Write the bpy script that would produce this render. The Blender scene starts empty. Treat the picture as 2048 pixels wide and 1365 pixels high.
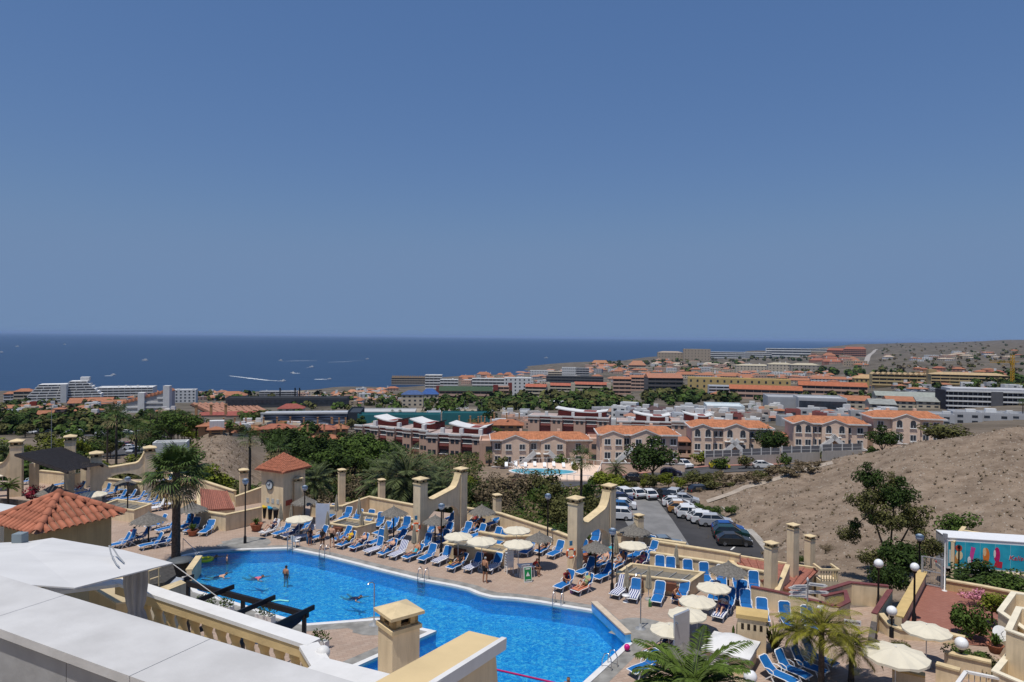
import bpy,bmesh,math,random
from mathutils import Vector,Matrix,noise
from mathutils.geometry import delaunay_2d_cdt
R=math.radians
rnd=random.Random(7)
sc=bpy.context.scene
COL=sc.collection
# ---------------------------------------------------------------- camera, sky, sun, exposure
F,CX,CY,CZ=1365.0,1024.0,682.5,16.1
CM=Matrix.Rotation(R(90-.35),3,'X')@ Matrix.Rotation(R(.573),3,'Z')
CI=CM.transposed()
cd=bpy.data.cameras.new('camera');cam=bpy.data.objects.new('camera',cd);COL.objects.link(cam)
cam.location=(0,0,CZ);cam.rotation_euler=CM.to_euler();sc.camera=cam
cd.sensor_width=36;cd.lens=36*F/2048;cd.clip_start=.05;cd.clip_end=400000
SUN=Vector((-.19,-.25,1)).normalized()  # towards the sun: high, from the left and a little behind
wd=bpy.data.worlds.new('World');sc.world=wd;wd.use_nodes=True
wn=wd.node_tree;bg=wn.nodes['Background']
sk=wn.nodes.new('ShaderNodeTexSky');sk.sky_type='NISHITA';sk.sun_disc=False
sk.sun_elevation=math.asin(SUN.z);sk.sun_rotation=math.atan2(SUN.x,SUN.y)
sk.altitude=0;sk.air_density=1.0;sk.dust_density=0.0;sk.ozone_density=6.0
sp_=wn.nodes.new('ShaderNodeSeparateColor');cb_=wn.nodes.new('ShaderNodeCombineColor');wn.links.new(sk.outputs[0],sp_.inputs[0])
for i_,(ex_,ml_,cap_)in enumerate(((.70,.83,1.62),(.54,1.20,2.55),(.40,2.16,4.25))):  # tone the sky evenly: gentler from zenith to horizon
 pw_=wn.nodes.new('ShaderNodeMath');pw_.operation='POWER';pw_.inputs[1].default_value=ex_;wn.links.new(sp_.outputs[i_],pw_.inputs[0])
 mu_=wn.nodes.new('ShaderNodeMath');mu_.operation='MULTIPLY';mu_.inputs[1].default_value=ml_;wn.links.new(pw_.outputs[0],mu_.inputs[0])
 mi_=wn.nodes.new('ShaderNodeMath');mi_.operation='SMOOTH_MIN';mi_.inputs[1].default_value=cap_;mi_.inputs[2].default_value=.4;wn.links.new(mu_.outputs[0],mi_.inputs[0]);wn.links.new(mi_.outputs[0],cb_.inputs[i_])
wn.links.new(cb_.outputs[0],bg.inputs[0])
bg.inputs[1].default_value=.1
sd=bpy.data.lights.new('sun','SUN');sd.energy=3.8;sd.angle=R(.53);sd.color=(1,.955,.88)
so=bpy.data.objects.new('sun',sd);COL.objects.link(so)
so.rotation_euler=SUN.to_track_quat('Z','Y').to_euler()
vs=sc.view_settings;vs.view_transform='Standard';vs.look='None';vs.gamma=1;vs.exposure=0;vs.use_curve_mapping=False
sc.cycles.max_bounces=6;sc.cycles.diffuse_bounces=3;sc.cycles.glossy_bounces=3;sc.cycles.transparent_max_bounces=12
sc.cycles.transmission_bounces=4;sc.cycles.use_denoising=True;sc.cycles.caustics_reflective=False;sc.cycles.caustics_refractive=False
sc.cycles.sample_clamp_indirect=4

def ray(px,py):
 return CM @ Vector(((px-CX)/F,-(py-CY)/F,-1))
def gp(px,py,z=0.0):  # where a line of sight meets the level z
 d=ray(px,py);k=(z-CZ)/d.z
 return Vector((d.x*k,d.y*k,z))
def at(px,py,Y):  # the point on a line of sight at distance Y
 d=ray(px,py);k=Y/d.y
 return Vector((d.x*k,Y,CZ+d.z*k))
def proj(p):
 q=CI @(Vector(p)-Vector((0,0,CZ)))
 return(CX-F*q.x/q.z,CY+F*q.y/q.z)
ORD=['first','second','third','fourth','fifth','sixth','seventh','eighth','ninth','tenth','eleventh','twelfth','thirteenth',
'fourteenth','fifteenth','sixteenth','seventeenth','eighteenth','nineteenth','twentieth']
ORD+=['twenty-'+o for o in ORD[:9]]+['thirtieth']+['thirty-'+o for o in ORD[:9]]+['fortieth']+['forty-'+o for o in ORD[:9]]+['fiftieth']+['fifty-'+o for o in ORD[:9]]

# ---------------------------------------------------------------- materials
MATS={}
def mat(name,col=(.8,.8,.8),rough=.8,var=.12,scale=3.0,bump=0.0,bscale=30.0,metal=0.0,spec=.3,col2=None,obj=False,rand=0.0,island=0.0,emit=0,streak=0.0):
 """procedural surface: base colour with noise variation, optional second colour, per-object colour and fine relief"""
 if name in MATS:return MATS[name]
 m=bpy.data.materials.new(name);m.use_nodes=True;MATS[name]=m
 nt=m.node_tree;n=nt.nodes;L=nt.links;p=n['Principled BSDF']
 p.inputs['Roughness'].default_value=rough;p.inputs['Metallic'].default_value=metal;p.inputs['Specular IOR Level'].default_value=spec
 tc=n.new('ShaderNodeTexCoord')
 def noi(s,d=4):
  t=n.new('ShaderNodeTexNoise');t.inputs['Scale'].default_value=s;t.inputs['Detail'].default_value=d;L.new(tc.outputs['Object'],t.inputs['Vector']);return t
 out=None
 if obj:
  oi=n.new('ShaderNodeObjectInfo');out=oi.outputs['Color']
 if var>0 or col2:
  t=noi(scale);r=n.new('ShaderNodeMapRange');r.inputs[1].default_value=.33;r.inputs[2].default_value=.67
  L.new(t.outputs[0],r.inputs[0])
  mx=n.new('ShaderNodeMix');mx.data_type='RGBA';L.new(r.outputs[0],mx.inputs[0])
  if obj:
   a=n.new('ShaderNodeMix');a.data_type='RGBA';a.blend_type='MULTIPLY';a.inputs[0].default_value=1
   L.new(out,a.inputs[6]);k=1-var;a.inputs[7].default_value=(k,k,k,1);L.new(a.outputs[2],mx.inputs[6]);L.new(out,mx.inputs[7])
  else:
   c2=col2 or tuple(min(1,c*(1+var))for c in col);c1=col if col2 else tuple(c*(1-var)for c in col)
   mx.inputs[6].default_value=(*c1,1);mx.inputs[7].default_value=(*c2,1)
  out=mx.outputs[2]
 if streak:  # rain streaks and grime drawn downwards
  mp=n.new('ShaderNodeMapping');mp.inputs['Scale'].default_value=(2.2,2.2,.22);L.new(tc.outputs['Object'],mp.inputs[0])
  t=n.new('ShaderNodeTexNoise');t.inputs['Scale'].default_value=1.6;t.inputs['Detail'].default_value=6;t.inputs['Roughness'].default_value=.7;L.new(mp.outputs[0],t.inputs['Vector'])
  r=n.new('ShaderNodeMapRange');r.inputs[1].default_value=.45;r.inputs[2].default_value=.75;r.inputs[3].default_value=0;r.inputs[4].default_value=streak;L.new(t.outputs[0],r.inputs[0])
  x=n.new('ShaderNodeMix');x.data_type='RGBA';x.blend_type='MULTIPLY';L.new(r.outputs[0],x.inputs[0]);L.new(out,x.inputs[6]);x.inputs[7].default_value=(.45,.42,.38,1);out=x.outputs[2]
 if rand or island:
  h=n.new('ShaderNodeHueSaturation');v=n.new('ShaderNodeMapRange')
  if island:src=n.new('ShaderNodeNewGeometry').outputs['Random Per Island'];k=island
  else:src=n.new('ShaderNodeObjectInfo').outputs['Random'];k=rand
  L.new(src,v.inputs[0]);v.inputs[3].default_value=1-k;v.inputs[4].default_value=1+k
  if out is None:h.inputs['Color'].default_value=(*col,1)
  else:L.new(out,h.inputs['Color'])
  L.new(v.outputs[0],h.inputs['Value']);out=h.outputs[0]
 if out is not None:L.new(out,p.inputs['Base Color'])
 else:p.inputs['Base Color'].default_value=(*col,1)
 if bump:
  t=noi(bscale,3);b=n.new('ShaderNodeBump');b.inputs['Strength'].default_value=bump;b.inputs['Distance'].default_value=.02
  L.new(t.outputs[0],b.inputs['Height']);L.new(b.outputs[0],p.inputs['Normal'])
 if emit:
  p.inputs['Emission Color'].default_value=(*col,1);p.inputs['Emission Strength'].default_value=emit
 return m
stucco=mat('cream_stucco',(.76,.61,.405),.9,.08,1.2,.25,40,streak=.45)
coping_m=mat('cream_coping',(.66,.52,.31),.85,.1,1.5,.15,30,streak=.4)
ochre=mat('ochre_stucco',(.56,.40,.20),.9,.1,1.0,.2,40,streak=.45)
maroon=mat('maroon_coping',(.17,.055,.05),.6,.12,2,.1,20)
white_m=mat('white_paint',(.72,.705,.68),.5,.05,2,streak=.18)
plastic_w=mat('white_plastic',(.80,.80,.79),.35,.03,3,spec=.4)
blue_sling=mat('blue_sling_fabric',(.008,.125,.37),.75,.12,5,.1,90)
black_metal=mat('black_metal',(.012,.012,.014),.45,.1,5)
chrome=mat('steel',(.55,.56,.58),.25,.05,5,metal=1)
grey_metal=mat('grey_metal',(.32,.33,.34),.5,.1,4)
cream_cloth=mat('cream_canvas',(.66,.60,.47),.9,.05,1.5,.1,60)
fold_cloth=mat('folded_canvas',(.36,.32,.24),.95,.15,4)
thatch_m=mat('straw_thatch',(.15,.138,.122),.95,.3,9,.4,60,island=.35)
terracotta=mat('terracotta',(.36,.13,.075),.85,.2,5,.2,25,rand=.18)
bark=mat('bark',(.10,.075,.055),.95,.3,8,.6,20)
palm_bark=mat('palm_bark',(.085,.065,.05),.95,.4,10,.8,14)
obj_paint=mat('painted_wall',(.8,)*3,.85,.12,.25,obj=True,streak=.3)
obj_cloth=mat('cloth',(.8,)*3,.9,.1,4,obj=True)
obj_car=mat('car_paint',(.8,)*3,.25,0,1,obj=True,spec=.6)
dark_glass=mat('dark_glass',(.015,.02,.028),.12,.2,2,spec=.6)
rubber=mat('black_rubber',(.02,.02,.02),.8,.1,5)

# ---------------------------------------------------------------- mesh builder
class MB:
 def __init__(s):s.v=[];s.f=[];s.m=[];s.s=[]
 def add(s,vs,fs,mi=0,sm=False):
  o=len(s.v);s.v+=[tuple(v)for v in vs];s.f+=[tuple(i+o for i in f)for f in fs]
  s.m+=[mi]*len(fs);s.s+=[sm]*len(fs);return s
 def box(s,c,d,rz=0,mi=0):
  x,y,z=d[0]/2,d[1]/2,d[2]/2;ca,sa=math.cos(rz),math.sin(rz)
  vs=[(c[0]+a*x*ca-b*y*sa,c[1]+a*x*sa+b*y*ca,c[2]+e*z)for e in(-1,1)for b in(-1,1)for a in(-1,1)]
  return s.add(vs,[(0,2,3,1),(4,5,7,6),(0,1,5,4),(2,6,7,3),(0,4,6,2),(1,3,7,5)],mi)
 def b2(s,x0,x1,y0,y1,z0,z1,mi=0):
  return s.box(((x0+x1)/2,(y0+y1)/2,(z0+z1)/2),(x1-x0,y1-y0,z1-z0),0,mi)
 def bar(s,a,b,w,h=None,mi=0,up=(0,0,1)):
  a,b=Vector(a),Vector(b);h=h or w;d=(b-a).normalized();u=Vector(up)
  x=d.cross(u);x=x.normalized()if x.length>1e-4 else Vector((1,0,0));y=x.cross(d)
  vs=[p+x*(i*w/2)+y*(j*h/2)for p in(a,b)for j in(-1,1)for i in(-1,1)]
  return s.add(vs,[(0,2,3,1),(4,5,7,6),(0,1,5,4),(2,6,7,3),(0,4,6,2),(1,3,7,5)],mi)
 def tube(s,pts,r,n=6,mi=0,cap=True,sm=True):
  pts=[Vector(p)for p in pts];rs=r if isinstance(r,(list,tuple))else[r]*len(pts);vs=[];fs=[]
  ref=None
  for i,p in enumerate(pts):
   d=(pts[min(i+1,len(pts)-1)]-pts[max(i-1,0)]).normalized()
   if ref is None:ref=d.orthogonal().normalized()
   ref=(ref-d*ref.dot(d)).normalized();y=d.cross(ref)
   vs+=[p+(ref*math.cos(2*math.pi*k/n)+y*math.sin(2*math.pi*k/n))*rs[i]for k in range(n)]
  for i in range(len(pts)-1):
   fs+=[(i*n+k,i*n+(k+1)%n,(i+1)*n+(k+1)%n,(i+1)*n+k)for k in range(n)]
  s.add(vs,fs,mi,sm)
  if cap:s.add(vs[:n],[tuple(range(n))[::-1]],mi);s.add(vs[-n:],[tuple(range(n))],mi)
  return s
 def lathe(s,prof,n=12,c=(0,0,0),mi=0,sm=True,ph=0):
  vs=[(c[0]+r*math.cos(2*math.pi*k/n+ph),c[1]+r*math.sin(2*math.pi*k/n+ph),c[2]+z)for r,z in prof for k in range(n)]
  fs=[(i*n+k,i*n+(k+1)%n,(i+1)*n+(k+1)%n,(i+1)*n+k)for i in range(len(prof)-1)for k in range(n)]
  s.add(vs,fs,mi,sm)
  if prof[0][0]>1e-4:s.add(vs[:n],[tuple(range(n))[::-1]],mi)
  if prof[-1][0]>1e-4:s.add(vs[-n:],[tuple(range(n))],mi)
  return s
 def ball(s,c,r,n=10,m=7,mi=0,sq=1):
  return s.lathe([(max(1e-5,r*math.sin(math.pi*i/m)),-r*sq*math.cos(math.pi*i/m))for i in range(m+1)],n,c,mi)
 def prism(s,poly,z0,z1,mi=0):
  n=len(poly);vs=[(p[0],p[1],z0)for p in poly]+[(p[0],p[1],z1)for p in poly]
  return s.add(vs,[tuple(range(n))[::-1],tuple(range(n,2*n))]+[(i,(i+1)%n,n+(i+1)%n,n+i)for i in range(n)],mi)
 def xprism(s,poly,x0,x1,mi=0):  # a side outline (y, z) drawn out along x
  n=len(poly);vs=[(x0,p[0],p[1])for p in poly]+[(x1,p[0],p[1])for p in poly]
  return s.add(vs,[tuple(range(n))[::-1],tuple(range(n,2*n))]+[(i,(i+1)%n,n+(i+1)%n,n+i)for i in range(n)],mi)
 def yprism(s,poly,y0,y1,mi=0):
  n=len(poly);vs=[(p[0],y0,p[1])for p in poly]+[(p[0],y1,p[1])for p in poly]
  return s.add(vs,[tuple(range(n)),tuple(range(n,2*n))[::-1]]+[((i+1)%n,i,n+i,n+(i+1)%n)for i in range(n)],mi)
 def hip(s,x0,x1,y0,y1,z0,z1,ridge=None,mi=0,th=.12):
  w,d=x1-x0,y1-y0;k=(d/2 if w>d else w/2)if ridge is None else ridge
  if w>=d:a,b=(x0+k,(y0+y1)/2,z1),(x1-k,(y0+y1)/2,z1)
  else:a,b=((x0+x1)/2,y0+k,z1),((x0+x1)/2,y1-k,z1)
  lo=[(x0,y0,z0-th),(x1,y0,z0-th),(x1,y1,z0-th),(x0,y1,z0-th)]
  vs=lo+[(x0,y0,z0),(x1,y0,z0),(x1,y1,z0),(x0,y1,z0),a,b]
  top=[(4,5,9,8),(6,7,8,9),(5,6,9),(7,4,8)]if w>=d else[(4,5,8),(5,6,9,8),(6,7,9),(7,4,8,9)]
  return s.add(vs,[(3,2,1,0),(0,1,5,4),(1,2,6,5),(2,3,7,6),(3,0,4,7)]+top,mi)
 def xf(s,M):
  s.v=[tuple(M @ Vector(v))for v in s.v];return s
 def mesh(s,name,mats,org=(0,0,0)):
  me=bpy.data.meshes.new(name)
  vs=s.v if tuple(org)==(0,0,0)else[(a-org[0],b-org[1],c-org[2])for a,b,c in s.v]
  me.from_pydata(vs,[],s.f)
  for m in(mats if isinstance(mats,(list,tuple))else[mats]):me.materials.append(m)
  me.polygons.foreach_set('material_index',s.m);me.polygons.foreach_set('use_smooth',s.s);me.update()
  return me
 def build(s,name,mats,parent=None,org=(0,0,0),col=None,**k):
  return obj(name,s.mesh(name,mats,org),parent,col=col,**k)
def obj(name,data,parent=None,loc=None,rz=None,scale=None,col=None,kind=None,label=None):
 o=bpy.data.objects.new(name,data);COL.objects.link(o)
 if parent:o.parent=parent
 if loc is not None:o.location=loc
 if rz is not None:o.rotation_euler=(0,0,rz)
 if scale is not None:o.scale=scale if isinstance(scale,(tuple,list))else(scale,)*3
 if col is not None:o.color=(*col,1)
 if kind:o['kind']=kind
 if label:o['label']=label
 return o
SEEN={}
def tag(o,label,cat,group=None):
 o['label']=label;o['category']=cat;o['kind']='thing'
 if group:o['group']=group
 k=label.lower();SEEN[k]=SEEN.get(k,0)+1
 return o
def thing(name,label,cat,loc=(0,0,0),rz=0,group=None,scale=None):
 o=obj(name,None,None,loc,rz,scale);o.empty_display_size=.2
 return tag(o,label,cat,group)
def part(parent,name,data,col=None,loc=None,rz=None,scale=None,kind=None,rot=None):
 o=obj(name,data,parent,loc,rz,scale,col,kind)
 if rot:o.rotation_euler=rot
 return o
def structure(name,me,**k):
 o=obj(name,me,**k);o['kind']='structure';return o

 # ---------------------------------------------------------------- terrain, as profiles of (distance, height) per bearing
PROF=[
(-500,[(0,-4),(72,-5),(100,-9),(150,-15),(230,-20),(290,-24),(500,-40),(800,-66),(1200,-96),(1400,-109),(1480,-118)]),
(250,[(0,-4),(72,-5),(100,-9),(150,-15),(230,-20),(290,-24),(500,-40),(800,-64),(1200,-93),(1450,-109),(1530,-118)]),
(340,[(0,-4),(72,-5),(100,-9),(130,-9.5),(155,-9),(185,-15),(230,-20),(290,-24),(500,-40),(800,-64),(1200,-92),(1460,-109),(1540,-118)]),
(440,[(0,-4),(72,-5),(100,-8.5),(125,-7),(152,-5.6),(180,-12),(230,-20),(290,-24),(500,-40),(800,-63),(1200,-90),(1480,-108.5),(1560,-118)]),
(540,[(0,-4),(72,-5),(105,-10),(140,-12),(190,-18),(300,-25),(500,-39),(800,-62),(1200,-89),(1500,-108.5),(1580,-118)]),
(760,[(0,-4),(70,-5),(108,-10.5),(190,-18),(300,-25),(500,-38),(800,-59),(1200,-82),(1650,-108),(1740,-118)]),
(1000,[(0,-4),(68,-4.5),(105,-9.5),(140,-11.5),(200,-16.5),(300,-24),(500,-38),(1000,-68),(1600,-90),(2200,-108),(2320,-118)]),
(1180,[(0,-4),(68,-7.5),(78,-9),(112,-9.2),(140,-11.3),(200,-15.5),(300,-23),(600,-41),(1000,-62),(2000,-82),(2900,-86),(3250,-118)]),
(1330,[(0,-4),(66,-8.5),(74,-9),(112,-9),(128,-10.3),(160,-11.3),(300,-21),(600,-38),(1000,-55),(2000,-78),(3500,-75),(3900,-118)]),
(1430,[(0,-4),(64,-8.5),(74,-9),(100,-9),(106,-7.6),(125,-9.6),(160,-11),(300,-20),(600,-36),(1000,-52),(2000,-71),(3500,-66),(4300,-118)]),
(1510,[(0,-4),(62,-8.5),(70,-9),(85,-9),(100,-7.0),(107,-6.2),(126,-9.5),(160,-10.8),(300,-20),(600,-35),(1000,-50),(2000,-65),(3500,-60),(4200,-52),(4600,-118)]),
(1610,[(0,-4),(60,-8),(74,-7.6),(90,-6.2),(110,-4.2),(135,-9.5),(165,-11),(300,-20),(600,-33),(1000,-46),(2000,-58),(3500,-50),(4600,-42),(5200,-118)]),
(1720,[(0,-4),(58,-7),(72,-7),(86,-5),(108,-1.9),(140,-9),(170,-10.5),(300,-19),(600,-30),(1000,-40),(2000,-42),(3500,-22),(5000,-8),(5900,-118)]),
(1850,[(0,-4),(56,-6),(68,-6.5),(84,-3),(103,1.2),(140,-8),(170,-10),(300,-17),(600,-25),(1000,-30),(2000,-26),(3500,-6),(5200,3),(6500,-118)]),
(2048,[(0,-4),(56,-5.3),(66,-5.3),(80,-1),(100,3.7),(140,-7),(170,-9),(300,-14),(600,-18),(1000,-20),(2000,-5),(3500,14),(5200,32),(6800,-118)]),
(2500,[(0,-4),(56,-5.3),(66,-5.3),(80,0),(100,7),(140,-5),(170,-8),(300,-12),(600,-14),(1000,-12),(2000,5),(3500,24),(5200,45),(7200,-118)]),
]
def _lin(t,x):
 if x<=t[0][0]:return t[0][1]
 for(a,b),(c,d)in zip(t,t[1:]):
  if x<=c:return b+(d-b)*(x-a)/(c-a)
 return t[-1][1]
def ground(X,Y):
 px=CX+F*X/max(Y,1)
 if px<=PROF[0][0]:z=_lin(PROF[0][1],Y)
 elif px>=PROF[-1][0]:z=_lin(PROF[-1][1],Y)
 else:
  for(a,A),(b,B)in zip(PROF,PROF[1:]):
   if px<=b:
    k=(px-a)/(b-a);k=k*k*(3-2*k);z=_lin(A,Y)*(1-k)+_lin(B,Y)*k;break
 if Y>74:
  a=min(1,(Y-74)/20)
  hill=1.0 if(px>1440 and Y<125)or(px<520 and px>320 and Y<175)else .25
  z+=a*hill*(.2*noise.noise((X*.11,Y*.11,0))+.12*noise.noise((X*.4,Y*.4,3)))
  if Y>400:z+=min(1,(Y-400)/600)*4*noise.noise((X*.006,Y*.006,5))
 return z
def hit(px,py,y0=58,y1=7000):  # line of sight against the terrain
 d=ray(px,py);y=y0;st=1.006;prev=y0
 while y<y1:
  if CZ+d.z*y/d.y<=ground(d.x*y/d.y,y):
   lo,hi=prev,y
   for _ in range(12):
    m=(lo+hi)/2
    if CZ+d.z*m/d.y<=ground(d.x*m/d.y,m):hi=m
    else:lo=m
   return at(px,py,hi)
  prev=y;y*=st
 return at(px,py,y1)
def on(px,Y):  # terrain point on a bearing at a distance
 d=ray(px,CY);X=d.x*Y/d.y
 return Vector((X,Y,ground(X,Y)))
def make_terrain():
 cols=[-700+i*18 for i in range(int(3500/18))]
 rows=[44.0]
 while rows[-1]<7400:rows.append(rows[-1]*(1.011 if rows[-1]<180 else 1.022))
 mb=MB();nc=len(cols)
 for Y in rows:
  for c in cols:
   X=(c-CX)/F*Y;mb.v.append((X,Y,ground(X,Y)))
 for j in range(len(rows)-1):
  for i in range(nc-1):
   a=j*nc+i;mb.f.append((a,a+1,a+nc+1,a+nc));mb.m.append(0);mb.s.append(True)
 m=bpy.data.materials.new('dry_ground');m.use_nodes=True;nt=m.node_tree;n=nt.nodes;L=nt.links;p=n['Principled BSDF']
 p.inputs['Roughness'].default_value=1;p.inputs['Specular IOR Level'].default_value=.1
 tc=n.new('ShaderNodeTexCoord')
 def noi(s,d=5,ro=.6):
  t=n.new('ShaderNodeTexNoise');t.inputs['Scale'].default_value=s;t.inputs['Detail'].default_value=d;t.inputs['Roughness'].default_value=ro
  L.new(tc.outputs['Object'],t.inputs['Vector']);return t.outputs[0]
 def ramp(src,stops):
  r=n.new('ShaderNodeValToRGB');L.new(src,r.inputs[0]);e=r.color_ramp.elements
  while len(e)<len(stops):e.new(.5)
  for q,(pos,c)in zip(e,stops):q.position=pos;q.color=(*c,1)
  return r.outputs[0]
 def mixc(f,a,b,mode='MIX'):
  x=n.new('ShaderNodeMix');x.data_type='RGBA';x.blend_type=mode
  if isinstance(f,float):x.inputs[0].default_value=f
  else:L.new(f,x.inputs[0])
  L.new(a,x.inputs[6]);L.new(b,x.inputs[7]);return x.outputs[2]
 near=ramp(noi(.55,8,.75),[(.28,(.12,.088,.064)),(.46,(.225,.17,.125)),(.62,(.285,.222,.168)),(.78,(.38,.31,.25))])
 far=ramp(noi(.03,6,.65),[(.3,(.055,.05,.036)),(.45,(.105,.09,.07)),(.6,(.16,.135,.108)),(.75,(.22,.19,.155))])
 sep=n.new('ShaderNodeSeparateXYZ');L.new(tc.outputs['Object'],sep.inputs[0])
 mr=n.new('ShaderNodeMapRange');L.new(sep.outputs[1],mr.inputs[0]);mr.inputs[1].default_value=135;mr.inputs[2].default_value=260
 mp=n.new('ShaderNodeMapping');mp.inputs['Rotation'].default_value=(0,0,R(24));mp.inputs['Scale'].default_value=(.03,.32,.3);L.new(tc.outputs['Object'],mp.inputs[0])
 t=n.new('ShaderNodeTexNoise');t.inputs['Scale'].default_value=1;t.inputs['Detail'].default_value=5;L.new(mp.outputs[0],t.inputs['Vector'])
 near=mixc(.55,near,ramp(t.outputs[0],[(.3,(.55,.52,.5)),(.5,(.95,.93,.9)),(.7,(1.15,1.1,1.05))]),'MULTIPLY')
 c=mixc(mr.outputs[0],near,far);L.new(c,p.inputs['Base Color'])
 b=n.new('ShaderNodeBump');b.inputs['Strength'].default_value=.6;b.inputs['Distance'].default_value=.3
 L.new(noi(1.6,6,.7),b.inputs['Height']);L.new(b.outputs[0],p.inputs['Normal'])
 return structure('ground',mb.mesh('ground',m))
make_terrain()
# sea
def make_sea():
 m=bpy.data.materials.new('sea_water');m.use_nodes=True;nt=m.node_tree;n=nt.nodes;L=nt.links;p=n['Principled BSDF']
 p.inputs['Base Color'].default_value=(.012,.040,.098,1);p.inputs['Roughness'].default_value=.38;p.inputs['IOR'].default_value=1.33
 tc=n.new('ShaderNodeTexCoord');t=n.new('ShaderNodeTexNoise');t.inputs['Scale'].default_value=.02;t.inputs['Detail'].default_value=6
 mp=n.new('ShaderNodeMapping');mp.inputs['Scale'].default_value=(.35,1,1);L.new(tc.outputs['Object'],mp.inputs[0]);L.new(mp.outputs[0],t.inputs['Vector'])
 b=n.new('ShaderNodeBump');b.inputs['Strength'].default_value=.5;b.inputs['Distance'].default_value=6;L.new(t.outputs[0],b.inputs['Height']);L.new(b.outputs[0],p.inputs['Normal'])
 t2=n.new('ShaderNodeTexNoise');t2.inputs['Scale'].default_value=.0006;t2.inputs['Detail'].default_value=5;mp2=n.new('ShaderNodeMapping');mp2.inputs['Scale'].default_value=(.3,1,1)
 L.new(tc.outputs['Object'],mp2.inputs[0]);L.new(mp2.outputs[0],t2.inputs['Vector'])
 x=n.new('ShaderNodeMix');x.data_type='RGBA';x.inputs[6].default_value=(.007,.029,.075,1);x.inputs[7].default_value=(.018,.052,.115,1);L.new(t2.outputs[0],x.inputs[0]);L.new(x.outputs[2],p.inputs['Base Color'])
 mb=MB();mb.add([(-160000,300,-110),(160000,300,-110),(160000,240000,-110),(-160000,240000,-110)],[(0,1,2,3)])
 return structure('sea',mb.mesh('sea',m))
make_sea()

# ---------------------------------------------------------------- pool deck, pool, walls
def fill(loops,z,name,m):  # a level sheet with holes
 pts=[];edges=[]
 for lp in loops:
  o=len(pts);pts+=[Vector((p[0],p[1]))for p in lp];edges+=[(o+i,o+(i+1)%len(lp))for i in range(len(lp))]
 v,e,f,*_=delaunay_2d_cdt(pts,edges,[],0,1e-5)
 def inside(c,lp):
  r=False
  for i in range(len(lp)):
   a,b=lp[i],lp[i-1]
   if(a[1]>c[1])!=(b[1]>c[1])and c[0]<(b[0]-a[0])*(c[1]-a[1])/(b[1]-a[1])+a[0]:r=not r
  return r
 fs=[]
 for t in f:
  c=sum((v[i]for i in t),Vector((0,0)))/len(t)
  if inside(c,loops[0])and not any(inside(c,h)for h in loops[1:]):fs.append(tuple(t))
 mb=MB();mb.add([(a.x,a.y,z)for a in v],fs)
 return mb.mesh(name,m)
def offset(lp,d):  # push a closed outline outwards (d > 0) or inwards
 n=len(lp);out=[];area=sum(lp[i-1][0]*lp[i][1]-lp[i][0]*lp[i-1][1]for i in range(n));s=1 if area>0 else-1
 for i in range(n):
  a,b,c=(Vector((lp[j%n][0],lp[j%n][1]))for j in(i-1,i,i+1))
  u,v=(b-a).normalized(),(c-b).normalized();nu,nv=Vector((u.y,-u.x))*s,Vector((v.y,-v.x))*s
  m=(nu+nv);m=m/max(.35,m.dot(m)/2)if m.length>1e-4 else nu
  out.append((b.x+m.x*d,b.y+m.y*d))
 return out
POOL_PX=[(352,1126),(372,1112),(420,1104),(478,1101),(575,1098),(640,1111),(700,1126),(770,1144),(840,1161),(905,1173),(935,1180),(956,1189),(983,1196),(1035,1200),(1080,1206),
(1130,1215),(1186,1224),(1253,1288),(1165,1368),(1075,1450),(640,1450),(600,1398),(703,1339),(872,1264),(757,1238),(615,1249),(560,1234),(480,1209),(395,1183)]
POOL=[tuple(gp(a,b).xy)for a,b in POOL_PX]
DECK_PX=[(-380,962),(60,962),(330,958),(400,975),(470,1000),(520,1006),(640,1008),(740,1002),(830,1018),(925,1030),(1010,1042),(1100,1078),(1140,1070),(1232,1084),(1312,1099),(1400,1118),(1460,1130),(1545,1165),(1660,1205),(1700,1216),(1780,1212)]
deck_m=bpy.data.materials.new('stamped_paving');deck_m.use_nodes=True
def paving(m,c1,c2,mortar,bw,bh,wear):
 nt=m.node_tree;n=nt.nodes;L=nt.links;p=n['Principled BSDF'];p.inputs['Roughness'].default_value=.85;p.inputs['Specular IOR Level'].default_value=.25
 tc=n.new('ShaderNodeTexCoord');mp=n.new('ShaderNodeMapping');mp.inputs['Rotation'].default_value=(0,0,R(-24));L.new(tc.outputs['Object'],mp.inputs[0])
 b=n.new('ShaderNodeTexBrick');b.inputs['Color1'].default_value=(*c1,1);b.inputs['Color2'].default_value=(*c2,1);b.inputs['Mortar'].default_value=(*mortar,1)
 b.inputs['Scale'].default_value=1;b.inputs['Brick Width'].default_value=bw;b.inputs['Row Height'].default_value=bh;b.inputs['Mortar Size'].default_value=.012;b.inputs['Mortar Smooth'].default_value=.4
 L.new(mp.outputs[0],b.inputs['Vector'])
 t=n.new('ShaderNodeTexNoise');t.inputs['Scale'].default_value=.5;t.inputs['Detail'].default_value=7;t.inputs['Roughness'].default_value=.65;L.new(tc.outputs['Object'],t.inputs['Vector'])
 r=n.new('ShaderNodeMapRange');r.inputs[1].default_value=.35;r.inputs[2].default_value=.68;L.new(t.outputs[0],r.inputs[0])
 x=n.new('ShaderNodeMix');x.data_type='RGBA';x.blend_type='MULTIPLY';L.new(r.outputs[0],x.inputs[0]);L.new(b.outputs[0],x.inputs[6]);x.inputs[7].default_value=(*wear,1)
 L.new(x.outputs[2],p.inputs['Base Color'])
 bp=n.new('ShaderNodeBump');bp.inputs['Strength'].default_value=.5;bp.inputs['Distance'].default_value=.01;L.new(b.outputs[1],bp.inputs['Height']);bp.invert=True;L.new(bp.outputs[0],p.inputs['Normal'])
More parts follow.
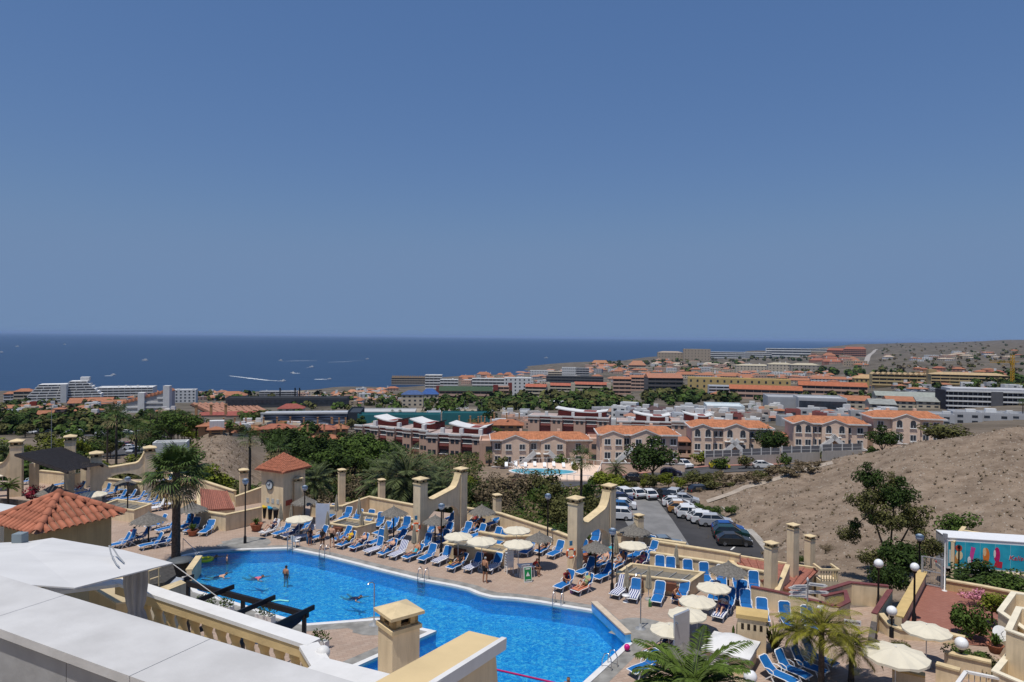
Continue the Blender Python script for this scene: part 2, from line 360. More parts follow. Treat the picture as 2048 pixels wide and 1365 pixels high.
paving(deck_m,(.45,.335,.26),(.40,.285,.215),(.31,.23,.18),.42,.21,(.82,.84,.86))
deck_outer=[tuple(gp(a,b).xy)for a,b in DECK_PX]+[tuple(gp(a,b).xy)for a,b in((1750,1264),(1800,1278),(1930,1290),(2250,1320))]+[(40,24),(40,22),(-75,22),(-75,66)]
structure('pool_deck',fill([deck_outer,offset(POOL,.2)],0,'pool_deck',deck_m))
stone_m=mat('grey_stone_border',(.25,.24,.22),.9,.25,1.5,.2,20)
structure('pool_surround_paving',fill([offset(POOL,.95),offset(POOL,.25)],.004,'surround',stone_m))
structure('pool_coping',(lambda mb:mb.mesh('coping',white_m))((lambda mb,a,b:([mb.add([(*a[i],.05),(*a[(i+1)%len(a)],.05),(*b[(i+1)%len(a)],.05),(*b[i],.05)],[(0,1,2,3)])for i in range(len(a))],
[mb.add([(*b[i],0),(*b[i],.05),(*b[(i+1)%len(a)],.05),(*b[(i+1)%len(a)],0)],[(0,1,2,3)])for i in range(len(a))],
[mb.add([(*a[i],-.15),(*a[i],.05),(*a[(i+1)%len(a)],.05),(*a[(i+1)%len(a)],-.15)],[(3,2,1,0)])for i in range(len(a))],mb)[-1])(MB(),offset(POOL,-.02),offset(POOL,.28))))
def pool_floor_ripples():  # blue mosaic with rippling light and glints painted into its colour
 m=bpy.data.materials.new('blue_mosaic_ripple_light');m.use_nodes=True;n=m.node_tree.nodes;L=m.node_tree.links;p=n['Principled BSDF'];p.inputs['Roughness'].default_value=.4
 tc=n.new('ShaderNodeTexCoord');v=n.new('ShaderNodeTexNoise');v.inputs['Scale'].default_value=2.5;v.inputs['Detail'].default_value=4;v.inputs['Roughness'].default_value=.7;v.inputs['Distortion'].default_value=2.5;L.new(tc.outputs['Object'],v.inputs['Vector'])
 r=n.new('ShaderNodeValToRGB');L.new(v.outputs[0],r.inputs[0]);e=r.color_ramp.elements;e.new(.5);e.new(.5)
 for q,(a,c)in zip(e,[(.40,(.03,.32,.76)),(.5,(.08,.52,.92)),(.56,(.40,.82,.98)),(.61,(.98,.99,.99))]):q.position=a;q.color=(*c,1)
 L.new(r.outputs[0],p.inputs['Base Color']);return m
tile_m=pool_floor_ripples()
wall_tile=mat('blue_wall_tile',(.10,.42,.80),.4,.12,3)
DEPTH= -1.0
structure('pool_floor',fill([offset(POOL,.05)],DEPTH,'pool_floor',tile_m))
mb=MB();pl=POOL
for i in range(len(pl)):mb.add([(*pl[i],DEPTH),(*pl[i],.04),(*pl[(i+1)%len(pl)],.04),(*pl[(i+1)%len(pl)],DEPTH)],[(0,1,2,3)])
structure('pool_wall',mb.mesh('pool_wall',wall_tile))
def pool_water():
 m=bpy.data.materials.new('pool_water');m.use_nodes=True;n=m.node_tree.nodes;L=m.node_tree.links
 for q in list(n):
  if q.type=='BSDF_PRINCIPLED':n.remove(q)
 out=[q for q in n if q.type=='OUTPUT_MATERIAL'][0]
 tc=n.new('ShaderNodeTexCoord');t=n.new('ShaderNodeTexNoise');t.inputs['Scale'].default_value=2.4;t.inputs['Detail'].default_value=4;t.inputs['Distortion'].default_value=.8;L.new(tc.outputs['Object'],t.inputs['Vector'])
 b=n.new('ShaderNodeBump');b.inputs['Strength'].default_value=1;b.inputs['Distance'].default_value=.055;L.new(t.outputs[0],b.inputs['Height'])
 fr=n.new('ShaderNodeFresnel');fr.inputs[0].default_value=1.33;L.new(b.outputs[0],fr.inputs['Normal'])
 tr0=n.new('ShaderNodeBsdfTransparent');tr0.inputs[0].default_value=(.33,.79,.965,1)
 rf=n.new('ShaderNodeBsdfRefraction');rf.inputs[0].default_value=(.33,.79,.965,1);rf.inputs['Roughness'].default_value=0;rf.inputs['IOR'].default_value=1.33;L.new(b.outputs[0],rf.inputs['Normal'])
 tr=n.new('ShaderNodeMixShader');tr.inputs[0].default_value=.27;L.new(tr0.outputs[0],tr.inputs[1]);L.new(rf.outputs[0],tr.inputs[2])
 gl=n.new('ShaderNodeBsdfGlossy');gl.inputs['Roughness'].default_value=.06;L.new(b.outputs[0],gl.inputs['Normal'])
 x=n.new('ShaderNodeMixShader');L.new(fr.outputs[0],x.inputs[0]);L.new(tr.outputs[0],x.inputs[1]);L.new(gl.outputs[0],x.inputs[2]);L.new(x.outputs[0],out.inputs[0])
 return m
structure('pool_water',fill([offset(POOL,-.03)],-.06,'pool_water',pool_water()))

for(a,b,r)in((490,1088,1.9),(1281,1260,1.7),(748,1252,1.3)):
 c=gp(a,b);mb=MB();mb.add([(c.x+r*(1+.12*math.sin(3*k))*math.cos(k*math.pi/12),c.y+r*.95*math.sin(k*math.pi/12),.008)for k in range(24)],[tuple(range(24))]);structure('stone_patch_paving',mb.mesh('stone_patch',stone_m))
p0,p1,p2=Vector((*POOL[1],0)),Vector((*POOL[0],0)),Vector((*POOL[-1],0));inn=(Vector((*POOL[5],0))-p0).normalized()
for k in range(4):
 mb=MB();w=.45;z= -.2-.2*k;a,b=p0+inn*(w*k+.02),p1+inn*(w*k+.02);d=inn*w;mb.add([a,b,b+d,a+d],[(0,1,2,3)]);mb.v=[(x,y,z)for x,y,_ in mb.v]
 q=[a+d,b+d];mb.add([(q[0].x,q[0].y,z),(q[1].x,q[1].y,z),(q[1].x,q[1].y,z-.2),(q[0].x,q[0].y,z-.2)],[(0,1,2,3)]);structure('pool_step',mb.mesh('pool_step',wall_tile))

 # ---------------------------------------------------------------- walls, pillars and boxes on the deck
def wall(label,pts,h,th=.25,base=-.02,cop=True,m=stucco,cm=coping_m,name='garden_wall',cat='wall',cw=.06,ch=.09,tops=None,group=None):
 """a wall along world points (x, y[, z top]) with a coping as its own part"""
 o=Vector((pts[0][0],pts[0][1],base));t=thing(name,label,cat,o,0,group)
 tops=tops or[base+h]*len(pts);a=MB();c=MB();P=[Vector((p[0],p[1]))for p in pts]
 L=[];Rr=[];L2=[];R2=[]
 for i in range(len(P)):
  d1=(P[i]-P[i-1]).normalized()if i>0 else(P[1]-P[0]).normalized()
  d2=(P[i+1]-P[i]).normalized()if i<len(P)-1 else d1
  n1,n2=Vector((-d1.y,d1.x)),Vector((-d2.y,d2.x));n=n1+n2;n=n/max(.4,n.dot(n)/2)
  L.append(P[i]+n*th/2);Rr.append(P[i]-n*th/2);L2.append(P[i]+n*(th/2+cw));R2.append(P[i]-n*(th/2+cw))
 def strip(mb,l,r,z0,z1):
  k=len(mb.v);n=len(l)
  for i in range(n):
   for q,z in((l[i],z0[i]),(r[i],z0[i]),(r[i],z1[i]),(l[i],z1[i])):mb.v.append((q.x,q.y,z))
  fs=[]
  for i in range(n-1):
   b=k+4*i;e=b+4;fs+=[(b+j,b+(j+1)%4,e+(j+1)%4,e+j)for j in range(4)]
  fs+=[(k+3,k+2,k+1,k),(k+4*n-4,k+4*n-3,k+4*n-2,k+4*n-1)]
  mb.f+=fs;mb.m+=[0]*len(fs);mb.s+=[False]*len(fs)
 strip(a,L,Rr,[base]*len(P),tops);a.build('wall_body',m,t,o)
 if cop:strip(c,L2,R2,[z+.003 for z in tops],[z+ch for z in tops]);c.build('coping',cm,t,o)
 return t
def px_pts(*p,z=0):return[tuple(gp(a,b,z).xy)for a,b in p]
hole_m=mat('recess_shade_paint',(.03,.022,.015),.9,.2,3)  # near-black paint standing for the shade inside openings
def pillar_parts(t,w,h,body=stucco,flare=0):
 """square chimney-like pillar: shaft, neck moulding, lantern with openings, pyramid cap; flare = side of a curved buttress"""
 a=MB();hc=w*.62
 a.b2(-w/2,w/2,-w/2,w/2,0,h-hc-.02)
 a.build('shaft',body,t)
 k=w*.56
 MB().b2(-k,k,-k,k,h-hc-.02,h-hc+w*.1).build('neck_moulding',coping_m,t)
 l=MB();q=w*.46;z0=h-hc+w*.1;z1=h-w*.18;s=w*.1
 for sx in(-1,1):
  for sy in(-1,1):
   for dx,dy in((1,.42),(.42,1)):
    l.b2(min(sx*q,sx*(q-q*.62*dx)),max(sx*q,sx*(q-q*.62*dx)),min(sy*q,sy*(q-q*.62*dy)),max(sy*q,sy*(q-q*.62*dy)),z0,z1)
 l.b2(-q,q,-q,q,z1-w*.07,z1-.003);l.b2(-q,q,-q,q,z0,z0+w*.06)
 l.build('lantern',ochre,t)
 MB().b2(-q*.55,q*.55,-q*.55,q*.55,z0+w*.06,z1-w*.07).build('flue_shade',hole_m,t)
 c=MB();k=w*.62;c.add([(-k,-k,z1),(k,-k,z1),(k,k,z1),(-k,k,z1),(-k,-k,z1+w*.1),(k,-k,z1+w*.1),(k,k,z1+w*.1),(-k,k,z1+w*.1),(0,0,h+w*.14)],
 [(3,2,1,0),(0,1,5,4),(1,2,6,5),(2,3,7,6),(3,0,4,7),(4,5,8),(5,6,8),(6,7,8),(7,4,8)])
 c.build('pyramid_cap',coping_m,t)
YAW=R(28)
def pillar(label,px,yb,yt,wpx,base=0.0,Y=None,yaw=YAW):
 p=gp(px,yb,base)if Y is None else at(px,yb,Y);d=p.y
 h=(yb-yt)*d/F;w=wpx*d/F/1.3
 if Y is not None:h+=3;p.z-=3
 t=thing('garden_pillar',label,'pillar',p,yaw);pillar_parts(t,w,h);return t
for row in[('slender cream pillar standing behind the lamp left of the clock tower',487,1004,938,19),
('cream pillar standing close to the right of the clock tower',595,1036,954,20),
('tall pinkish cream pillar behind the upright closed parasol',683,1012,938,16),
('short cream pillar in front of the big feather palm clump',763,1006,958,15),
('short cream pillar right of the middle arch above the thatched umbrella',994,1036,988,17),
('small cream pillar seen above the thatched umbrella by the car park',1277,1100,1028,18),
('cream pillar at the corner of the red tiled roof beside the loungers',1541,1196,1083,24),
('tallest cream pillar rising out of the red tiled roof',1585,1166,1047,21)]:
 pillar(*row)
t=pillar('cream pillar with a curved foot at the end of the red tiled roof',1619,1142,1070,19)
def arch(label,pl,pr,base=0.0,span_top=None):
 """two pillars joined by a wall with an arched opening; pl, pr = (px, y base, y top, px width)"""
 a=gp(pl[0],pl[1],base);b=gp(pr[0],pr[1],base);o=a.copy();d=(b-a);L=d.length;yaw=math.atan2(d.y,d.x)
 t=thing('garden_arch',label,'arch',o,yaw)
 hs=[]
 for nm,p,x in(('pillar',pl,0),('pillar',pr,L)):
  q=gp(p[0],p[1],base);h=(p[1]-p[2])*q.y/F;w=p[3]*q.y/F/1.25;hs.append((h,w,x))
  e=obj(nm,None,t);e.empty_display_size=.1
  m=MB();hc=w*.62;m.b2(x-w/2,x+w/2,-w/2,w/2,0,h-hc-.02);bpy.data.objects.remove(e)
  pr_=m.build('pillar',stucco,t)
  k=w*.56;MB().b2(x-k,x+k,-k,k,h-hc-.02,h-hc+w*.1).build('neck_moulding',coping_m,pr_)
  z0=h-hc+w*.1;z1=h-w*.18;g=w*.46;lb=MB()
  for sx in(-1,1):
   for sy in(-1,1):
    for dx,dy in((1,.42),(.42,1)):
     x0,x1=sorted((sx*g,sx*(g-g*.62*dx)));y0,y1=sorted((sy*g,sy*(g-g*.62*dy)));lb.b2(x+x0,x+x1,y0,y1,z0,z1)
  lb.b2(x-g,x+g,-g,g,z1-w*.07,z1-.003);lb.b2(x-g,x+g,-g,g,z0,z0+w*.06);lb.build('lantern',ochre,pr_)
  MB().b2(x-g*.55,x+g*.55,-g*.55,g*.55,z0+w*.06,z1-w*.07).build('flue_shade',hole_m,pr_)
  k=w*.62;MB().add([(x-k,-k,z1),(x+k,-k,z1),(x+k,k,z1),(x-k,k,z1),(x-k,-k,z1+w*.1),(x+k,-k,z1+w*.1),(x+k,k,z1+w*.1),(x-k,k,z1+w*.1),(x,0,h+w*.14)],
  [(3,2,1,0),(0,1,5,4),(1,2,6,5),(2,3,7,6),(3,0,4,7),(4,5,8),(5,6,8),(6,7,8),(7,4,8)]).build('pyramid_cap',coping_m,pr_)
 (h0,w0,_),(h1,w1,_)=hs;th=w0*.36;n=14
 zt=lambda x:span_top[0]+(span_top[1]-span_top[0])*x/L
 x0,x1=w0/2,L-w1/2;ra=(x1-x0)/2;zc=min(zt(x0),zt(x1))-ra*.62-.55
 top=[];bot=[]
 for i in range(n+1):
  u=x0+(x1-x0)*i/n
  z=zt(u);e=.75
  if u-x0<e:z+=.55*(1-(u-x0)/e)**2
  if x1-u<e:z+=1.0*(1-(x1-u)/e)**2
  top.append((u,z));c=(u-(x0+x1)/2)/ra;bot.append((u,zc+ra*.62*math.sqrt(max(0,1-c*c))))
 sp=MB();cp=MB()
 for i in range(n):
  sp.add([(bot[i][0],-th,bot[i][1]),(bot[i+1][0],-th,bot[i+1][1]),(top[i+1][0],-th,top[i+1][1]),(top[i][0],-th,top[i][1]),(bot[i][0],th,bot[i][1]),(bot[i+1][0],th,bot[i+1][1]),(top[i+1][0],th,top[i+1][1]),(top[i][0],th,top[i][1])],
  [(0,1,2,3),(7,6,5,4),(4,5,1,0)])
  y=th+.06
  cp.add([(top[i][0],-y,top[i][1]),(top[i+1][0],-y,top[i+1][1]),(top[i+1][0],y,top[i+1][1]),(top[i][0],y,top[i][1])]+[(top[j][0],s*y,top[j][1]+.09)for j,s in((i,-1),(i+1,-1),(i+1,1),(i,1))],
  [(3,2,1,0),(4,5,6,7),(0,1,5,4),(2,3,7,6),(1,2,6,5),(3,0,4,7)])
 sp.build('arch_wall',stucco,t);cp.build('coping',coping_m,t)
 return t
arch('cream arch of two capped pillars in the middle behind the pool loungers',(840,1088,955,25),(921,1062,935,23),span_top=(3.0,3.9))
arch('cream arch of two capped pillars framing the view towards the car park',(1150,1144,993,28),(1217,1112,968,25),span_top=(2.9,3.9))
arch('cream arch of two capped pillars at the far right of the dark pergola',(192,1003,904,25),(299,992,893,24),span_top=(3.0,3.45))
arch('cream arch cut off by the left edge beside the dark pergola',(-75,1000,890,25),(33,992,880,25),span_top=(2.9,3.4))
pillar('cream capped pillar standing behind the dark pergola roof',140,974,871,24)

# planter-like boxes with net covers
net_m=mat('grey_shade_net',(.17,.155,.13),.95,.15,6,.3,60)
brown_m=mat('brown_trough',(.16,.06,.035),.8,.15,4)
def net_box(label,corners,h=.85,inset=.18,troughs=()):
 """walled box of four deck corners (front-left, front, right, back) topped with coping, a shade net and thin rails"""
 P=[gp(a,b)for a,b in corners];o=P[1].copy();t=thing('walled_planter',label,'planter',o)
 lp=[tuple(p.xy)for p in P];inn=offset(lp,-inset);out=offset(lp,.06);n=len(lp);a=MB();c=MB()
 for i in range(n):
  j=(i+1)%n
  a.add([(*lp[i],0),(*lp[j],0),(*lp[j],h),(*lp[i],h),(*inn[i],0),(*inn[j],0),(*inn[j],h),(*inn[i],h)],[(0,1,2,3),(7,6,5,4),(3,2,6,7)])
  c.add([(*out[i],h+.003),(*out[j],h+.003),(*inn[j],h+.003),(*inn[i],h+.003),(*out[i],h+.08),(*out[j],h+.08),(*inn[j],h+.08),(*inn[i],h+.08)],[(3,2,1,0),(4,5,6,7),(0,1,5,4),(2,3,7,6)])
 a.build('wall_body',stucco,t,o);c.build('coping',coping_m,t,o)
 s=MB();s.add([(*p,h-.16)for p in inn],[tuple(range(n))]);s.build('shade_net',net_m,t,o)
 f,g=Vector(inn[0]),Vector(inn[1]);bk,rt=Vector(inn[3]),Vector(inn[2])
 for i in range(5):
  u=(i+.3)/5;p,q=f.lerp(g,u),bk.lerp(rt,u)
  MB().bar((p.x,p.y,h-.1),(q.x,q.y,h-.1),.035).build('wire_rail',grey_metal,t,o)
 for k,u in enumerate(troughs):
  p=P[0].lerp(P[1],u);d=(P[1]-P[0]).normalized();nn=Vector((d.y,-d.x,0));p=p+nn*.16
  MB().box((p.x,p.y,h*.62),(.9,.28,h*.5),math.atan2(d.y,d.x)).build('plant_trough',brown_m,t,o)
 return t
net_box('cream box with a grey net top left of the middle arch, behind the standing swimmers',[(657,1070),(714,1078),(752,1068),(692,1058)],troughs=(.35,))
net_box('long cream box with brown troughs under the open cream parasols',[(887,1114),(1006,1135),(1022,1122),(912,1101)],.95,troughs=(.3,.75))
net_box('big cream net-topped box with two brown troughs, right of the right arch',[(1231,1178),(1381,1196),(1408,1176),(1262,1157)],.95,troughs=(.28,.72))
net_box('cream box with a net top below the far left terrace loungers',[(198,1036),(268,1046),(303,1032),(235,1022)],1.0)
# walls
wall('low cream wall running from the clock tower towards the left lamp',px_pts((470,1014),(534,1003)),1.1,tops=[.9,1.5])
wall('cream retaining wall around a raised planting bed left of the clock tower',px_pts((392,1052),(452,1062),(470,1058),(522,1046)),1.3)
wall('cream wall with a raised hump behind the row of loungers left of the middle arch',px_pts((622,1032),(656,1036),(684,1036),(738,1022),(828,1040)),1.2,tops=[1.0,1.0,1.0,1.25,1.25])
wall('low cream parapet behind the loungers in front of the humped wall',px_pts((724,1044),(828,1058)),.75)
wall('cream boundary wall from the middle arch to the black lamp',px_pts((930,1040),(1000,1052),(1110,1090),(1144,1104)),1.05)
wall('cream stair pit parapet between the two arches',px_pts((958,1082),(1010,1092),(1090,1090)),.7)
wall('cream boundary wall between the right arch and the car park',px_pts((1228,1088),(1316,1104),(1372,1112)),.9)
wall('cream wall behind the long row of loungers on the right',px_pts((1300,1134),(1345,1141),(1430,1154),(1540,1178)),1.0)
wall('upper cream wall of the stair pit below the car park',px_pts((1318,1112),(1452,1134),(1480,1140)),1.0)
wall('cream wall with maroon coping behind the three rightmost loungers',px_pts((1502,1212),(1560,1224),(1672,1254)),1.15,cm=maroon,ch=.07,cw=.025)
wall('short cream wall end with maroon coping carrying the menu sign',px_pts((1672,1256),(1695,1244),(1690,1222),(1645,1232)),1.15,cm=maroon,ch=.07,cw=.025)
wall('cream wall with maroon coping at the end of the paved walkway',px_pts((1640,1228),(1700,1208),(1776,1216)),1.3,cm=maroon,ch=.07,cw=.025)
wall('cream wall with maroon coping on the right of the paved walkway',px_pts((1780,1217),(1748,1268)),1.1,cm=maroon,ch=.07,cw=.025)
wall('cream planter wall under the dark pergola on the far left',px_pts((80,966),(150,974),(185,966)),1.3)
wall('cream terrace wall between the dark pergola and the palm',px_pts((203,980),(290,990),(350,985)),1.2)
wall('low cream wall to the left of the big fan palm on the upper terrace',px_pts((315,1004),(345,1014),(392,1018)),.7)
wall('cream balustrade wall behind the far terrace loungers',px_pts((330,962),(395,978),(470,1004)),1.0)
wall('dark stone bed wall below the pergola',px_pts((-40,1006),(70,1016),(92,1004)),.6,m=mat('dark_stone',(.10,.085,.075),.95,.3,3,.5,10),cop=False)
# raised overflow wall of the pool
a,b=gp(1188,1222),gp(1256,1288);nrm=Vector(((b-a).y,-(b-a).x,0)).normalized()
wall('cream raised overflow wall along the right end of the pool',[tuple((a).xy),tuple((b).xy)],.5,.32,cw=.03,m=wall_tile,cm=mat('cream_stone_slab',(.55,.45,.34),.8,.1,3))

# ---------------------------------------------------------------- roofs with tiles
def tile_mesh(L,r,n=5,th=.02):
 m=MB();vs=[]
 for y,rr in((0,r*1.06),(L,r*.92)):
  vs+=[(rr*math.cos(math.pi*k/n),y,rr*math.sin(math.pi*k/n))for k in range(n+1)]
 k=n+1;m.add(vs,[(i,i+1,k+i+1,k+i)for i in range(n)],0,True)
 iv=[(x*.86,y,z*.86)for x,y,z in vs[:k]];m.add(vs[:k]+iv,[(i+1,i,k+i,k+i+1)for i in range(n)])
 return m.mesh('roof_tile',terracotta)
def tiled_pavilion():
 ap=at(119,990,21.16);fc=at(72,1066,19.4);rc=at(251,1032,21.7)
 zE=(fc.z+rc.z)/2;fc.z=rc.z=zE
 u=(rc-fc);u.z=0;W=u.length;u.normalize();v=Vector((-u.y,u.x,0))  # u along the right front eave, v inwards
 org=fc.copy();yaw=math.atan2(u.y,u.x);H=ap.z-zE
 base=Vector((org.x,org.y,5.5));t=thing('tiled_pavilion','pavilion with a barrel tiled terracotta hip roof behind the white canopy','pavilion',base,yaw)
 dz=zE-base.z;c=W/2
 MB().b2(.28,W-.28,.28,W-.28,0,dz-.03).build('wall_body',ochre,t)
 rf=MB();rf.add([(0,0,dz),(W,0,dz),(W,W,dz),(0,W,dz),(c,c,dz+H)],[(0,1,4),(1,2,4),(2,3,4),(3,0,4),(3,2,1,0)])
 rf=rf.build('roof',mat('roof_mortar',(.33,.2,.14),.95,.2,4),t)
 sl=math.hypot(c,H);ang=math.atan2(H,c);TL=.36;r=.085;me=tile_mesh(TL+.05,r);cols=int(W/(2*r*1.22));rows=int(sl/TL)
 back=MB()
 for face in range(4):
  M=Matrix.Translation((c,c,0))@ Matrix.Rotation(-math.pi/2*face,4,'Z')@ Matrix.Translation((-c,-c,0))  # face 0 front right, 1 front left
  for j in range(rows+1):
   yy=j*TL-.06
   for i in range(cols):
    x=(i+.5)*W/cols;ext=(1-(yy+TL*.5)/sl)*c
    if abs(x-c)>ext-.02 or yy+TL>sl+.05:continue
    jit=rnd.uniform(-.012,.012)
    T=M @ Matrix.Translation((x+jit,0,dz))@ Matrix.Rotation(ang,4,'X')@ Matrix.Translation((0,yy,.015+rnd.uniform(0,.008)))
    if face in(0,1):
     o=bpy.data.objects.new('roof_tile',me);COL.objects.link(o);o.parent=rf;o.matrix_local=T
    else:
     k=MB();vs=[tuple(T @ w.co)for w in me.vertices];back.add(vs,[tuple(p.vertices)for p in me.polygons])
 back.build('rear_roof_tiles',terracotta,t,kind='stuff')
 rm=tile_mesh(.42,.11)
 for k,(x,y)in enumerate(((0,0),(W,0),(0,W))):
  d=Vector((c-x,c-y,H));L=d.length;d.normalize();n=int(L/.37)
  for i in range(n):
   p=Vector((x,y,dz+.05))+d*(i*.37)
   q=d.to_track_quat('Y','Z');o=bpy.data.objects.new('ridge_tile',rm);COL.objects.link(o);o.parent=rf;o.location=p;o.rotation_mode='QUATERNION';o.rotation_quaternion=q
 MB().lathe([(.16,0),(.15,.12),(.05,.2)],10,(c,c,dz+H-.02)).build('finial',terracotta,t)
tiled_pavilion()
red_roof=mat('red_roof_tiles',(.30,.115,.08),.9,.2,4,.2,20,island=.12)
def ribbed(mb,o,u,v,W,L,pitch,r,rows=1):  # a tiled slope: half-round ribs in rows along v, side by side along u
 n=max(1,int(W/pitch));w=u.cross(v).normalized();q=4
 for k in range(rows):
  for i in range(n):
   c=o+u*((i+.5)*W/n)
   a,b=v*(L*k/rows),v*(L*(k+1)/rows+.03);lift=w*(.0 if rows==1 else .03)
   vs=[]
   for p,dz in((c+a,lift),(c+b,w*0)):
    vs+=[p+dz+u*(r*math.cos(math.pi*j/q))+w*(r*math.sin(math.pi*j/q))for j in range(q+1)]
   mb.add(vs,[(j,j+1,q+2+j,q+1+j)for j in range(q)],0,True)
def hip_tiles(mb,x0,x1,y0,y1,z0,z1,pitch,r,rows):  # four triangular or trapezoid slopes for a square hip
 cx,cy=(x0+x1)/2,(y0+y1)/2
 for k in range(4):
  a=[Vector((x0,y0,z0)),Vector((x1,y0,z0)),Vector((x1,y1,z0)),Vector((x0,y1,z0))];p,q=a[k],a[(k+1)%4]
  u=(q-p).normalized();W=(q-p).length;m=(p+q)/2;top=Vector((cx,cy,z1));v=(top-m);L=v.length;v.normalize()
  n=int(W/pitch)
  for i in range(n):
   x=(i+.5)*W/n;ext=1-abs(x-W/2)/(W/2)
   if ext<.06:continue
   ribbed(mb,p+u*(x-pitch/2),u,v,pitch,L*ext,pitch,r,max(1,int(rows*ext)))
def clock_tower():
 p=gp(566,1044);t=thing('clock_tower','small cream clock tower with a terracotta hip roof behind the pool','tower',p,R(63))
 s=2.6;h=4.35
 MB().b2(0,s,0,s,0,h).build('wall_body',stucco,t)
 rf=MB();e=.4;rf.hip(-e,s+e,-e,s+e,h,h+1.25);rf=rf.build('roof',terracotta,t)
 m=MB();hip_tiles(m,-e,s+e,-e,s+e,h+.01,h+1.26,.2,.085,7);m.build('roof_tiles',terracotta,rf,kind='stuff')
 t2=MB();t2.lathe([(.36,-.04),(.36,.04)],20);t2.xf(Matrix.Translation((-.05,s*.6,3.0))@ Matrix.Rotation(R(90),4,'Y'));ck=t2.build('clock_face',mat('pale_clock',(.5,.55,.58),.5),t)
 ring=MB();ring.tube([(0,.38*math.cos(i*math.pi/12),.38*math.sin(i*math.pi/12))for i in range(25)],.05,5,cap=False);ring.xf(Matrix.Translation((-.08,s*.6,3.0)));ring.build('clock_rim',mat('slate_rim',(.09,.11,.13),.5),ck)
 MB().bar((-.11,s*.6,3.0),(-.11,s*.6-.1,3.2),.05,.03).bar((-.11,s*.6,3.0),(-.11,s*.6+.22,3.08),.04,.03).build('clock_hand',black_metal,ck)
 for i in range(3):MB().b2(-.03,-.002,.45+i*.6,.75+i*.6,1.45,1.85).build('notice',mat('pale_notice',(.45,.47,.45),.6,.2,8),t)
 MB().b2(.3,1.0,-.05,-.002,1.3,1.75).build('red_sign',mat('red_sign',(.38,.08,.05),.6),t)
 MB().b2(1.4,2.1,-.04,-.002,.0,1.9).build('doorway_shade',hole_m,t)  # flat dark sheet paints the shade of the doorway
clock_tower()
BIN=None
for i,(nm,c)in enumerate((('yellow',(.6,.42,.03)),('bright blue',(.01,.25,.5)),('grey',(.12,.13,.13)))):
 p=gp(532+i*10.5,1036+i*2.2);t=thing('waste_bin','black recycling bin with a %s lid against the clock tower'%nm,'bin',p,R(20),'recycling bins by the tower')
 m=MB();m.add([(-.24,-.3,.08),(.24,-.3,.08),(.24,.3,.08),(-.24,.3,.08),(-.29,-.38,.95),(.29,-.38,.95),(.29,.38,.95),(-.29,.38,.95)],[(3,2,1,0),(4,5,6,7),(0,1,5,4),(1,2,6,5),(2,3,7,6),(3,0,4,7)])
 m.build('bin_body',rubber,t)
 l=MB();l.xprism([(-.42,.955),(.4,.955),(.4,1.12),(-.1,1.16),(-.42,1.05)],-.31,.31);l.build('lid',obj_paint,t,col=c)
 for s in(-1,1):
  w=MB();w.lathe([(.1,-.03),(.1,.03)],10);w.xf(Matrix.Translation((s*.27,.3,.1))@ Matrix.Rotation(R(90),4,'Y'));w.build('wheel',rubber,t)
def low_roof_house():
 a,b,c,d=gp(1455,1126),gp(1640,1168),gp(1600,1212),gp(1430,1160)
 o=gp(1590,1205);t=thing('tiled_roof_house','low cream building with a sloping red tiled roof beside the right-hand loungers','house',Vector((o.x,o.y,-2)))
 e0=at(1452,1106,49.5);e1=at(1636,1146,46.5);f0=at(1497,1146,45.0);f1=at(1592,1190,42.0)
 e1.z=e0.z=(e0.z+e1.z)/2;f0.z=f1.z=(f0.z+f1.z)/2
 rm=MB();th=Vector((0,0,-.12));rm.add([f0,f1,e1,e0,f0+th,f1+th,e1+th,e0+th],[(0,1,2,3),(7,6,5,4),(0,4,5,1),(1,5,6,2),(2,6,7,3),(3,7,4,0)])
 rf=rm.build('roof',red_roof,t,t.location)
 m=MB();u=(f1-f0);v=(e0-f0);n=int(u.length/.34)
 for i in range(n):
  p=f0+u*(i+.5)/n;q=e0+(e1-e0)*(i+.5)/n;m.tube([p+Vector((0,0,.0)),p.lerp(q,.5)+Vector((0,0,.03)),q+Vector((0,0,.0))],.09,5)
 m.build('roof_tiles',red_roof,rf,t.location,kind='stuff')
 w=MB();k=.94
 cc=(f0+f1+e0+e1)/4;q=[cc+(p-cc)*k for p in(f0,f1,e1,e0)]
 w.add([Vector((p.x,p.y,-2))for p in q]+[Vector((p.x,p.y,p.z-.13))for p in q],[(0,1,5,4),(1,2,6,5),(2,3,7,6),(3,0,4,7)]);w.build('wall_body',stucco,t,t.location)
 cp=MB();cp.bar(f0+Vector((-.2,-.05,.02)),e0+Vector((-.2,0,.05)),.3,.18);cp.bar(e0+Vector((0,.1,.05)),e1+Vector((0,.1,.05)),.22,.16);cp.build('roof_edge',coping_m,t,t.location)
low_roof_house()
wall('sloping cream stair parapet with a pale stepped top beside the low tiled roof',[tuple(at(1548,1200,41.5).xy),tuple(at(1575,1170,44).xy)],1.5,.25,tops=[.3,1.5],cw=.03)
t=thing('balcony','small cream balcony with yellow balusters at the end of the tiled roof','balcony',at(1650,1185,46))
o=t.location.copy();o.z=.1;t.location=o;t.scale=(.6,.6,.8)
MB().b2(-.9,1.1,-.9,.9,-2,-.1).build('balcony_wall',stucco,t);MB().b2(-1,1.2,-1,-.75,.75,.9).b2(.95,1.2,-.75,1,.75,.9).b2(-1,-.75,-.75,1,.75,.9).build('balcony_rail',coping_m,t)
for i in range(7):MB().lathe([(.06,-.1),(.09,.1),(.05,.3),(.09,.5),(.06,.745)],8,(-.85+i*.3,-.87,0)).build('baluster',coping_m,t)
for i in range(5):MB().lathe([(.06,-.1),(.09,.1),(.05,.3),(.09,.5),(.06,.745)],8,(1.07,-.6+i*.32,0)).build('baluster',coping_m,t)

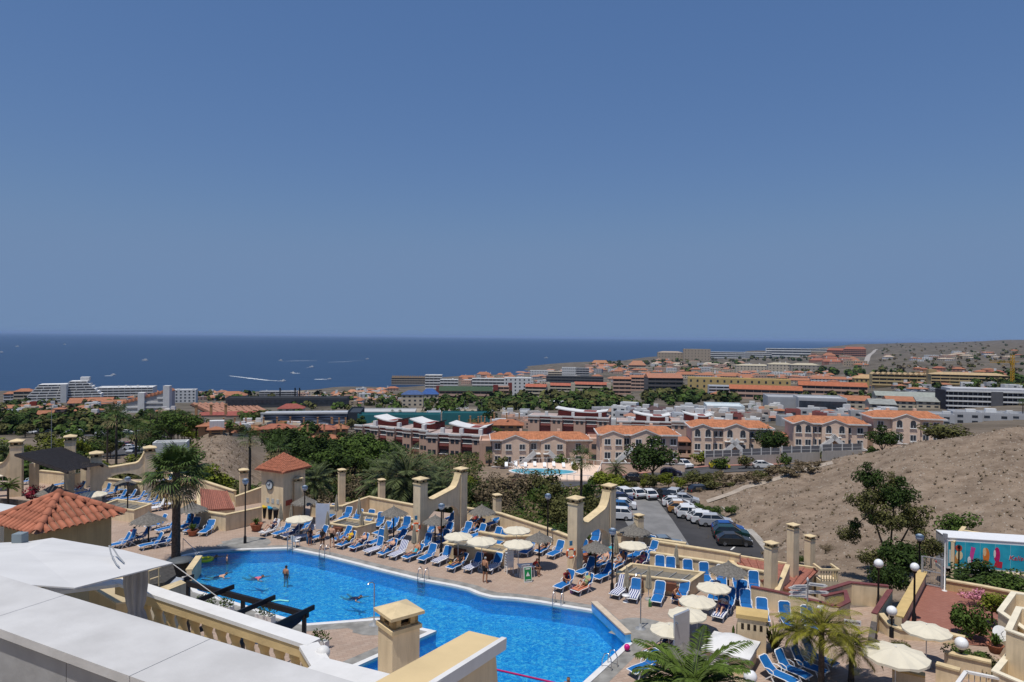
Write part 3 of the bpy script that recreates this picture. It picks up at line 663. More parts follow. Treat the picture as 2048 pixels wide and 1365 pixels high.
# ---------------------------------------------------------------- sun loungers
def stripe_mat(name,c1,c2,n,axis=0):
 m=bpy.data.materials.new(name);m.use_nodes=True;nt=m.node_tree;N=nt.nodes;L=nt.links;p=N['Principled BSDF'];p.inputs['Roughness'].default_value=.95
 tc=N.new('ShaderNodeTexCoord');sp=N.new('ShaderNodeSeparateXYZ');L.new(tc.outputs['Object'],sp.inputs[0])
 a=N.new('ShaderNodeMath');a.operation='MULTIPLY';a.inputs[1].default_value=n;L.new(sp.outputs[axis],a.inputs[0])
 b=N.new('ShaderNodeMath');b.operation='FRACT';L.new(a.outputs[0],b.inputs[0]);c=N.new('ShaderNodeMath');c.operation='GREATER_THAN';c.inputs[1].default_value=.5;L.new(b.outputs[0],c.inputs[0])
 x=N.new('ShaderNodeMix');x.data_type='RGBA';x.inputs[6].default_value=(*c1,1);x.inputs[7].default_value=(*c2,1);L.new(c.outputs[0],x.inputs[0]);L.new(x.outputs[2],p.inputs['Base Color'])
 MATS[name]=m;return m
stripes=stripe_mat('navy_striped_towel',(.74,.74,.75),(.03,.05,.22),7.5)
def lounger_meshes(ang):
 ca,sa=math.cos(ang),math.sin(ang);hy,hz=.22,.37;BL=.78;d={}
 def bk(u,dz=0):return(hy+u*ca-dz*sa,hz+u*sa+dz*ca)
 m=MB();s=[(-.95,.32),(-.6,.365),(-.1,.36),(hy,hz)];poly=[(a,b)for a,b in s]+[(a,b-.03)for a,b in s[::-1]];m.xprism(poly,-.305,.305);d['seat']=m.mesh('seat',blue_sling)
 m=MB();q=[bk(.02),bk(.3,-.03),bk(BL,.02)];q2=[bk(BL,-.01),bk(.3,-.06),bk(.02,-.03)];m.xprism(q+q2,-.30,.30);d['backrest']=m.mesh('backrest',blue_sling)
 m=MB()
 for x in(-.32,.32):
  m.tube([(x,-.97,.31),(x,-.6,.355),(x,-.1,.35),(x,hy,hz-.01)],.022,6);m.tube([(x,*bk(.0)),(x,*bk(.3,-.03)),(x,*bk(BL-.06,.02))],.022,6)
 m.tube([(-.32,-.97,.31),(.32,-.97,.31)],.03,6);m.tube([(-.32,*bk(BL-.06,.02)),(-.22,*bk(BL+.03)),(.22,*bk(BL+.03)),(.32,*bk(BL-.06,.02))],.032,6)
 d['frame']=m.mesh('frame',plastic_w)
 m=MB();m.bar((0,-.62,.35),(0,-.8,0),.06,.05,up=(0,1,0));d['leg']=m.mesh('leg',plastic_w)
 m=MB();m.bar((0,.0,.36),(0,.42,0),.06,.05,up=(0,1,0));m.bar((0,.12,.24),(0,-.02,0),.05,.05,up=(0,1,0));d['rear_leg']=m.mesh('rear_leg',plastic_w)
 m=MB();m.tube([(0,-.02,.36),(0,.0,.52),(0,.2,.58),(0,.42,.55)],.026,6);d['armrest']=m.mesh('armrest',plastic_w)
 return d
LM={a:lounger_meshes(R(a))for a in(42,56,68)}
def lounger(label,p,rz,ang=56,group=None,tone=None):
 t=thing('sun_lounger',label,'sun lounger',p,rz,group);d=LM[ang]
 part(t,'seat',d['seat']);part(t,'backrest',d['backrest']);part(t,'frame',d['frame'])
 for x in(-.3,.3):part(t,'leg',d['leg'],loc=(x,0,0));part(t,'rear_leg',d['rear_leg'],loc=(x,0,0));part(t,'armrest',d['armrest'],loc=(x*1.13,0,0))
 return t
def towel_mesh(ang,full=True):
 ca,sa=math.cos(ang),math.sin(ang);hy,hz=.22,.37;top=[(hy+u*ca-.035*sa,hz+u*sa+.035*ca)for u in(.1,.45,.84 if full else .1)]
 q=[(-.93,.36),(-.6,.40),(-.1,.395),(hy,hz+.03)]+top[:3 if full else 1];m=MB()
 vs=[];n=len(q)
 for y,z in q:vs+=[(-.34,y,z-.09),(-.30,y,z+.004),(-.1,y,z),(.1,y,z+.006),(.30,y,z),(.34,y,z-.1)]
 m.add(vs,[(6*i+j,6*i+j+1,6*i+7+j,6*i+6+j)for i in range(n-1)for j in range(5)],0,True)
 me=m.mesh('towel',stripes);return me
TM={(a,f):towel_mesh(R(a),f)for a in(42,56,68)for f in(True,False)}
towel_n=[0]
def towel(label,t,ang,full=True,col=None):
 o=obj('striped_towel' if col is None else 'beach_towel',TM[(ang,full)],None,t.location.copy(),t.rotation_euler.z)
 if col is not None:
  o.material_slots[0].link='OBJECT';o.material_slots[0].material=obj_cloth;o.color=(*col,1)
 return tag(o,label,'towel','towels on loungers')
ROWS=[
('along the humped wall',-14,68,[(665,1036),(692,1041),(713,1044),(738,1048),(759,1054),(785,1060),(810,1063)]),
('behind the pool-edge row',-30,56,[(605,1064),(687,1082),(755,1090),(766,1070),(796,1087)]),
('under the middle arch umbrella',-32,68,[(850,1099),(857,1073),(885,1091),(893,1074)]),
('along the far pool edge',-34,56,[(542,1068),(567,1071),(586,1075),(611,1079),(639,1081),(695,1093),(721,1098),(752,1106),(778,1110),(799,1114),(828,1118),(857,1121),(886,1126),(916,1138),(949,1140),(989,1141)]),
('behind the middle arch',-35,56,[(898,1054),(907,1041),(948,1050),(986,1054),(955,1064),(930,1073),(957,1077)]),
('between the two arches',-32,56,[(989,1084),(1003,1090),(1056,1108),(1088,1106),(1113,1113)]),
('behind the right arch',-15,68,[(1168,1078),(1191,1083),(1166,1113)]),
('below the right arch',-42,56,[(1131,1177),(1174,1149),(1168,1184),(1209,1159)]),
('around the lone cream parasol',-48,56,[(1206,1135),(1215,1121),(1238,1137),(1262,1093),(1295,1102),(1273,1118),(1300,1113),(1278,1139),(1290,1131)]),
('in the long wall-side row',-10,68,[(1320,1148),(1341,1151),(1377,1157),(1410,1163),(1443,1169),(1476,1177),(1508,1182)]),
('before the big net-topped box',-28,56,[(1240,1190),(1269,1197),(1317,1203),(1363,1201)]),
('under the big thatched umbrella',-28,68,[(1428,1199),(1481,1200),(1457,1217),(1443,1234)]),
('against the maroon-topped wall',-8,68,[(1492,1222),(1525,1240),(1572,1249),(1617,1258)]),
('under the yellowish palm',35,56,[(1554,1362),(1580,1352),(1612,1344),(1634,1328)]),
('left of the fan palm trunk',-40,56,[(316,1057),(337,1064),(241,1096),(256,1091),(281,1083),(306,1096),(330,1092)]),
('in the far terrace front row',-42,56,[(224,993),(238,1003),(257,1003),(274,1006),(287,1010),(303,1011),(320,1013),(314,1022),(340,1015)]),
('in the far terrace back row',-42,56,[(250,985),(274,985),(308,993),(321,988),(315,981),(329,978),(334,971)]),
('by the dark pergola',-35,56,[(54,969),(126,974),(155,986),(173,991),(209,991)]),
('by the terracotta pots',-6,56,[(374,1058),(386,1064),(415,1067)]),
('by the near pool corner',-62,42,[(1292,1346),(1322,1312)]),
]
LG={}
for place,deg,ang,pts in ROWS:
 pts=sorted(pts)
 for i,(a,b)in enumerate(pts):
  lab=('blue sun lounger, %s from the left %s'%(ORD[i],place))if len(pts)>1 else 'blue sun lounger '+place
  an=ang if rnd.random()<.7 else rnd.choice((42,56,68))
  LG[(a,b)]=(lounger(lab,gp(a,b),R(deg+rnd.uniform(-7,7)),an,'blue sun loungers on the pool terraces'),an)
def near_l(a,b):
 k=min(LG,key=lambda q:(q[0]-a)**2+(q[1]-b)**2);return LG[k]
for lab,a,b,full,col in[
('navy striped towel hanging over the front lounger left of the seated sunbathers',752,1106,False,None),('navy striped towel covering a whole lounger between two sunbathers',799,1114,True,None),
('pale striped towel on the front lounger left of the cream parasol',886,1126,False,None),('striped towel on the lounger under the middle cream parasol',949,1140,False,None),
('striped towel on the lounger right of the standing man',989,1141,False,None),('white and navy striped towel with raised back left of the low table',1240,1190,True,None),
('white and navy striped towel spread towards the camera right of the low table',1269,1197,False,None),('dark blue towel on a front lounger left of the pool ladder',586,1075,True,(.04,.06,.14)),
('striped towel on the front lounger left of the blue bin',611,1079,True,None),('orange towel on the lounger with the sunbather by the pool ladder',1168,1184,False,(.55,.19,.11)),
('white towel on the far left terrace beside a palm trunk',314,1022,True,(.7,.7,.72)),('pale towel on the rightmost lounger of the far left terrace',340,1015,True,(.55,.58,.68)),
('striped towel on the lounger at the bottom by the pink ball',1322,1312,True,None),('striped towel under the reader on the right below the cream parasol',1443,1234,False,None),
('white towel over the front lounger at the far left end of the pool edge',542,1068,True,(.62,.6,.6))]:
 t,an=near_l(a,b);towel(lab,t,an,full,col)

 # ---------------------------------------------------------------- umbrellas and parasols
def thatch_mesh(w,h):
 m=MB();n=28;m.lathe([(w*.97,.04),(w*.55,h*.52),(.12,h),(.03,h+.14)],n)
 r2=random.Random(3)
 for k in range(330):
  a=r2.uniform(0,2*math.pi);r0=r2.uniform(.02,.75)*w;r1=min(w*1.08,r0+r2.uniform(.35,.7));z=lambda r:h*(1-(r/w)**.85)+.03+r2.uniform(0,.03)
  da=r2.uniform(-.05,.05);s=.05
  p,q=(r0*math.cos(a),r0*math.sin(a),z(r0)),(r1*math.cos(a+da),r1*math.sin(a+da),z(r1)-.05)
  t=Vector((-math.sin(a),math.cos(a),0))*s
  m.add([Vector(p)-t*.5,Vector(p)+t*.5,Vector(q)+t,Vector(q)-t],[(0,1,2,3)])
 return m.mesh('thatch',thatch_m)
TH=thatch_mesh(1.2,.62)
def thatch_umbrella(label,px,yb,yt,hw,base=0):
 p=gp(px,yb,base);h=(yb-yt)*p.y/F;r=hw*p.y/F;t=thing('thatched_umbrella',label,'umbrella',p,rnd.uniform(0,6),'thatched umbrellas on the terraces')
 k=r/1.2;part(t,'thatch',TH,loc=(0,0,h-.76*k),scale=(k,k,k))
 MB().tube([(0,0,0),(0,0,h-.2)],.055,8).build('pole',black_metal,t);MB().lathe([(.22,0),(.2,.06),(.07,.1)],12).build('foot_plate',black_metal,t)
 rb=MB()
 for i in range(6):
  a=i*math.pi/3;rb.bar((0,0,h-.95*k),(r*.8*math.cos(a),r*.8*math.sin(a),h-.62*k),.03)
 rb.build('rib_frame',black_metal,t);return t
for row in[('brownish thatched umbrella left of the middle arch',787,1081,1011,27),('grey thatched umbrella at the foot of the middle arch',870,1093,1029,25),('grey thatched umbrella just right of the middle arch',963,1059,1008,27),
('grey thatched umbrella casting a round shadow beside the lifebelt pillar',1078,1137,1062,27),('grey thatched umbrella right of the lifebelt pillar, under the right arch',1191,1153,1080,28),('thatched umbrella behind the wall at the car park',1268,1100,1045,31),
('thatched umbrella seen through the middle arch',886,1052,996,23),('big grey thatched umbrella above the long row of loungers on the right',1456,1204,1121,37),('thatched umbrella at the bottom beside the metal shower panel',1366,1392,1284,56),
('thatched umbrella left of the big fan palm',297,1086,1022,33),('thatched umbrella right of the big fan palm trunk',384,1062,1003,28),('thatched umbrella right of the clock tower',609,1044,990,25),
('thatched umbrella on the far left terrace next to the lamp',250,992,955,21),('wide thatched umbrella in front of the dark pergola',105,1014,968,29)]:
 thatch_umbrella(*row)
def parasol_mesh():
 m=MB();n=10;vs=[(0,0,.34)];r=1.5
 for ring,(rr,z)in enumerate(((.5,.28),(1.0,.16),(1.5,0))):
  for k in range(2*n):
   a=math.pi*k/n;q=rr*(1 if k%2==0 else .955);vs.append((q*math.cos(a),q*math.sin(a),z-(0 if k%2==0 else .025*(ring+1))))
 N=2*n;fs=[(0,1+k,1+(k+1)%N)for k in range(N)]
 for g in range(2):fs+=[(1+g*N+k,1+(g+1)*N+k,1+(g+1)*N+(k+1)%N,1+g*N+(k+1)%N)for k in range(N)]
 m.add(vs,fs)
 rim=vs[1+2*N:1+3*N];lo=[(x*1.005,y*1.005,z-(.14 if k%2 else .10))for k,(x,y,z)in enumerate(rim)]
 m.add(rim+lo,[(k,N+k,N+(k+1)%N,(k+1)%N)for k in range(N)])
 return m.mesh('canopy',cream_cloth)
PM=parasol_mesh()
def parasol(label,px,yb,cy,hw,tilt=0):
 p=gp(px,yb);h=(yb-cy)*p.y/F;r=hw*p.y/F;t=thing('open_parasol',label,'parasol',p,rnd.uniform(0,6),'open cream parasols');k=r/1.5
 part(t,'canopy',PM,loc=(0,0,h-.34*k),scale=k,rot=(tilt,0,0));MB().tube([(0,0,0),(0,0,h)],.025,7).build('pole',white_m,t)
 MB().lathe([(.26,0),(.26,.09),(.06,.13)],14).build('base',mat('grey_concrete',(.35,.34,.33),.9),t);MB().ball((0,0,h+.02),.04,8,5).build('finial',white_m,t)
 rb=MB()
 for i in range(10):
  a=i*math.pi/5;rb.bar((0,0,h-.05*k),(r*.98*math.cos(a),r*.98*math.sin(a),h-.36*k),.015)
 rb.build('rib_frame',grey_metal,t)
for row in[('open cream parasol by the clock tower above the front loungers',598,1078,1032,27),('open cream parasol, leftmost of the overlapping four',916,1128,1066,29),('open cream parasol, second of the overlapping four',963,1143,1075,31),
('open cream parasol at the back of the overlapping four',1033,1112,1054,28),('open cream parasol over the white table, nearest of the overlapping four',1036,1152,1081,31),('open cream parasol alone right of the right arch',1265,1134,1084,29),
('open cream parasol under the edge of the big thatched umbrella',1427,1228,1167,34),('open cream parasol in front of the crouching man with a striped towel',1394,1268,1194,37),('open cream parasol behind the metal shower panel',1374,1294,1219,39),
('open cream parasol left of the metal shower panel',1337,1322,1250,38),('open cream parasol below the red tiled terrace',1852,1334,1249,45),('largest open cream parasol in the bottom right corner',1790,1394,1294,62),
('open cream parasol behind the tiled pavilion roof',186,1020,983,26),('open cream parasol at the left edge under the pergola',5,980,943,22)]:
 parasol(*row)
def closed_mesh():
 m=MB();n=14
 prof=[(.05,0.0),(.19,.12),(.15,.6),(.09,1.15),(.03,1.42)]
 vs=[(r*(1 if k%2 else .62)*math.cos(2*math.pi*k/n),r*(1 if k%2 else .62)*math.sin(2*math.pi*k/n),z)for r,z in prof for k in range(n)]
 m.add(vs,[(i*n+k,i*n+(k+1)%n,(i+1)*n+(k+1)%n,(i+1)*n+k)for i in range(len(prof)-1)for k in range(n)]);return m.mesh('folded_canopy',fold_cloth)
KM=closed_mesh()
def closed_parasol(label,px,yb,yt):
 p=gp(px,yb);h=(yb-yt)*p.y/F;t=thing('closed_parasol',label,'parasol',p,rnd.uniform(0,6),'closed parasols');part(t,'folded_canopy',KM,loc=(0,0,h-1.45),scale=(1.15,1.15,1))
 MB().tube([(0,0,0),(0,0,h)],.024,6).build('pole',white_m,t);MB().lathe([(.24,0),(.24,.08),(.06,.12)],12).build('base',mat('grey_concrete'),t)
for row in[('closed parasol at the left corner of the net-topped box left of the middle arch',655,1076,1022),('closed parasol between loungers behind the net-topped box',723,1074,1021),('closed parasol beside the brownish thatched umbrella',772,1096,1044),
('closed parasol in front of the middle arch lifebelt',828,1110,1049),('closed parasol beside the tall pinkish pillar',673,1042,990),('closed parasol in front of the humped wall',718,1044,996),('closed parasol by the recycling bins',561,1058,1008),
('closed parasol between the clock tower door and the pillar',582,1056,1011),('closed parasol in the stair pit above the long lounger row',1352,1146,1090),('closed parasol at the left end of the big net-topped box',1253,1190,1132),
('closed parasol with a steel pole in front of the big net-topped box',1297,1200,1132),('closed parasol next to the lamp under the right arch',1232,1122,1068)]:
 closed_parasol(*row)

 # ---------------------------------------------------------------- lamps, posts, signs
globe_b=mat('frosted_globe',(.42,.47,.54),.3,.05,3,spec=.5)
globe_w=mat('white_globe',(.80,.80,.80),.35,.05,3,spec=.5)
def lamp(label,px,yb,yg,base=0,gm=globe_b,r=.24,Y=None):
 p=gp(px,yb,base)if Y is None else at(px,yb,Y);h=(yb-yg)*p.y/F;t=thing('globe_lamp',label,'street lamp',p,0,'globe lamps on posts')
 MB().lathe([(.12,0),(.11,.5),(.06,.6),(.05,h-r-.12),(.11,h-r-.08),(.11,h-r+.02)],10).build('post',black_metal,t)
 MB().ball((0,0,h),r,16,12).build('globe',gm,t)
 if gm is globe_b:MB().lathe([(.001,h+r+.015),(r*.7,h+r*.76),(r*1.12,h+r*.45),(r*1.08,h+r*.42)][::-1],16).build('lamp_cap',mat('blue_grey_cap',(.10,.15,.21),.5),t)
 return t
for row in[('black lamp post with a blue globe rising from the far left net-topped box',255,1042,959),('black lamp post half hidden by the fan palm crown',305,1000,952),('black lamp post with a blue globe standing on the paving left of the clock tower',490,1087,963),
('black lamp post with a blue globe right of the clock tower',609,1052,976),('black lamp post with a blue globe at the foot of the middle arch',882,1112,1013),('black lamp post with a dark globe against the green slope',1095,1094,993),
('black lamp post with a blue globe in front of the right arch',1224,1184,1063)]:lamp(*row)
for row in[('white globe lamp at the corner of the paved walkway wall',1756,1226,1127,0,globe_w,.26),('white globe lamp standing on the red tiled terrace',1828,1246,1134,0,globe_w,.24),('low white globe lamp between the walkway and the red terrace',1783,1275,1222,0,globe_w,.27),
('white globe lamp in the bottom right garden',1922,1352,1287,0,globe_w,.30),('white globe lamp at the bottom edge among palm fronds',1500,1400,1354,0,globe_w,.30)]:lamp(*row)
lamp('tall black lamp with a blue globe in front of the dark trees on the right',1838,1180,1075,-1,globe_b,.26)
lamp('thin black post lamp in front of the painted truck',1917,1172,1092,-2,black_metal,.1)
# pool ladders
def ladder(label,px,py,rz):
 t=thing('pool_ladder',label,'ladder',gp(px,py),rz,'pool ladders')
 for x in(-.26,.26):MB().tube([(x,.5,0),(x,.46,.55),(x,.3,.78),(x,.1,.72),(x,-.05,.4),(x,-.12,-.9)],.025,7).build('handrail',chrome,t)
 for z in(-.25,-.5,-.75):MB().bar((-.26,-.1,z),(.26,-.1,z),.08,.03).build('tread',chrome,t)
for row in[('steel pool ladder near the dark standing bathers',645,1112,-28),('steel pool ladder on the far edge below the striped towels',843,1161,-26),('steel pool ladder near the right end of the far edge',1114,1211,-20),('steel pool ladder at the near right pool corner',1212,1332,-132)]:ladder(row[0],row[1],row[2],R(row[3]))
def shower(label,px,yb,yt):
 p=gp(px,yb);h=(yb-yt)*p.y/F;t=thing('poolside_shower',label,'shower',p,0,'poolside shower posts')
 MB().lathe([(.3,0),(.3,.02),(.09,.03),(.085,.25),(.05,.28)],12).build('foot',grey_metal,t);MB().tube([(0,0,.2),(0,0,h),(-.1,-.05,h+.12),(-.3,-.1,h+.1)],.035,7).build('pipe',chrome,t)
 MB().lathe([(.03,.06),(.09,0)],10,(-.3,-.1,h+.03)).build('shower_head',chrome,t)
shower('thin shower post on the paved peninsula in the pool',748,1250,1168);shower('steel shower post on grey paving right of the pool',1281,1258,1150)
def lifebelt(label,px,py,Y):
 p=at(px,py,Y);t=thing('lifebelt',label,'lifebelt',p,R(20),'lifebelts on pillars')
 m=MB();N=24;rr,q=.3,.075
 pts=[(rr*math.cos(2*math.pi*k/N),0,rr*math.sin(2*math.pi*k/N))for k in range(N+1)];m.tube(pts,q,8,cap=False);m.build('ring',mat('orange_foam',(.62,.12,.04),.6),t)
 for k in range(4):
  a=math.pi/4+k*math.pi/2;c=[(rr*math.cos(a+d),0,rr*math.sin(a+d))for d in(-.18,0,.18)];MB().tube(c,q+.008,8).build('band',white_m,t)
lifebelt('orange and white lifebelt hanging on the right arch pillar',1142,1107,gp(1142,1144).y-.75);lifebelt('orange and white lifebelt hanging on the middle arch pillar',832,1055,gp(832,1088).y-.75)
sign_blue=mat('small_blue_sign',(.06,.22,.36),.5,.3,20)
for lab,px,py,Y in[('small blue notice on the right arch pillar',1142,1087,gp(1142,1144).y-.62),('small blue notice on the middle arch pillar',832,1036,gp(832,1088).y-.62)]:
 tag(obj('notice_plate',MB().b2(-.11,.11,-.02,.02,-.16,.16).mesh('notice_plate',sign_blue),None,at(px,py,Y),R(28)),lab,'sign')
p=gp(1053,1162);t=thing('folding_sign','green and white folding floor sign with a white triangle by the white table','sign',p,R(16))
gsm=mat('green_sign',(.01,.22,.06),.5)
for s in(-1,1):
 m=MB();m.box((0,s*.18,.5),(.56,.03,1.0));m.xf(Matrix.Translation((0,s*.18,1))@ Matrix.Rotation(s*R(10),4,'X')@ Matrix.Translation((0,-s*.18,-1)));b=m.build('panel',white_m,t)
 m=MB();m.box((0,s*.2,.52),(.46,.02,.84));m.box((0,s*.215,.86),(.3,.012,.07),0,1);m.box((0,s*.215,.16),(.34,.012,.05),0,1)
 m.yprism([(-.14,.4),(.14,.4),(0,.68)],s*.209-.006,s*.209+.006,1);m.xf(Matrix.Translation((0,s*.18,1))@ Matrix.Rotation(s*R(10),4,'X')@ Matrix.Translation((0,-s*.18,-1)));m.build('print',[gsm,white_m],b)
p=gp(1614,1268);t=thing('direction_signpost','white signpost with several pointed direction arms before the maroon-topped wall','signpost',p,0)
MB().lathe([(.05,0),(.045,2.9),(.09,2.95),(.02,3.1)],10).build('post',white_m,t);tx=mat('sign_text_grey',(.22,.24,.3),.6)
for i,(z,a,L)in enumerate(((2.75,-20,1.0),(2.45,170,1.0),(2.25,176,1.0),(2.3,-4,1.15),(2.05,178,1.0),(2.62,186,.9))):
 m=MB();m.yprism([(.03,z-.08),(L-.12,z-.08),(L,z),(L-.12,z+.08),(.03,z+.08)],-.02,.02);m.xf(Matrix.Rotation(R(a),4,'Z'));b=m.build('direction_arm',white_m,t)
 m=MB();m.b2(.12,L-.2,-.026,.026,z-.02,z+.025);m.xf(Matrix.Rotation(R(a),4,'Z'));m.build('print_line',tx,b)
p=at(1705,1233,gp(1672,1256).y-.35);t=thing('menu_sign','white sign with a dark roundel and dark letters on the maroon-topped wall','sign',gp(1706,1236,.75)+Vector((-.35,-.65,0)),R(-18))
MB().b2(-.42,.42,-.02,.02,-.14,.14).build('board',white_m,t);m=MB();m.lathe([(.07,-.005),(.07,.005)],14);m.xf(Matrix.Translation((-.3,-.025,.02))@ Matrix.Rotation(R(90),4,'X'))
for i in range(8):m.b2(-.19+i*.072,-.14+i*.072,-.03,-.022,-.035,.045 if i%3 else .065)
m.build('print',mat('dark_violet_print',(.06,.03,.09),.6),t)
# tall white board, lifeguard chair, tables
p=gp(645,1064);t=thing('white_screen','tall pale fabric screen standing behind the front loungers','screen',p,R(-5));MB().b2(-.55,.55,-.02,.02,.2,2.3).build('cloth_panel',mat('pale_blue_cloth',(.5,.55,.66),.9,.05,2),t)
for x in(-.57,.57):MB().tube([(x,0,0),(x,0,2.45)],.03,6).build('post',white_m,t)
def chair(t,c=plastic_w):
 MB().b2(-.22,.22,-.22,.22,.42,.46).build('seat',c,t);m=MB();m.xprism([(.2,.46),(.24,.46),(.31,.9),(.27,.9)],-.22,.22);m.build('backrest',c,t)
 for x in(-.2,.2):
  for y in(-.2,.2):MB().bar((x,y,.42),(x*1.15,y*1.15,0),.04).build('leg',c,t)
  MB().tube([(x*1.1,-.2,.44),(x*1.15,-.2,.64),(x*1.15,.24,.66)],.02,5).build('armrest',c,t)
t=thing('plastic_chair','white plastic chair beside the pool near the far ladder','chair',gp(591,1094),R(150));chair(t)
t=thing('lifeguard_ladder','blue-grey steel ladder post at the pool edge next to the white chair','ladder',gp(580,1100),R(-10))
for x in(-.2,.2):MB().tube([(x,0,-.3),(x,0,1.1)],.035,6).build('rail',grey_metal,t)
for z in(.2,.5,.8):MB().bar((-.2,0,z),(.2,0,z),.05).build('rung',grey_metal,t)
t=thing('plastic_table','white plastic table under the nearest of the four cream parasols','table',gp(1052,1152),R(12));MB().b2(-.55,.55,-.4,.4,.68,.72).build('table_top',plastic_w,t)
for x in(-.45,.45):
 for y in(-.3,.3):MB().bar((x,y,.68),(x*1.1,y*1.1,0),.05).build('leg',plastic_w,t)
for i in range(6):
 t=thing('stacked_chair','white plastic chair, %s from the bottom of the stack under the parasols'%ORD[i],'chair',gp(1018,1146)+Vector((0,.02*i,.17*i)),R(200),'stacked white chairs');chair(t)
t=thing('plastic_table','low white plastic table between two striped loungers','table',gp(1252,1204),0);MB().lathe([(.26,.38),(.27,.42),(.01,.425)],14).build('table_top',plastic_w,t);MB().lathe([(.2,0),(.05,.06),(.05,.385)],10).build('stem',plastic_w,t)
t=thing('shower_panel','slanted brushed metal shower panel among the cream parasols','shower',gp(1362,1338),R(8));m=MB();m.b2(-.38,.38,-.08,.08,0,2.75);m.v=[(x,y,z+(x*.35 if z>1 else 0))for x,y,z in m.v];m.build('panel',mat('brushed_steel',(.52,.53,.55),.4,.05,5,metal=.6),t)
for z in(.8,2.3):MB().tube([(-.3,-.08,z),(-.3,-.25,z+.03)],.04,6).build('nozzle',chrome,t)
tag(obj('beach_ball',MB().ball((0,0,.16),.16,12,8).mesh('beach_ball',mat('magenta_vinyl',(.6,.01,.2),.3)),None,gp(1254,1301,.05)),'magenta beach ball on the pool edge at the right corner','ball')
tag(obj('pool_noodle',MB().tube([gp(545,1203,-.02),gp(560,1201,-.02),gp(578,1203,-.02)],.06,6).mesh('pool_noodle',mat('aqua_foam',(.25,.7,.65),.6)),None),'pale aqua pool noodle floating near the black pergola','pool noodle')
mb=MB();pts=[gp(980+i*12,1337+i*2.7,-.03)for i in range(12)]
t=thing('lane_rope','magenta lane rope floating at the bottom of the pool','rope',pts[0])
MB().tube(pts,.05,6).build('float_line',mat('magenta_rope',(.42,.005,.12),.6),t,t.location)

# ---------------------------------------------------------------- people
skin_m=mat('skin',(.5,.27,.17),.6,.06,8,obj=False)
SKINS=[mat('skin_fair',(.58,.33,.22),.6,.06,8),mat('skin_tanned',(.42,.20,.11),.6,.06,8),mat('skin_brown',(.26,.12,.065),.6,.06,8)]
HAIR={'dark':mat('dark_hair',(.025,.017,.012),.7,.2,20),'brown':mat('brown_hair',(.09,.05,.03),.7,.2,20),'fair':mat('fair_hair',(.32,.22,.11),.7,.2,20),'grey':mat('grey_hair',(.35,.34,.33),.7,.2,20)}
CL={k:mat('cloth_'+k,c,.9,.1,10)for k,c in dict(black=(.012,.012,.014),navy=(.015,.02,.06),maroon=(.22,.02,.025),cyan=(.03,.38,.46),yellow=(.62,.38,.02),white=(.7,.7,.7),pink=(.6,.14,.2),red=(.4,.02,.02),green=(.30,.36,.16),violet=(.12,.05,.2),grey=(.25,.25,.27)).items()}
RAD=dict(pel=.135,spi=.12,che=.145,nck=.055,hb=.085,hc=.098,ht=.075,sh=.062,el=.043,wr=.03,ha=.034,hip=.095,kn=.058,an=.04,toe=.035)
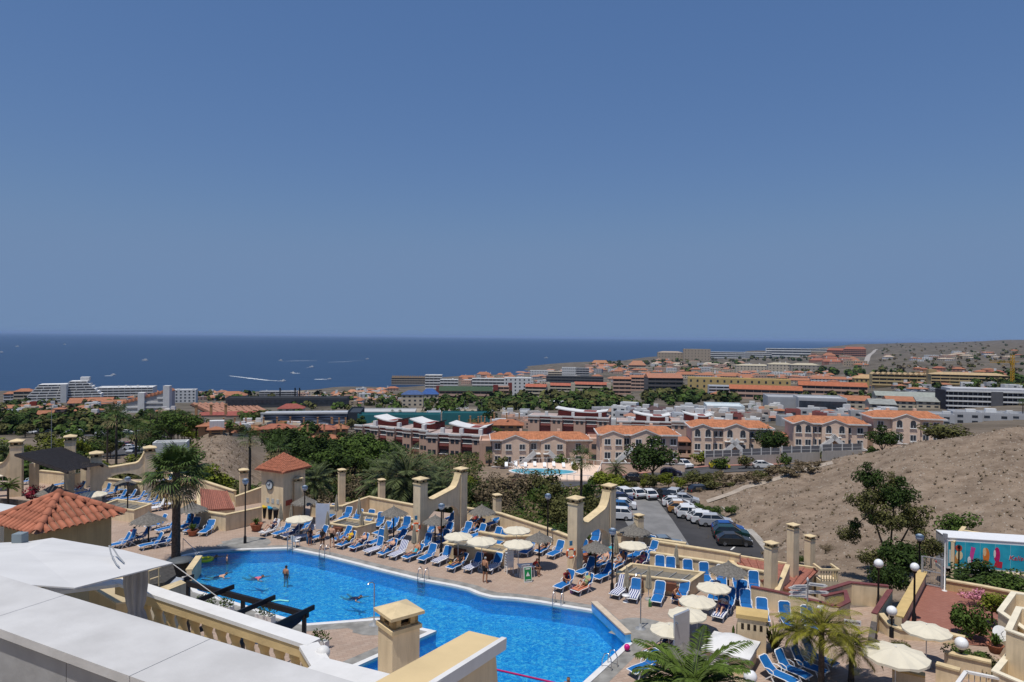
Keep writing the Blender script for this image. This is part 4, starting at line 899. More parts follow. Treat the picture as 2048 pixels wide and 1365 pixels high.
def body_mesh(name,J):
 """one continuous skinned surface grown from a posed skeleton; material 0 skin, 1 hair, 2 lower garment, 3 upper garment"""
 names=list(J);idx={k:i for i,k in enumerate(names)}
 E=[('pel','spi'),('spi','che'),('che','nck'),('nck','hb'),('hb','hc'),('hc','ht')]
 for s in 'LR':E+=[('che','sh'+s),('sh'+s,'el'+s),('el'+s,'wr'+s),('wr'+s,'ha'+s),('pel','hip'+s),('hip'+s,'kn'+s),('kn'+s,'an'+s),('an'+s,'toe'+s)]
 E=[e for e in E if e[0]in idx and e[1]in idx]
 me=bpy.data.meshes.new('skel');me.from_pydata([J[k]for k in names],[(idx[a],idx[b])for a,b in E],[]);o=bpy.data.objects.new('skel',me);COL.objects.link(o)
 o.modifiers.new('s','SKIN');o.modifiers.new('u','SUBSURF').levels=1
 sv=me.skin_vertices[0].data
 for i,k in enumerate(names):
  r=RAD[k.rstrip('LR')if k[:-1]in RAD else k];sv[i].radius=(r,r);sv[i].use_root=k=='pel'
 dg=bpy.context.evaluated_depsgraph_get();out=bpy.data.meshes.new_from_object(o.evaluated_get(dg));bpy.data.objects.remove(o);bpy.data.meshes.remove(me)
 P={k:Vector(v)for k,v in J.items()}
 hd=(P['ht']-P['nck']).normalized();fw=Vector(FACE.get(name,(0,-1,0)))
 bm=bmesh.new();bm.from_mesh(out)
 def tube(a,b,r):
  d=(b-a).normalized();x=d.orthogonal().normalized();y=d.cross(x);vs=[bm.verts.new(p+(x*math.cos(q)+y*math.sin(q))*rr)for p,rr in((a,r),(b,r*.6))for q in(0,2.1,4.2)]
  for i in range(3):bm.faces.new((vs[i],vs[(i+1)%3],vs[3+(i+1)%3],vs[3+i]))
  bm.faces.new(vs[3:])
 for s in 'LR':  # four fingers and a thumb on each hand
  if 'ha'+s in P:
   d=(P['ha'+s]-P['wr'+s]).normalized();x=d.cross(Vector((.3,.2,1))).normalized()
   for i,L in enumerate((.06,.075,.08,.065)):tube(P['ha'+s]+x*(.022*(i-1.5))+d*.02,P['ha'+s]+x*(.026*(i-1.5))+d*(.03+L),.009)
   tube(P['wr'+s]+x* -.02+d*.03,P['wr'+s]+x* -.065+d*.08,.01)
 tube(P['hc']+fw*.08-hd*.01,P['hc']+fw*.125-hd*.03,.018)
 bm.to_mesh(out);bm.free()
 for m in(SKINS[0],HAIR['dark'],CL['navy'],CL['white']):out.materials.append(m)
 for f in out.polygons:
  c=f.center;f.use_smooth=True;best=None;bd=9
  for a,b in E:
   p,q=P[a],P[b];u=max(0,min(1,(c-p).dot(q-p)/(q-p).length_squared));dd=(c-p.lerp(q,u)).length
   if dd<bd:bd=dd;best=(a.rstrip('LR')if a not in P or a[-1]in 'LR' else a,b,u)
  a,b,u=best;mi=0
  if a in('hb','hc','nck')and b in('hc','ht','hb'):
   v=c-P['hc'];mi=1 if v.dot(hd)>.035 or(v.dot(fw)<.005 and v.dot(hd)> -.07)else 0
  elif(a=='pel')or(a=='hip' and u<.45)or(a=='spi' and u<.05):mi=2
  elif a in('spi','che')or(a=='sh' and u<.35):mi=3
  f.material_index=mi
 return out
FACE={'lie':(0,-.8,.6),'lie_knees':(0,-.8,.6),'swim':(0,-1,.2),'sit':(0,-1,-.1),'stand':(0,-1,0)}
POSES=dict(
stand=dict(pel=(0,0,.96),spi=(0,.01,1.14),che=(0,.0,1.34),nck=(0,-.01,1.48),hb=(0,-.02,1.56),hc=(0,-.02,1.63),ht=(0,-.01,1.70),shL=(-.19,0,1.4),elL=(-.25,.03,1.12),wrL=(-.24,-.08,.9),haL=(-.23,-.11,.82),shR=(.19,0,1.4),elR=(.26,.03,1.12),wrR=(.2,-.16,1.0),haR=(.16,-.22,1.0),
hipL=(-.1,0,.9),knL=(-.13,-.03,.5),anL=(-.15,.03,.08),toeL=(-.17,-.13,.035),hipR=(.1,0,.9),knR=(.12,0,.5),anR=(.13,.05,.08),toeR=(.16,-.1,.035)),
lie=dict(pel=(0,.12,.50),spi=(0,.26,.60),che=(0,.42,.78),nck=(0,.52,.92),hb=(0,.55,.99),hc=(0,.57,1.05),ht=(0,.60,1.11),shL=(-.19,.42,.84),elL=(-.3,.25,.66),wrL=(-.16,.08,.64),haL=(-.1,.03,.64),shR=(.19,.42,.84),elR=(.31,.22,.64),wrR=(.3,0,.56),haR=(.3,-.07,.53),
hipL=(-.1,.08,.49),knL=(-.12,-.34,.50),anL=(-.13,-.76,.44),toeL=(-.15,-.84,.54),hipR=(.1,.08,.49),knR=(.12,-.34,.50),anR=(.11,-.76,.44),toeR=(.12,-.84,.54)),
lie_knees=dict(pel=(0,.12,.50),spi=(0,.26,.60),che=(0,.42,.78),nck=(0,.52,.92),hb=(0,.54,.99),hc=(0,.55,1.05),ht=(0,.57,1.12),shL=(-.19,.42,.84),elL=(-.26,.2,.72),wrL=(-.1,.05,.86),haL=(-.05,.02,.92),shR=(.19,.42,.84),elR=(.27,.2,.72),wrR=(.12,.05,.86),haR=(.07,.02,.92),
hipL=(-.1,.08,.49),knL=(-.13,-.3,.82),anL=(-.13,-.55,.45),toeL=(-.14,-.72,.42),hipR=(.1,.08,.49),knR=(.12,-.3,.74),anR=(.12,-.62,.45),toeR=(.12,-.78,.42)),
sit=dict(pel=(0,0,.5),spi=(0,-.05,.66),che=(0,-.16,.86),nck=(0,-.25,.98),hb=(0,-.29,1.04),hc=(0,-.31,1.10),ht=(0,-.31,1.17),shL=(-.19,-.17,.9),elL=(-.24,-.3,.66),wrL=(-.12,-.48,.58),haL=(-.07,-.54,.57),shR=(.19,-.17,.9),elR=(.24,-.3,.66),wrR=(.12,-.48,.58),haR=(.07,-.54,.57),
hipL=(-.1,-.05,.48),knL=(-.14,-.45,.5),anL=(-.14,-.45,.08),toeL=(-.15,-.6,.035),hipR=(.1,-.05,.48),knR=(.15,-.45,.5),anR=(.15,-.4,.08),toeR=(.16,-.55,.035)),
swim=dict(pel=(0,.55,-.12),spi=(0,.38,-.06),che=(0,.15,-.02),nck=(0,.0,.06),hb=(0,-.05,.12),hc=(0,-.07,.18),ht=(0,-.06,.25),shL=(-.19,.12,.0),elL=(-.42,-.02,-.04),wrL=(-.42,-.3,-.02),haL=(-.4,-.38,-.02),shR=(.19,.12,.0),elR=(.44,.1,-.06),wrR=(.62,-.1,-.04),haR=(.67,-.16,-.04),
hipL=(-.1,.6,-.13),knL=(-.2,1.0,-.16),anL=(-.16,1.35,-.12),toeL=(-.16,1.5,-.12),hipR=(.1,.6,-.13),knR=(.22,.95,-.16),anR=(.32,1.28,-.12),toeR=(.34,1.42,-.12)))
BODY={k:body_mesh(k,v)for k,v in POSES.items()}
BODY['stand'].name='person_body'
def person(label,pose,p,rz,skin=0,hair='dark',low='navy',top=None,sc_=1.0):
 o=obj('person',BODY[pose],None,p,rz,sc_);ms=(SKINS[skin],HAIR[hair],CL[low],CL[top]if top else SKINS[skin])
 for s,m in zip(o.material_slots,ms):s.link='OBJECT';s.material=m
 return tag(o,label,'person')
def on_lounger(label,a,b,pose='lie',**k):
 t,an=near_l(a,b);return person(label,pose,t.location.copy()+Vector((0,0,.0)),t.rotation_euler.z,**k)
on_lounger('person lying on the leftmost lounger of the far pool edge',542,1068,'lie_knees',low='navy',top='navy')
on_lounger('person in a yellow top reclining beside the pool',695,1093,'lie_knees',skin=1,low='yellow',top='yellow')
on_lounger('sunbather with dark swimwear reclining right of the person in yellow',721,1098,'lie_knees',hair='brown')
on_lounger('sunbather between two striped towels on the far pool edge',778,1110,'lie_knees',hair='grey',low='navy')
on_lounger('tanned sunbather in cyan shorts beside a striped towel',828,1118,'lie',skin=1,low='cyan')
on_lounger('person reclining in the shade behind the middle arch umbrella',955,1064,'lie_knees',skin=1,low='black')
on_lounger('person in dark clothes lying under the leftmost of four cream parasols',916,1138,'lie',skin=1,low='black',top='black')
on_lounger('sunbather with raised knees on the orange towel',1168,1184,'lie_knees',skin=0,hair='brown',low='green',top='green')
on_lounger('sunbather lying in front of the lamp by the right arch',1206,1135,'lie',low='grey')
on_lounger('sunbather reading behind the lamp by the right arch',1215,1121,'lie_knees',low='cyan',top='cyan')
on_lounger('sunbather lying left of the lone cream parasol pole',1238,1137,'lie',skin=1,low='grey')
on_lounger('person with a pink towel lying below the lone cream parasol',1278,1139,'lie_knees',low='pink',top='pink')
on_lounger('person in violet reading behind the cream parasols on the right',1443,1234,'lie_knees',hair='brown',low='violet',top='white')
on_lounger('person lying in the shade of the thatched umbrella by the lifebelt',1088,1106,'lie',skin=1,low='black')
on_lounger('person in red shorts lying on a lounger beside the pergola pillar',155,986,'lie_knees',low='red',top='grey')
on_lounger('person lying behind the middle arch near the terracotta bowl',948,1050,'lie',skin=1,low='maroon')
on_lounger('person lying at the bottom on the striped lounger near the pink ball',1322,1312,'lie',hair='brown',low='navy',top='navy')
person('tanned man in dark shorts standing on the paving in front of the parasols','stand',gp(970,1166),R(140),1,'grey','black')
person('man in black shorts standing behind the pool ladder','stand',gp(664,1096),R(170),0,'grey','black',None,1.0)
person('person in black standing at the pool ladder','stand',gp(645,1100),R(-20),2,'dark','black','black',.95)
person('child in a white shirt standing right of the man in black shorts','stand',gp(676,1092),R(60),0,'fair','white','white',.72)
person('person in black standing left of the pool ladder by the blue bin','stand',gp(620,1091),R(40),1,'dark','navy','black',.8)
person('woman in dark swimwear standing on the far left terrace','stand',gp(331,1019),R(160),1,'dark','black',None,.97)
person('waitress in a white shirt with black hair by the maroon-topped wall','stand',gp(1640,1262),R(200),0,'dark','black','white',.97)
person('person in red seated at the white table under the parasols','sit',gp(1066,1150),R(60),2,'dark','red','red')
person('woman in maroon sitting on the edge of a lounger below the right arch','sit',gp(1130,1173),R(25),1,'dark','maroon','maroon')
person('man bending forward with a striped towel beside the cream parasol','sit',gp(1346,1208),R(50),1,'dark','navy')
person('person sitting under the umbrella left of the fan palm','sit',gp(262,1086),R(160),1,'dark','maroon','maroon')
person('person seated in the shade by the terracotta pots','sit',gp(380,1052),R(30),2,'dark','black','black')
W0= -.06
person('bather leaning on a yellow float at the pool steps','swim',gp(432,1116,W0),R(60),1,'dark','black')
person('child with fair hair in the water near the pool steps','stand',gp(454,1121,W0)+Vector((0,0,-.82)),R(120),0,'brown','navy',None,.72)
person('swimmer doing breaststroke left of the pink swimmer','swim',gp(451,1152,W0),R(100),0,'brown','navy')
person('swimmer in pink swimwear in the middle of the left pool','swim',gp(524,1157,W0),R(70),0,'dark','pink','pink')
person('bather standing chest deep in the water in black swimwear','stand',gp(572,1147,W0)+Vector((0,0,-1.17)),R(150),1,'dark','navy')
person('swimmer with dark hair beside the paved peninsula','swim',gp(720,1198,W0),R(60),0,'dark','navy','navy')
person('brown haired bather at the bottom edge of the pool','stand',gp(1137,1378,W0)+Vector((0,0,-1.15)),R(-30),1,'brown','navy')
m=MB();N=20;m.tube([(.42*math.cos(2*math.pi*k/N),.42*math.sin(2*math.pi*k/N),.03)for k in range(N+1)],.11,8,cap=False)
tag(obj('swim_ring',m.mesh('swim_ring',mat('yellow_vinyl',(.7,.62,.03),.35)),None,gp(412,1120,W0)),'yellow swim ring floating at the pool steps','swim ring')
# bags, bins and pots
t=thing('litter_bin','blue round litter bin on the paving left of the pool ladder','bin',gp(619,1087));MB().lathe([(.2,0),(.24,.1),(.25,.75),(.2,.8)],12).build('bin_body',mat('blue_bin',(.02,.10,.22),.6),t);MB().lathe([(.26,.78),(.22,.9),(.05,.93)],12).build('lid',rubber,t)
def leaf_tuft(n,h,spread,w=.03,seed=1,m='m'):
 r2=random.Random(seed);b=MB()
 for i in range(n):
  a=r2.uniform(0,6.28);s=spread*r2.uniform(.3,1);z=h*r2.uniform(.6,1.1);o=Vector((math.cos(a)*.05,math.sin(a)*.05,0));d=Vector((math.cos(a),math.sin(a),0));x=Vector((-d.y,d.x,0))*w
  p1=o+d*s*.5+Vector((0,0,z*.75));p2=o+d*s+Vector((0,0,z*r2.uniform(.5,1)))
  b.add([o-x*.4,o+x*.4,p1+x,p1-x,p2],[(0,1,2,3),(3,2,4)])
 return b
leaf_dark=mat('leaf_dark',(.034,.056,.014),.8,.25,3,island=.45,spec=.08);leaf_mid=mat('leaf_green',(.060,.095,.02),.8,.25,3,island=.45,spec=.08);leaf_olive=mat('leaf_olive',(.088,.088,.030),.8,.25,3,island=.45,spec=.08)
leaf_yel=mat('leaf_yellow_green',(.125,.145,.018),.8,.25,3,island=.4,spec=.08);leaf_dry=mat('dry_brush',(.15,.115,.07),.95,.25,3,island=.4,spec=.05)
def potted(label,px,py,r=.35,z=0,plant=True,h=.6,m=leaf_mid):
 t=thing('potted_plant',label,'plant',gp(px,py,z));MB().lathe([(r*.6,0),(r,r*1.1),(r*1.1,r*1.15),(r*.95,r*1.15),(r*.9,r*1.0),(.01,r)],14).build('pot',terracotta,t)
 b=leaf_tuft(60,h,h*.8,.035,px);b.v=[(x,y,q+r)for x,y,q in b.v];b.build('foliage',m,t)
for row in[('potted plant in a terracotta bowl through the middle arch',886,1068,.45),('red clay bowl planter below the right arch umbrella',1180,1128,.55),('potted plant on the bed wall right of the fan palm trunk',385,1072,.4),('potted plant left of the recycling bins',513,1062,.5),
('potted plant in a clay pot on the bed left of the clock tower',425,1056,.45),('potted cactus bowl by the bottom right terrace wall',1990,1306,.35,1.2),('potted shrub behind the right arch between loungers',1176,1092,.35)]:potted(*row)

BAG=[(.05,.05,.06),(.45,.08,.1),(.55,.5,.4),(.03,.2,.3),(.5,.35,.05),(.25,.12,.3),(.6,.6,.6),(.1,.25,.1)]
for i,(a,b,lb)in enumerate([(560,1078,'by the leftmost front loungers'),(706,1100,'beside the person in yellow'),(768,1114,'between striped front loungers'),(842,1124,'near the cyan-shorts sunbather'),(902,1136,'left of the first of four parasols'),(1146,1186,'by the pool ladder sunbathers'),(1226,1146,'behind the lamp by the right arch'),(1300,1212,'before the big net-topped box')]):
 t=thing('beach_bag','%s beach bag on the paving %s'%(['black','red','sand-coloured','teal','yellow','violet','white','green'][i],lb),'bag',gp(a,b),rnd.uniform(0,3));m=MB();m.add([(-.2,-.1,0),(.2,-.1,0),(.2,.1,0),(-.2,.1,0),(-.26,-.07,.3),(.25,-.06,.33),(.25,.07,.31),(-.26,.06,.29)],[(3,2,1,0),(4,5,6,7),(0,1,5,4),(1,2,6,5),(2,3,7,6),(3,0,4,7)]);m.build('bag_body',obj_cloth,t,col=BAG[i]);MB().tube([(-.14,0,.3),(-.1,0,.47),(.1,0,.48),(.14,0,.3)],.015,5).build('handle',obj_cloth,t,col=BAG[i])

 # ---------------------------------------------------------------- the near terraces below the camera
marble=mat('pale_marble',(.50,.485,.465),.5,.10,5,.06,60,spec=.3,col2=(.60,.585,.565),streak=.12)
grey_tile=mat('grey_stone_tile',(.33,.325,.32),.6,.12,6,.1,30)
structure('unseen_bounce_terrace',MB().b2(-32,32,-8,15.4,7.4,7.9).mesh('unseen_bounce_terrace',mat('bounce_terrace_tiles',(.56,.46,.35),.85,.1,1)))  # unseen slab, added to bounce warm light onto the chimney and near walls
def near_ledge():
 zt=CZ-1.15
 F0,F1=gp(-420,1025,zt),gp(1000,1452,zt);N0,N1=gp(-420,1105,zt),gp(700,1470,zt)
 u=(F1-F0).normalized();v=Vector((-u.y,u.x,0));W=(F0-N0).dot(v);o=N0-v*0;L=(F1-F0).length
 t=thing('balcony_parapet','pale marble topped parapet of the balcony in the bottom left corner','parapet',Vector((o.x,o.y,zt-1.1)),math.atan2(u.y,u.x))
 j=[0.0];s0=(gp(330,1320,zt)-o).dot(u)
 cuts=sorted([-.2]+[s0+k*.92 for k in range(-3,4)if 0<s0+k*.92<L+.4]+[L+.4])
 for a,b in zip(cuts,cuts[1:]):
  m=MB();m.b2(a+.0015,b-.0015,0,W,1.065,1.1);m.build('marble_slab',marble,t)
 k= -.35
 while k<L:
  MB().b2(k+.002,k+.448,.022,.05,.0,1.064-.018).build('stone_tile',grey_tile,t);k+=.45
 MB().b2(-.2,L,.03,W-.02,1.0,1.063).build('mortar_bed',mat('dark_mortar',(.13,.12,.115),.9),t)
 MB().b2(-.2,L,.055,W-.04,-.3,.995).build('wall_body',ochre,t)
near_ledge()
t=thing('balcony','unseen ochre balcony behind the marble parapet, added to bounce light','balcony',(0,-2,CZ-1.7))  # unseen floor and wall, added to bounce warm light onto the parapet
MB().b2(-6,6,-1.5,3.2,-.2,0).build('bounce_floor',mat('bounce_floor_tiles',(.55,.46,.36),.7,.1,3),t)
MB().b2(-6,6,-1.75,-1.5,-.2,2.6).build('bounce_wall',mat('bounce_wall_render',(.66,.58,.44),.9,.08,2),t)
def balustrade():
 z=CZ-3.8;A,B,C=gp(262,1166,z),gp(612,1279,z),gp(664,1360,z);D=gp(250,1215,z)
 t=thing('white_balustrade','terrace balustrade with a white top and ochre balusters below the canopy','balustrade',Vector((A.x,A.y,z-1.05)))
 o=t.location
 def rail(a,b,w,z0,z1,nm,m,e0=0,e1=0):
  u=(b-a).normalized();a2,b2=a-u*e0,b+u*e1;q=MB();q.bar(Vector((a2.x,a2.y,(z0+z1)/2)),Vector((b2.x,b2.y,(z0+z1)/2)),w,z1-z0);return q.build(nm,m,t,o)
 och=mat('ochre_balustrade',(.60,.44,.22),.85,.12,2,.2,30)
 rail(A,B,.23,z-.05,z,'white_coping',white_m,.3,.13);rail(B,C,.23,z-.053,z-.003,'white_coping',white_m,-.13,.4);
 E=A+(A-B).normalized()*.2;G=at(150,1235,9.4);rail(Vector((E.x-1.6,E.y-.75,z)),E,.24,z-.056,z-.006,'white_coping',white_m)
 rail(A,B,.2,z-.19,z-.055,'top_beam',och,.25,.08);rail(B,C,.2,z-.194,z-.058,'top_beam',och,-.1,.3)
 rail(A,B,.2,z-1.1,z-.9,'bottom_beam',och,.25,.08)
 prof=[(.085,0),(.085,.05),(.055,.08),(.10,.24),(.085,.40),(.05,.55),(.07,.62),(.085,.65),(.085,.705)]
 bm=MB().lathe(prof,12).mesh('baluster',och);n=13
 for i in range(n):
  p=A.lerp(B,(i+.4)/n);part(t,'baluster',bm,loc=Vector((p.x,p.y,z-.899))-o)
 for i in range(4):
  p=B.lerp(C,(i+.6)/4);part(t,'baluster',bm,loc=Vector((p.x,p.y,z-.899))-o)
 fl=MB();u=(B-A).normalized();v=Vector((u.y,-u.x,0));
 fl.add([A-u*4+v*.1,B+u*.1+v*.1,B+u*.1+v*5,A-u*4+v*5],[(0,3,2,1)]);fl.v=[(a,b,z-1.0)for a,b,c in fl.v]
 fl.build('terrace_floor',mat('cream_floor',(.55,.47,.36),.8,.1,2),t,o)
 q=rail(A-v* -.0,B,.12,z-2.5,z-1.05,'wall_body',stucco,.3,.0)
balustrade()
def white_parapet():
 z=CZ-2.6;A,B=gp(628,1328,z),gp(800,1372,z)
 u=(B-A).normalized();t=thing('white_parapet','plain white parapet top beside the ochre sloping wall at the bottom','parapet',Vector((A.x,A.y,z-.8)))
 MB().bar(A+Vector((0,0,-.04))-u*.0,B+u*.5+Vector((0,0,-.04)),.24,.08).build('white_coping',white_m,t,t.location);MB().bar(A+Vector((0,0,-.45))+u*.05,B+u*.5+Vector((0,0,-.45)),.2,.74).build('wall_body',white_m,t,t.location)
white_parapet()
def sloped_wall():
# ochre-topped wall with a white rounded edge falling towards the camera
 A=at(938,1262,6.2);B=at(700,1392,4.75);z1=A.z;
 t=thing('sloping_parapet','ochre-topped sloping parapet with a white front edge beside the chimney','parapet',Vector((A.x,A.y,A.z-2.2)))
 o=t.location;u=(B-A);u.z=0;u.normalize();v=Vector((u.y,-u.x,0));v=v if v.y<0 else-v
 w=.33;sl=(B.z-A.z)
 top=MB();p=[A,B,B+v*w,A+v*w];top.add(p+[q-Vector((0,0,.09))for q in p],[(0,1,2,3),(7,6,5,4),(0,4,5,1),(1,5,6,2),(2,6,7,3),(3,7,4,0)]);top.build('ochre_top',mat('ochre_top_paint',(.66,.50,.27),.8,.08,2,.15,60),t,o)
 e0,e1=A+v*(w+.02)-Vector((0,0,.045)),B+v*(w+.02)-Vector((0,0,.045));MB().bar(e0+u* -.02,e1,.05,.10).build('white_edge',white_m,t,o)
 b=MB();q=[A+u*.03+v*.04,B+v*.04,B+v*(w-.04),A+u*.03+v*(w-.04)];ft=[Vector((r.x,r.y,A.z-2.2))for r in q];ft[0]-=u*.35;ft[3]-=u*.35
 b.add([r-Vector((0,0,.091))for r in q]+ft,[(0,4,5,1),(1,5,6,2),(2,6,7,3),(3,7,4,0)]);b.build('wall_body',stucco,t,o)
sloped_wall()
p=at(797,1340,14.0);t=thing('roof_chimney','ochre chimney with a pyramid cap standing in front of the pool peninsula','chimney',Vector((p.x,p.y,p.z-3)),R(38))
pillar_parts(t,.62,(1340-1207)*14.0/F+3-.06)
for lab,px,py,r in[('large white ball ornament outside the balustrade corner',646,1306,.085),('small white ball ornament below the large one',656,1328,.055)]:
 p=at(px,py,8.2);t=thing('ball_ornament',lab,'ornament',p);MB().ball((0,0,0),r,16,12).build('ball',white_m,t);MB().tube([(-.12,-.02,-.02),(0,0,0)],.018,6).build('bracket',white_m,t)
 # canopy gazebo with curtain
def gazebo():
 Y=8.6;fab=mat('white_canopy_fabric',(.62,.61,.595),.9,.05,1.5,.12,25)
 P=[at(-260,1148,7.0),at(150,1176,7.2),at(346,1126,8.8),at(246,1100,10.2),at(105,1076,11.3),at(60,1083,11.3),at(-300,1100,10.5)]
 z=sum(p.z for p in P[:3])/3;o=Vector((P[2].x,P[2].y,z-2.2));t=thing('canopy_gazebo','white fabric canopy of a terrace gazebo in the lower left','canopy',o)
 m=MB();n=len(P);th=Vector((0,0,-.015));c=sum(P,Vector())/n+Vector((0,0,.06))
 m.add(P+[c],[(i,(i+1)%n,n)for i in range(n)],0,False);m.add(P+[p+th for p in P],[(i,n+i,n+(i+1)%n,(i+1)%n)for i in range(n)]);m.build('canopy_cloth',fab,t,o)
 rp=MB();q=[at(218,1103,9.2),at(222,1120,9.0),at(232,1140,8.5),at(238,1146,8.3)];q2=[at(218,1103,9.2),at(226,1108,9.2),at(236,1124,8.9),at(248,1138,8.6)]
 up=Vector((0,0,.075));rp.tube([a+up for a in q],.009,5).tube([a+up for a in q2],.009,5);rp.build('loose_cord',grey_metal,t,o)
 pt=at(40,1090,11.0);MB().box(pt+Vector((0,0,.08)),(.16,.16,.22)).build('post_cap',mat('slate_grey',(.2,.24,.26),.6),t,o)
 cu=at(272,1128,8.7);h=1.05
 MB().tube([Vector((cu.x,cu.y,cu.z-h-.3)),Vector((cu.x,cu.y,cu.z-.02))],.03,7).build('corner_post',white_m,t,o)
 k=MB();N=60;prof=[(.115,0),(.12,-.2),(.10,-.45),(.075,-.56),(.10,-.62),(.155,-.9),(.17,-1.1)]
 k.add([(cu.x+r*(1+.2*math.sin(2*math.pi*9*j/60+.5*math.sin(i))+.08*math.sin(2*math.pi*4*j/60+i))*math.cos(2*math.pi*j/N),cu.y+r*(1+.2*math.sin(2*math.pi*9*j/60+.5*math.sin(i))+.08*math.sin(2*math.pi*4*j/60+i))*math.sin(2*math.pi*j/N),cu.z-.03+z_)for i,(r,z_)in enumerate(prof)for j in range(N)],
 [(i*N+j,i*N+(j+1)%N,(i+1)*N+(j+1)%N,(i+1)*N+j)for i in range(len(prof)-1)for j in range(N)],0,True)
 k.build('tied_curtain',mat('grey_curtain',(.27,.27,.285),.9,.12,4),t,o)
 MB().tube([P[2]+Vector((-.01,0,-.01)),at(447,1203,8.9)],.006,5).build('guy_line',white_m,t,o)
gazebo()
# ochre walls of the terrace under the canopy
def slab(label,name,cat,pts,z0,m,cm=None):
 o=Vector((pts[0].x,pts[0].y,z0));t=thing(name,label,cat,o);a=MB();n=len(pts)
 a.add([Vector((p.x,p.y,z0))for p in pts]+[p-Vector((0,0,.03))for p in pts],[(i,(i+1)%n,n+(i+1)%n,n+i)for i in range(n)]);a.build('wall_body',m,t,o)
 b=MB();b.add(list(pts)+[p-Vector((0,0,.03))for p in pts],[tuple(range(n)),tuple(range(n,2*n))[::-1]]+[((i+1)%n,i,n+i,n+(i+1)%n)for i in range(n)]);b.build('wall_top',cm or coping_m,t,o)
slab('cream sloping wall seen under the canopy edge','terrace_wall','wall',[at(178,1172,11.0),at(206,1160,11.6),at(262,1150,12.4),at(300,1200,11.4),at(232,1206,10.6)],9,ochre)
slab('cream wall top behind the grey curtain, left of the black pergola','terrace_wall','wall',[at(300,1182,20),at(362,1160,21.0),at(372,1166,21),at(312,1190,19.8)],4,stucco)
slab('grey awning roof between the curtain and the black pergola','awning_roof','awning',[at(288,1178,24),at(345,1152,26),at(368,1158,26),at(330,1182,24)],6.0,mat('grey_awning',(.35,.37,.4),.8),mat('grey_awning'))
t=thing('metal_railing','cream metal railing in front of dark thatch behind the canopy tip','railing',at(300,1175,22));o=t.location
for a,b in((at(292,1145,22),at(322,1135,22.5)),(at(290,1163,22),at(320,1153,22.5))):MB().tube([a,b],.025,6).build('rail',coping_m,t,o)
for px,y0,y1 in((298,1142,1180),(318,1136,1172)):MB().tube([at(px,y0,22),at(px,y1,22)],.025,6).build('post',coping_m,t,o)
slab('dark woven shade mat roof behind the canopy tip','shade_roof','roof',[at(290,1172,23),at(296,1140,24),at(345,1126,25),at(352,1150,24),at(330,1165,23)],7.5,mat('dark_thatch',(.06,.055,.05),.95,.3,10),mat('dark_thatch'))
# black pergola by the pool
def black_pergola():
 z=3.2;bm=mat('black_timber',(.010,.011,.015),.55,.15,4)
 A,B=gp(372,1166,z),gp(614,1230,z);u=(B-A).normalized();v=Vector((u.y,-u.x,0));v=v if v.y<0 else-v
 t=thing('black_pergola','black timber pergola frame between the balustrade and the pool','pergola',Vector((A.x,A.y,0)));o=t.location
 MB().bar(A-u*.3,B+u*.05,.16,.26).build('main_beam',bm,t,o)
 L=(B-A).length
 for s in(.02,.50,.98):
  p=A+u*L*s;MB().bar(Vector((p.x,p.y,0)),Vector((p.x,p.y,z-.13)),.17).build('post',bm,t,o)
 for s in(.0,.36,.70,1.0):
  p=A+u*L*s+Vector((0,0,.2));q=p+v*4.2;e=p-v*.45
  MB().bar(e,q,.09,.22).build('rafter',bm,t,o)
 sh=MB();p=A+u*L*.985;sh.add([p+Vector((0,0,.05)),p+v*2.6+Vector((0,0,.05)),p+v*2.6+Vector((0,0,-.75)),p+v*.3+Vector((0,0,-.25))],[(0,1,2,3)]);sh.v+=[(a+.02,b+.02,c)for a,b,c in sh.v[:4]];sh.f+=[(7,6,5,4)];sh.m.append(0);sh.s.append(False)
 sh.build('side_blind',mat('navy_blind',(.012,.018,.035),.8),t,o)
black_pergola()
def planter_box(label,px,py,L=1.0,rz=-24,h=.42):
 t=thing('white_planter',label,'planter',gp(px,py),R(rz),'white planters by the pergola');MB().b2(-L/2,L/2,-.18,.18,0,h).build('box',white_m,t)
 b=MB();r2=random.Random(px)
 for i in range(170):
  c=Vector((r2.uniform(-L*.5,L*.5),r2.uniform(-.24,.24),h+r2.uniform(0,.42)));d=Vector((r2.uniform(-1,1),r2.uniform(-1,1),r2.uniform(.2,1))).normalized()*.13;s=d.cross(Vector((r2.random(),r2.random(),.1))).normalized()*.035
  b.add([c-s,c+s,c+d+s*.6,c+d-s*.6],[(0,1,2,3)])
 b.build('foliage',leaf_mid,t)
for row in[('white planter with shrubs left behind the balustrade, nearest the black post',412,1222,1.1),('white planter with a round shrub in the middle behind the balustrade',452,1226,.9),('white planter with shrubs under the black rafters',530,1244,1.2),('white planter with a shrub right of the balustrade corner',640,1296,.9)]:planter_box(*row)
# seats under the pergola
for i,(px,py)in enumerate(((470,1262),(520,1285))):
 t=thing('terrace_table','%s white terrace table under the black pergola'%('left' if i==0 else 'right'),'table',gp(px,py));MB().b2(-.4,.4,-.4,.4,.70,.74).build('table_top',white_m,t);MB().lathe([(.25,0),(.05,.05),(.05,.7)],10).build('stem',grey_metal,t)
wall('cream side wall of the planter at the left pool steps',px_pts((378,1176),(398,1146)),1.1,.3)
t=thing('sunken_table','small round dark bar table beside the fan palm trunk','table',gp(362,1150));MB().lathe([(.75,.95),(.75,1.02),(.01,1.03)],20).build('table_top',mat('slate_top',(.10,.11,.115),.6),t);MB().lathe([(.5,0),(.5,.95)],16).build('drum',rubber,t)
t=thing('pool_handrail','steel handrail leading down the pool steps','handrail',gp(366,1100));a,b=gp(366,1100),gp(402,1134,-.4);MB().tube([a+Vector((0,0,.0)),a+Vector((0,0,.85)),b+Vector((0,0,.75)),b],.025,7).build('rail',chrome,t,a)
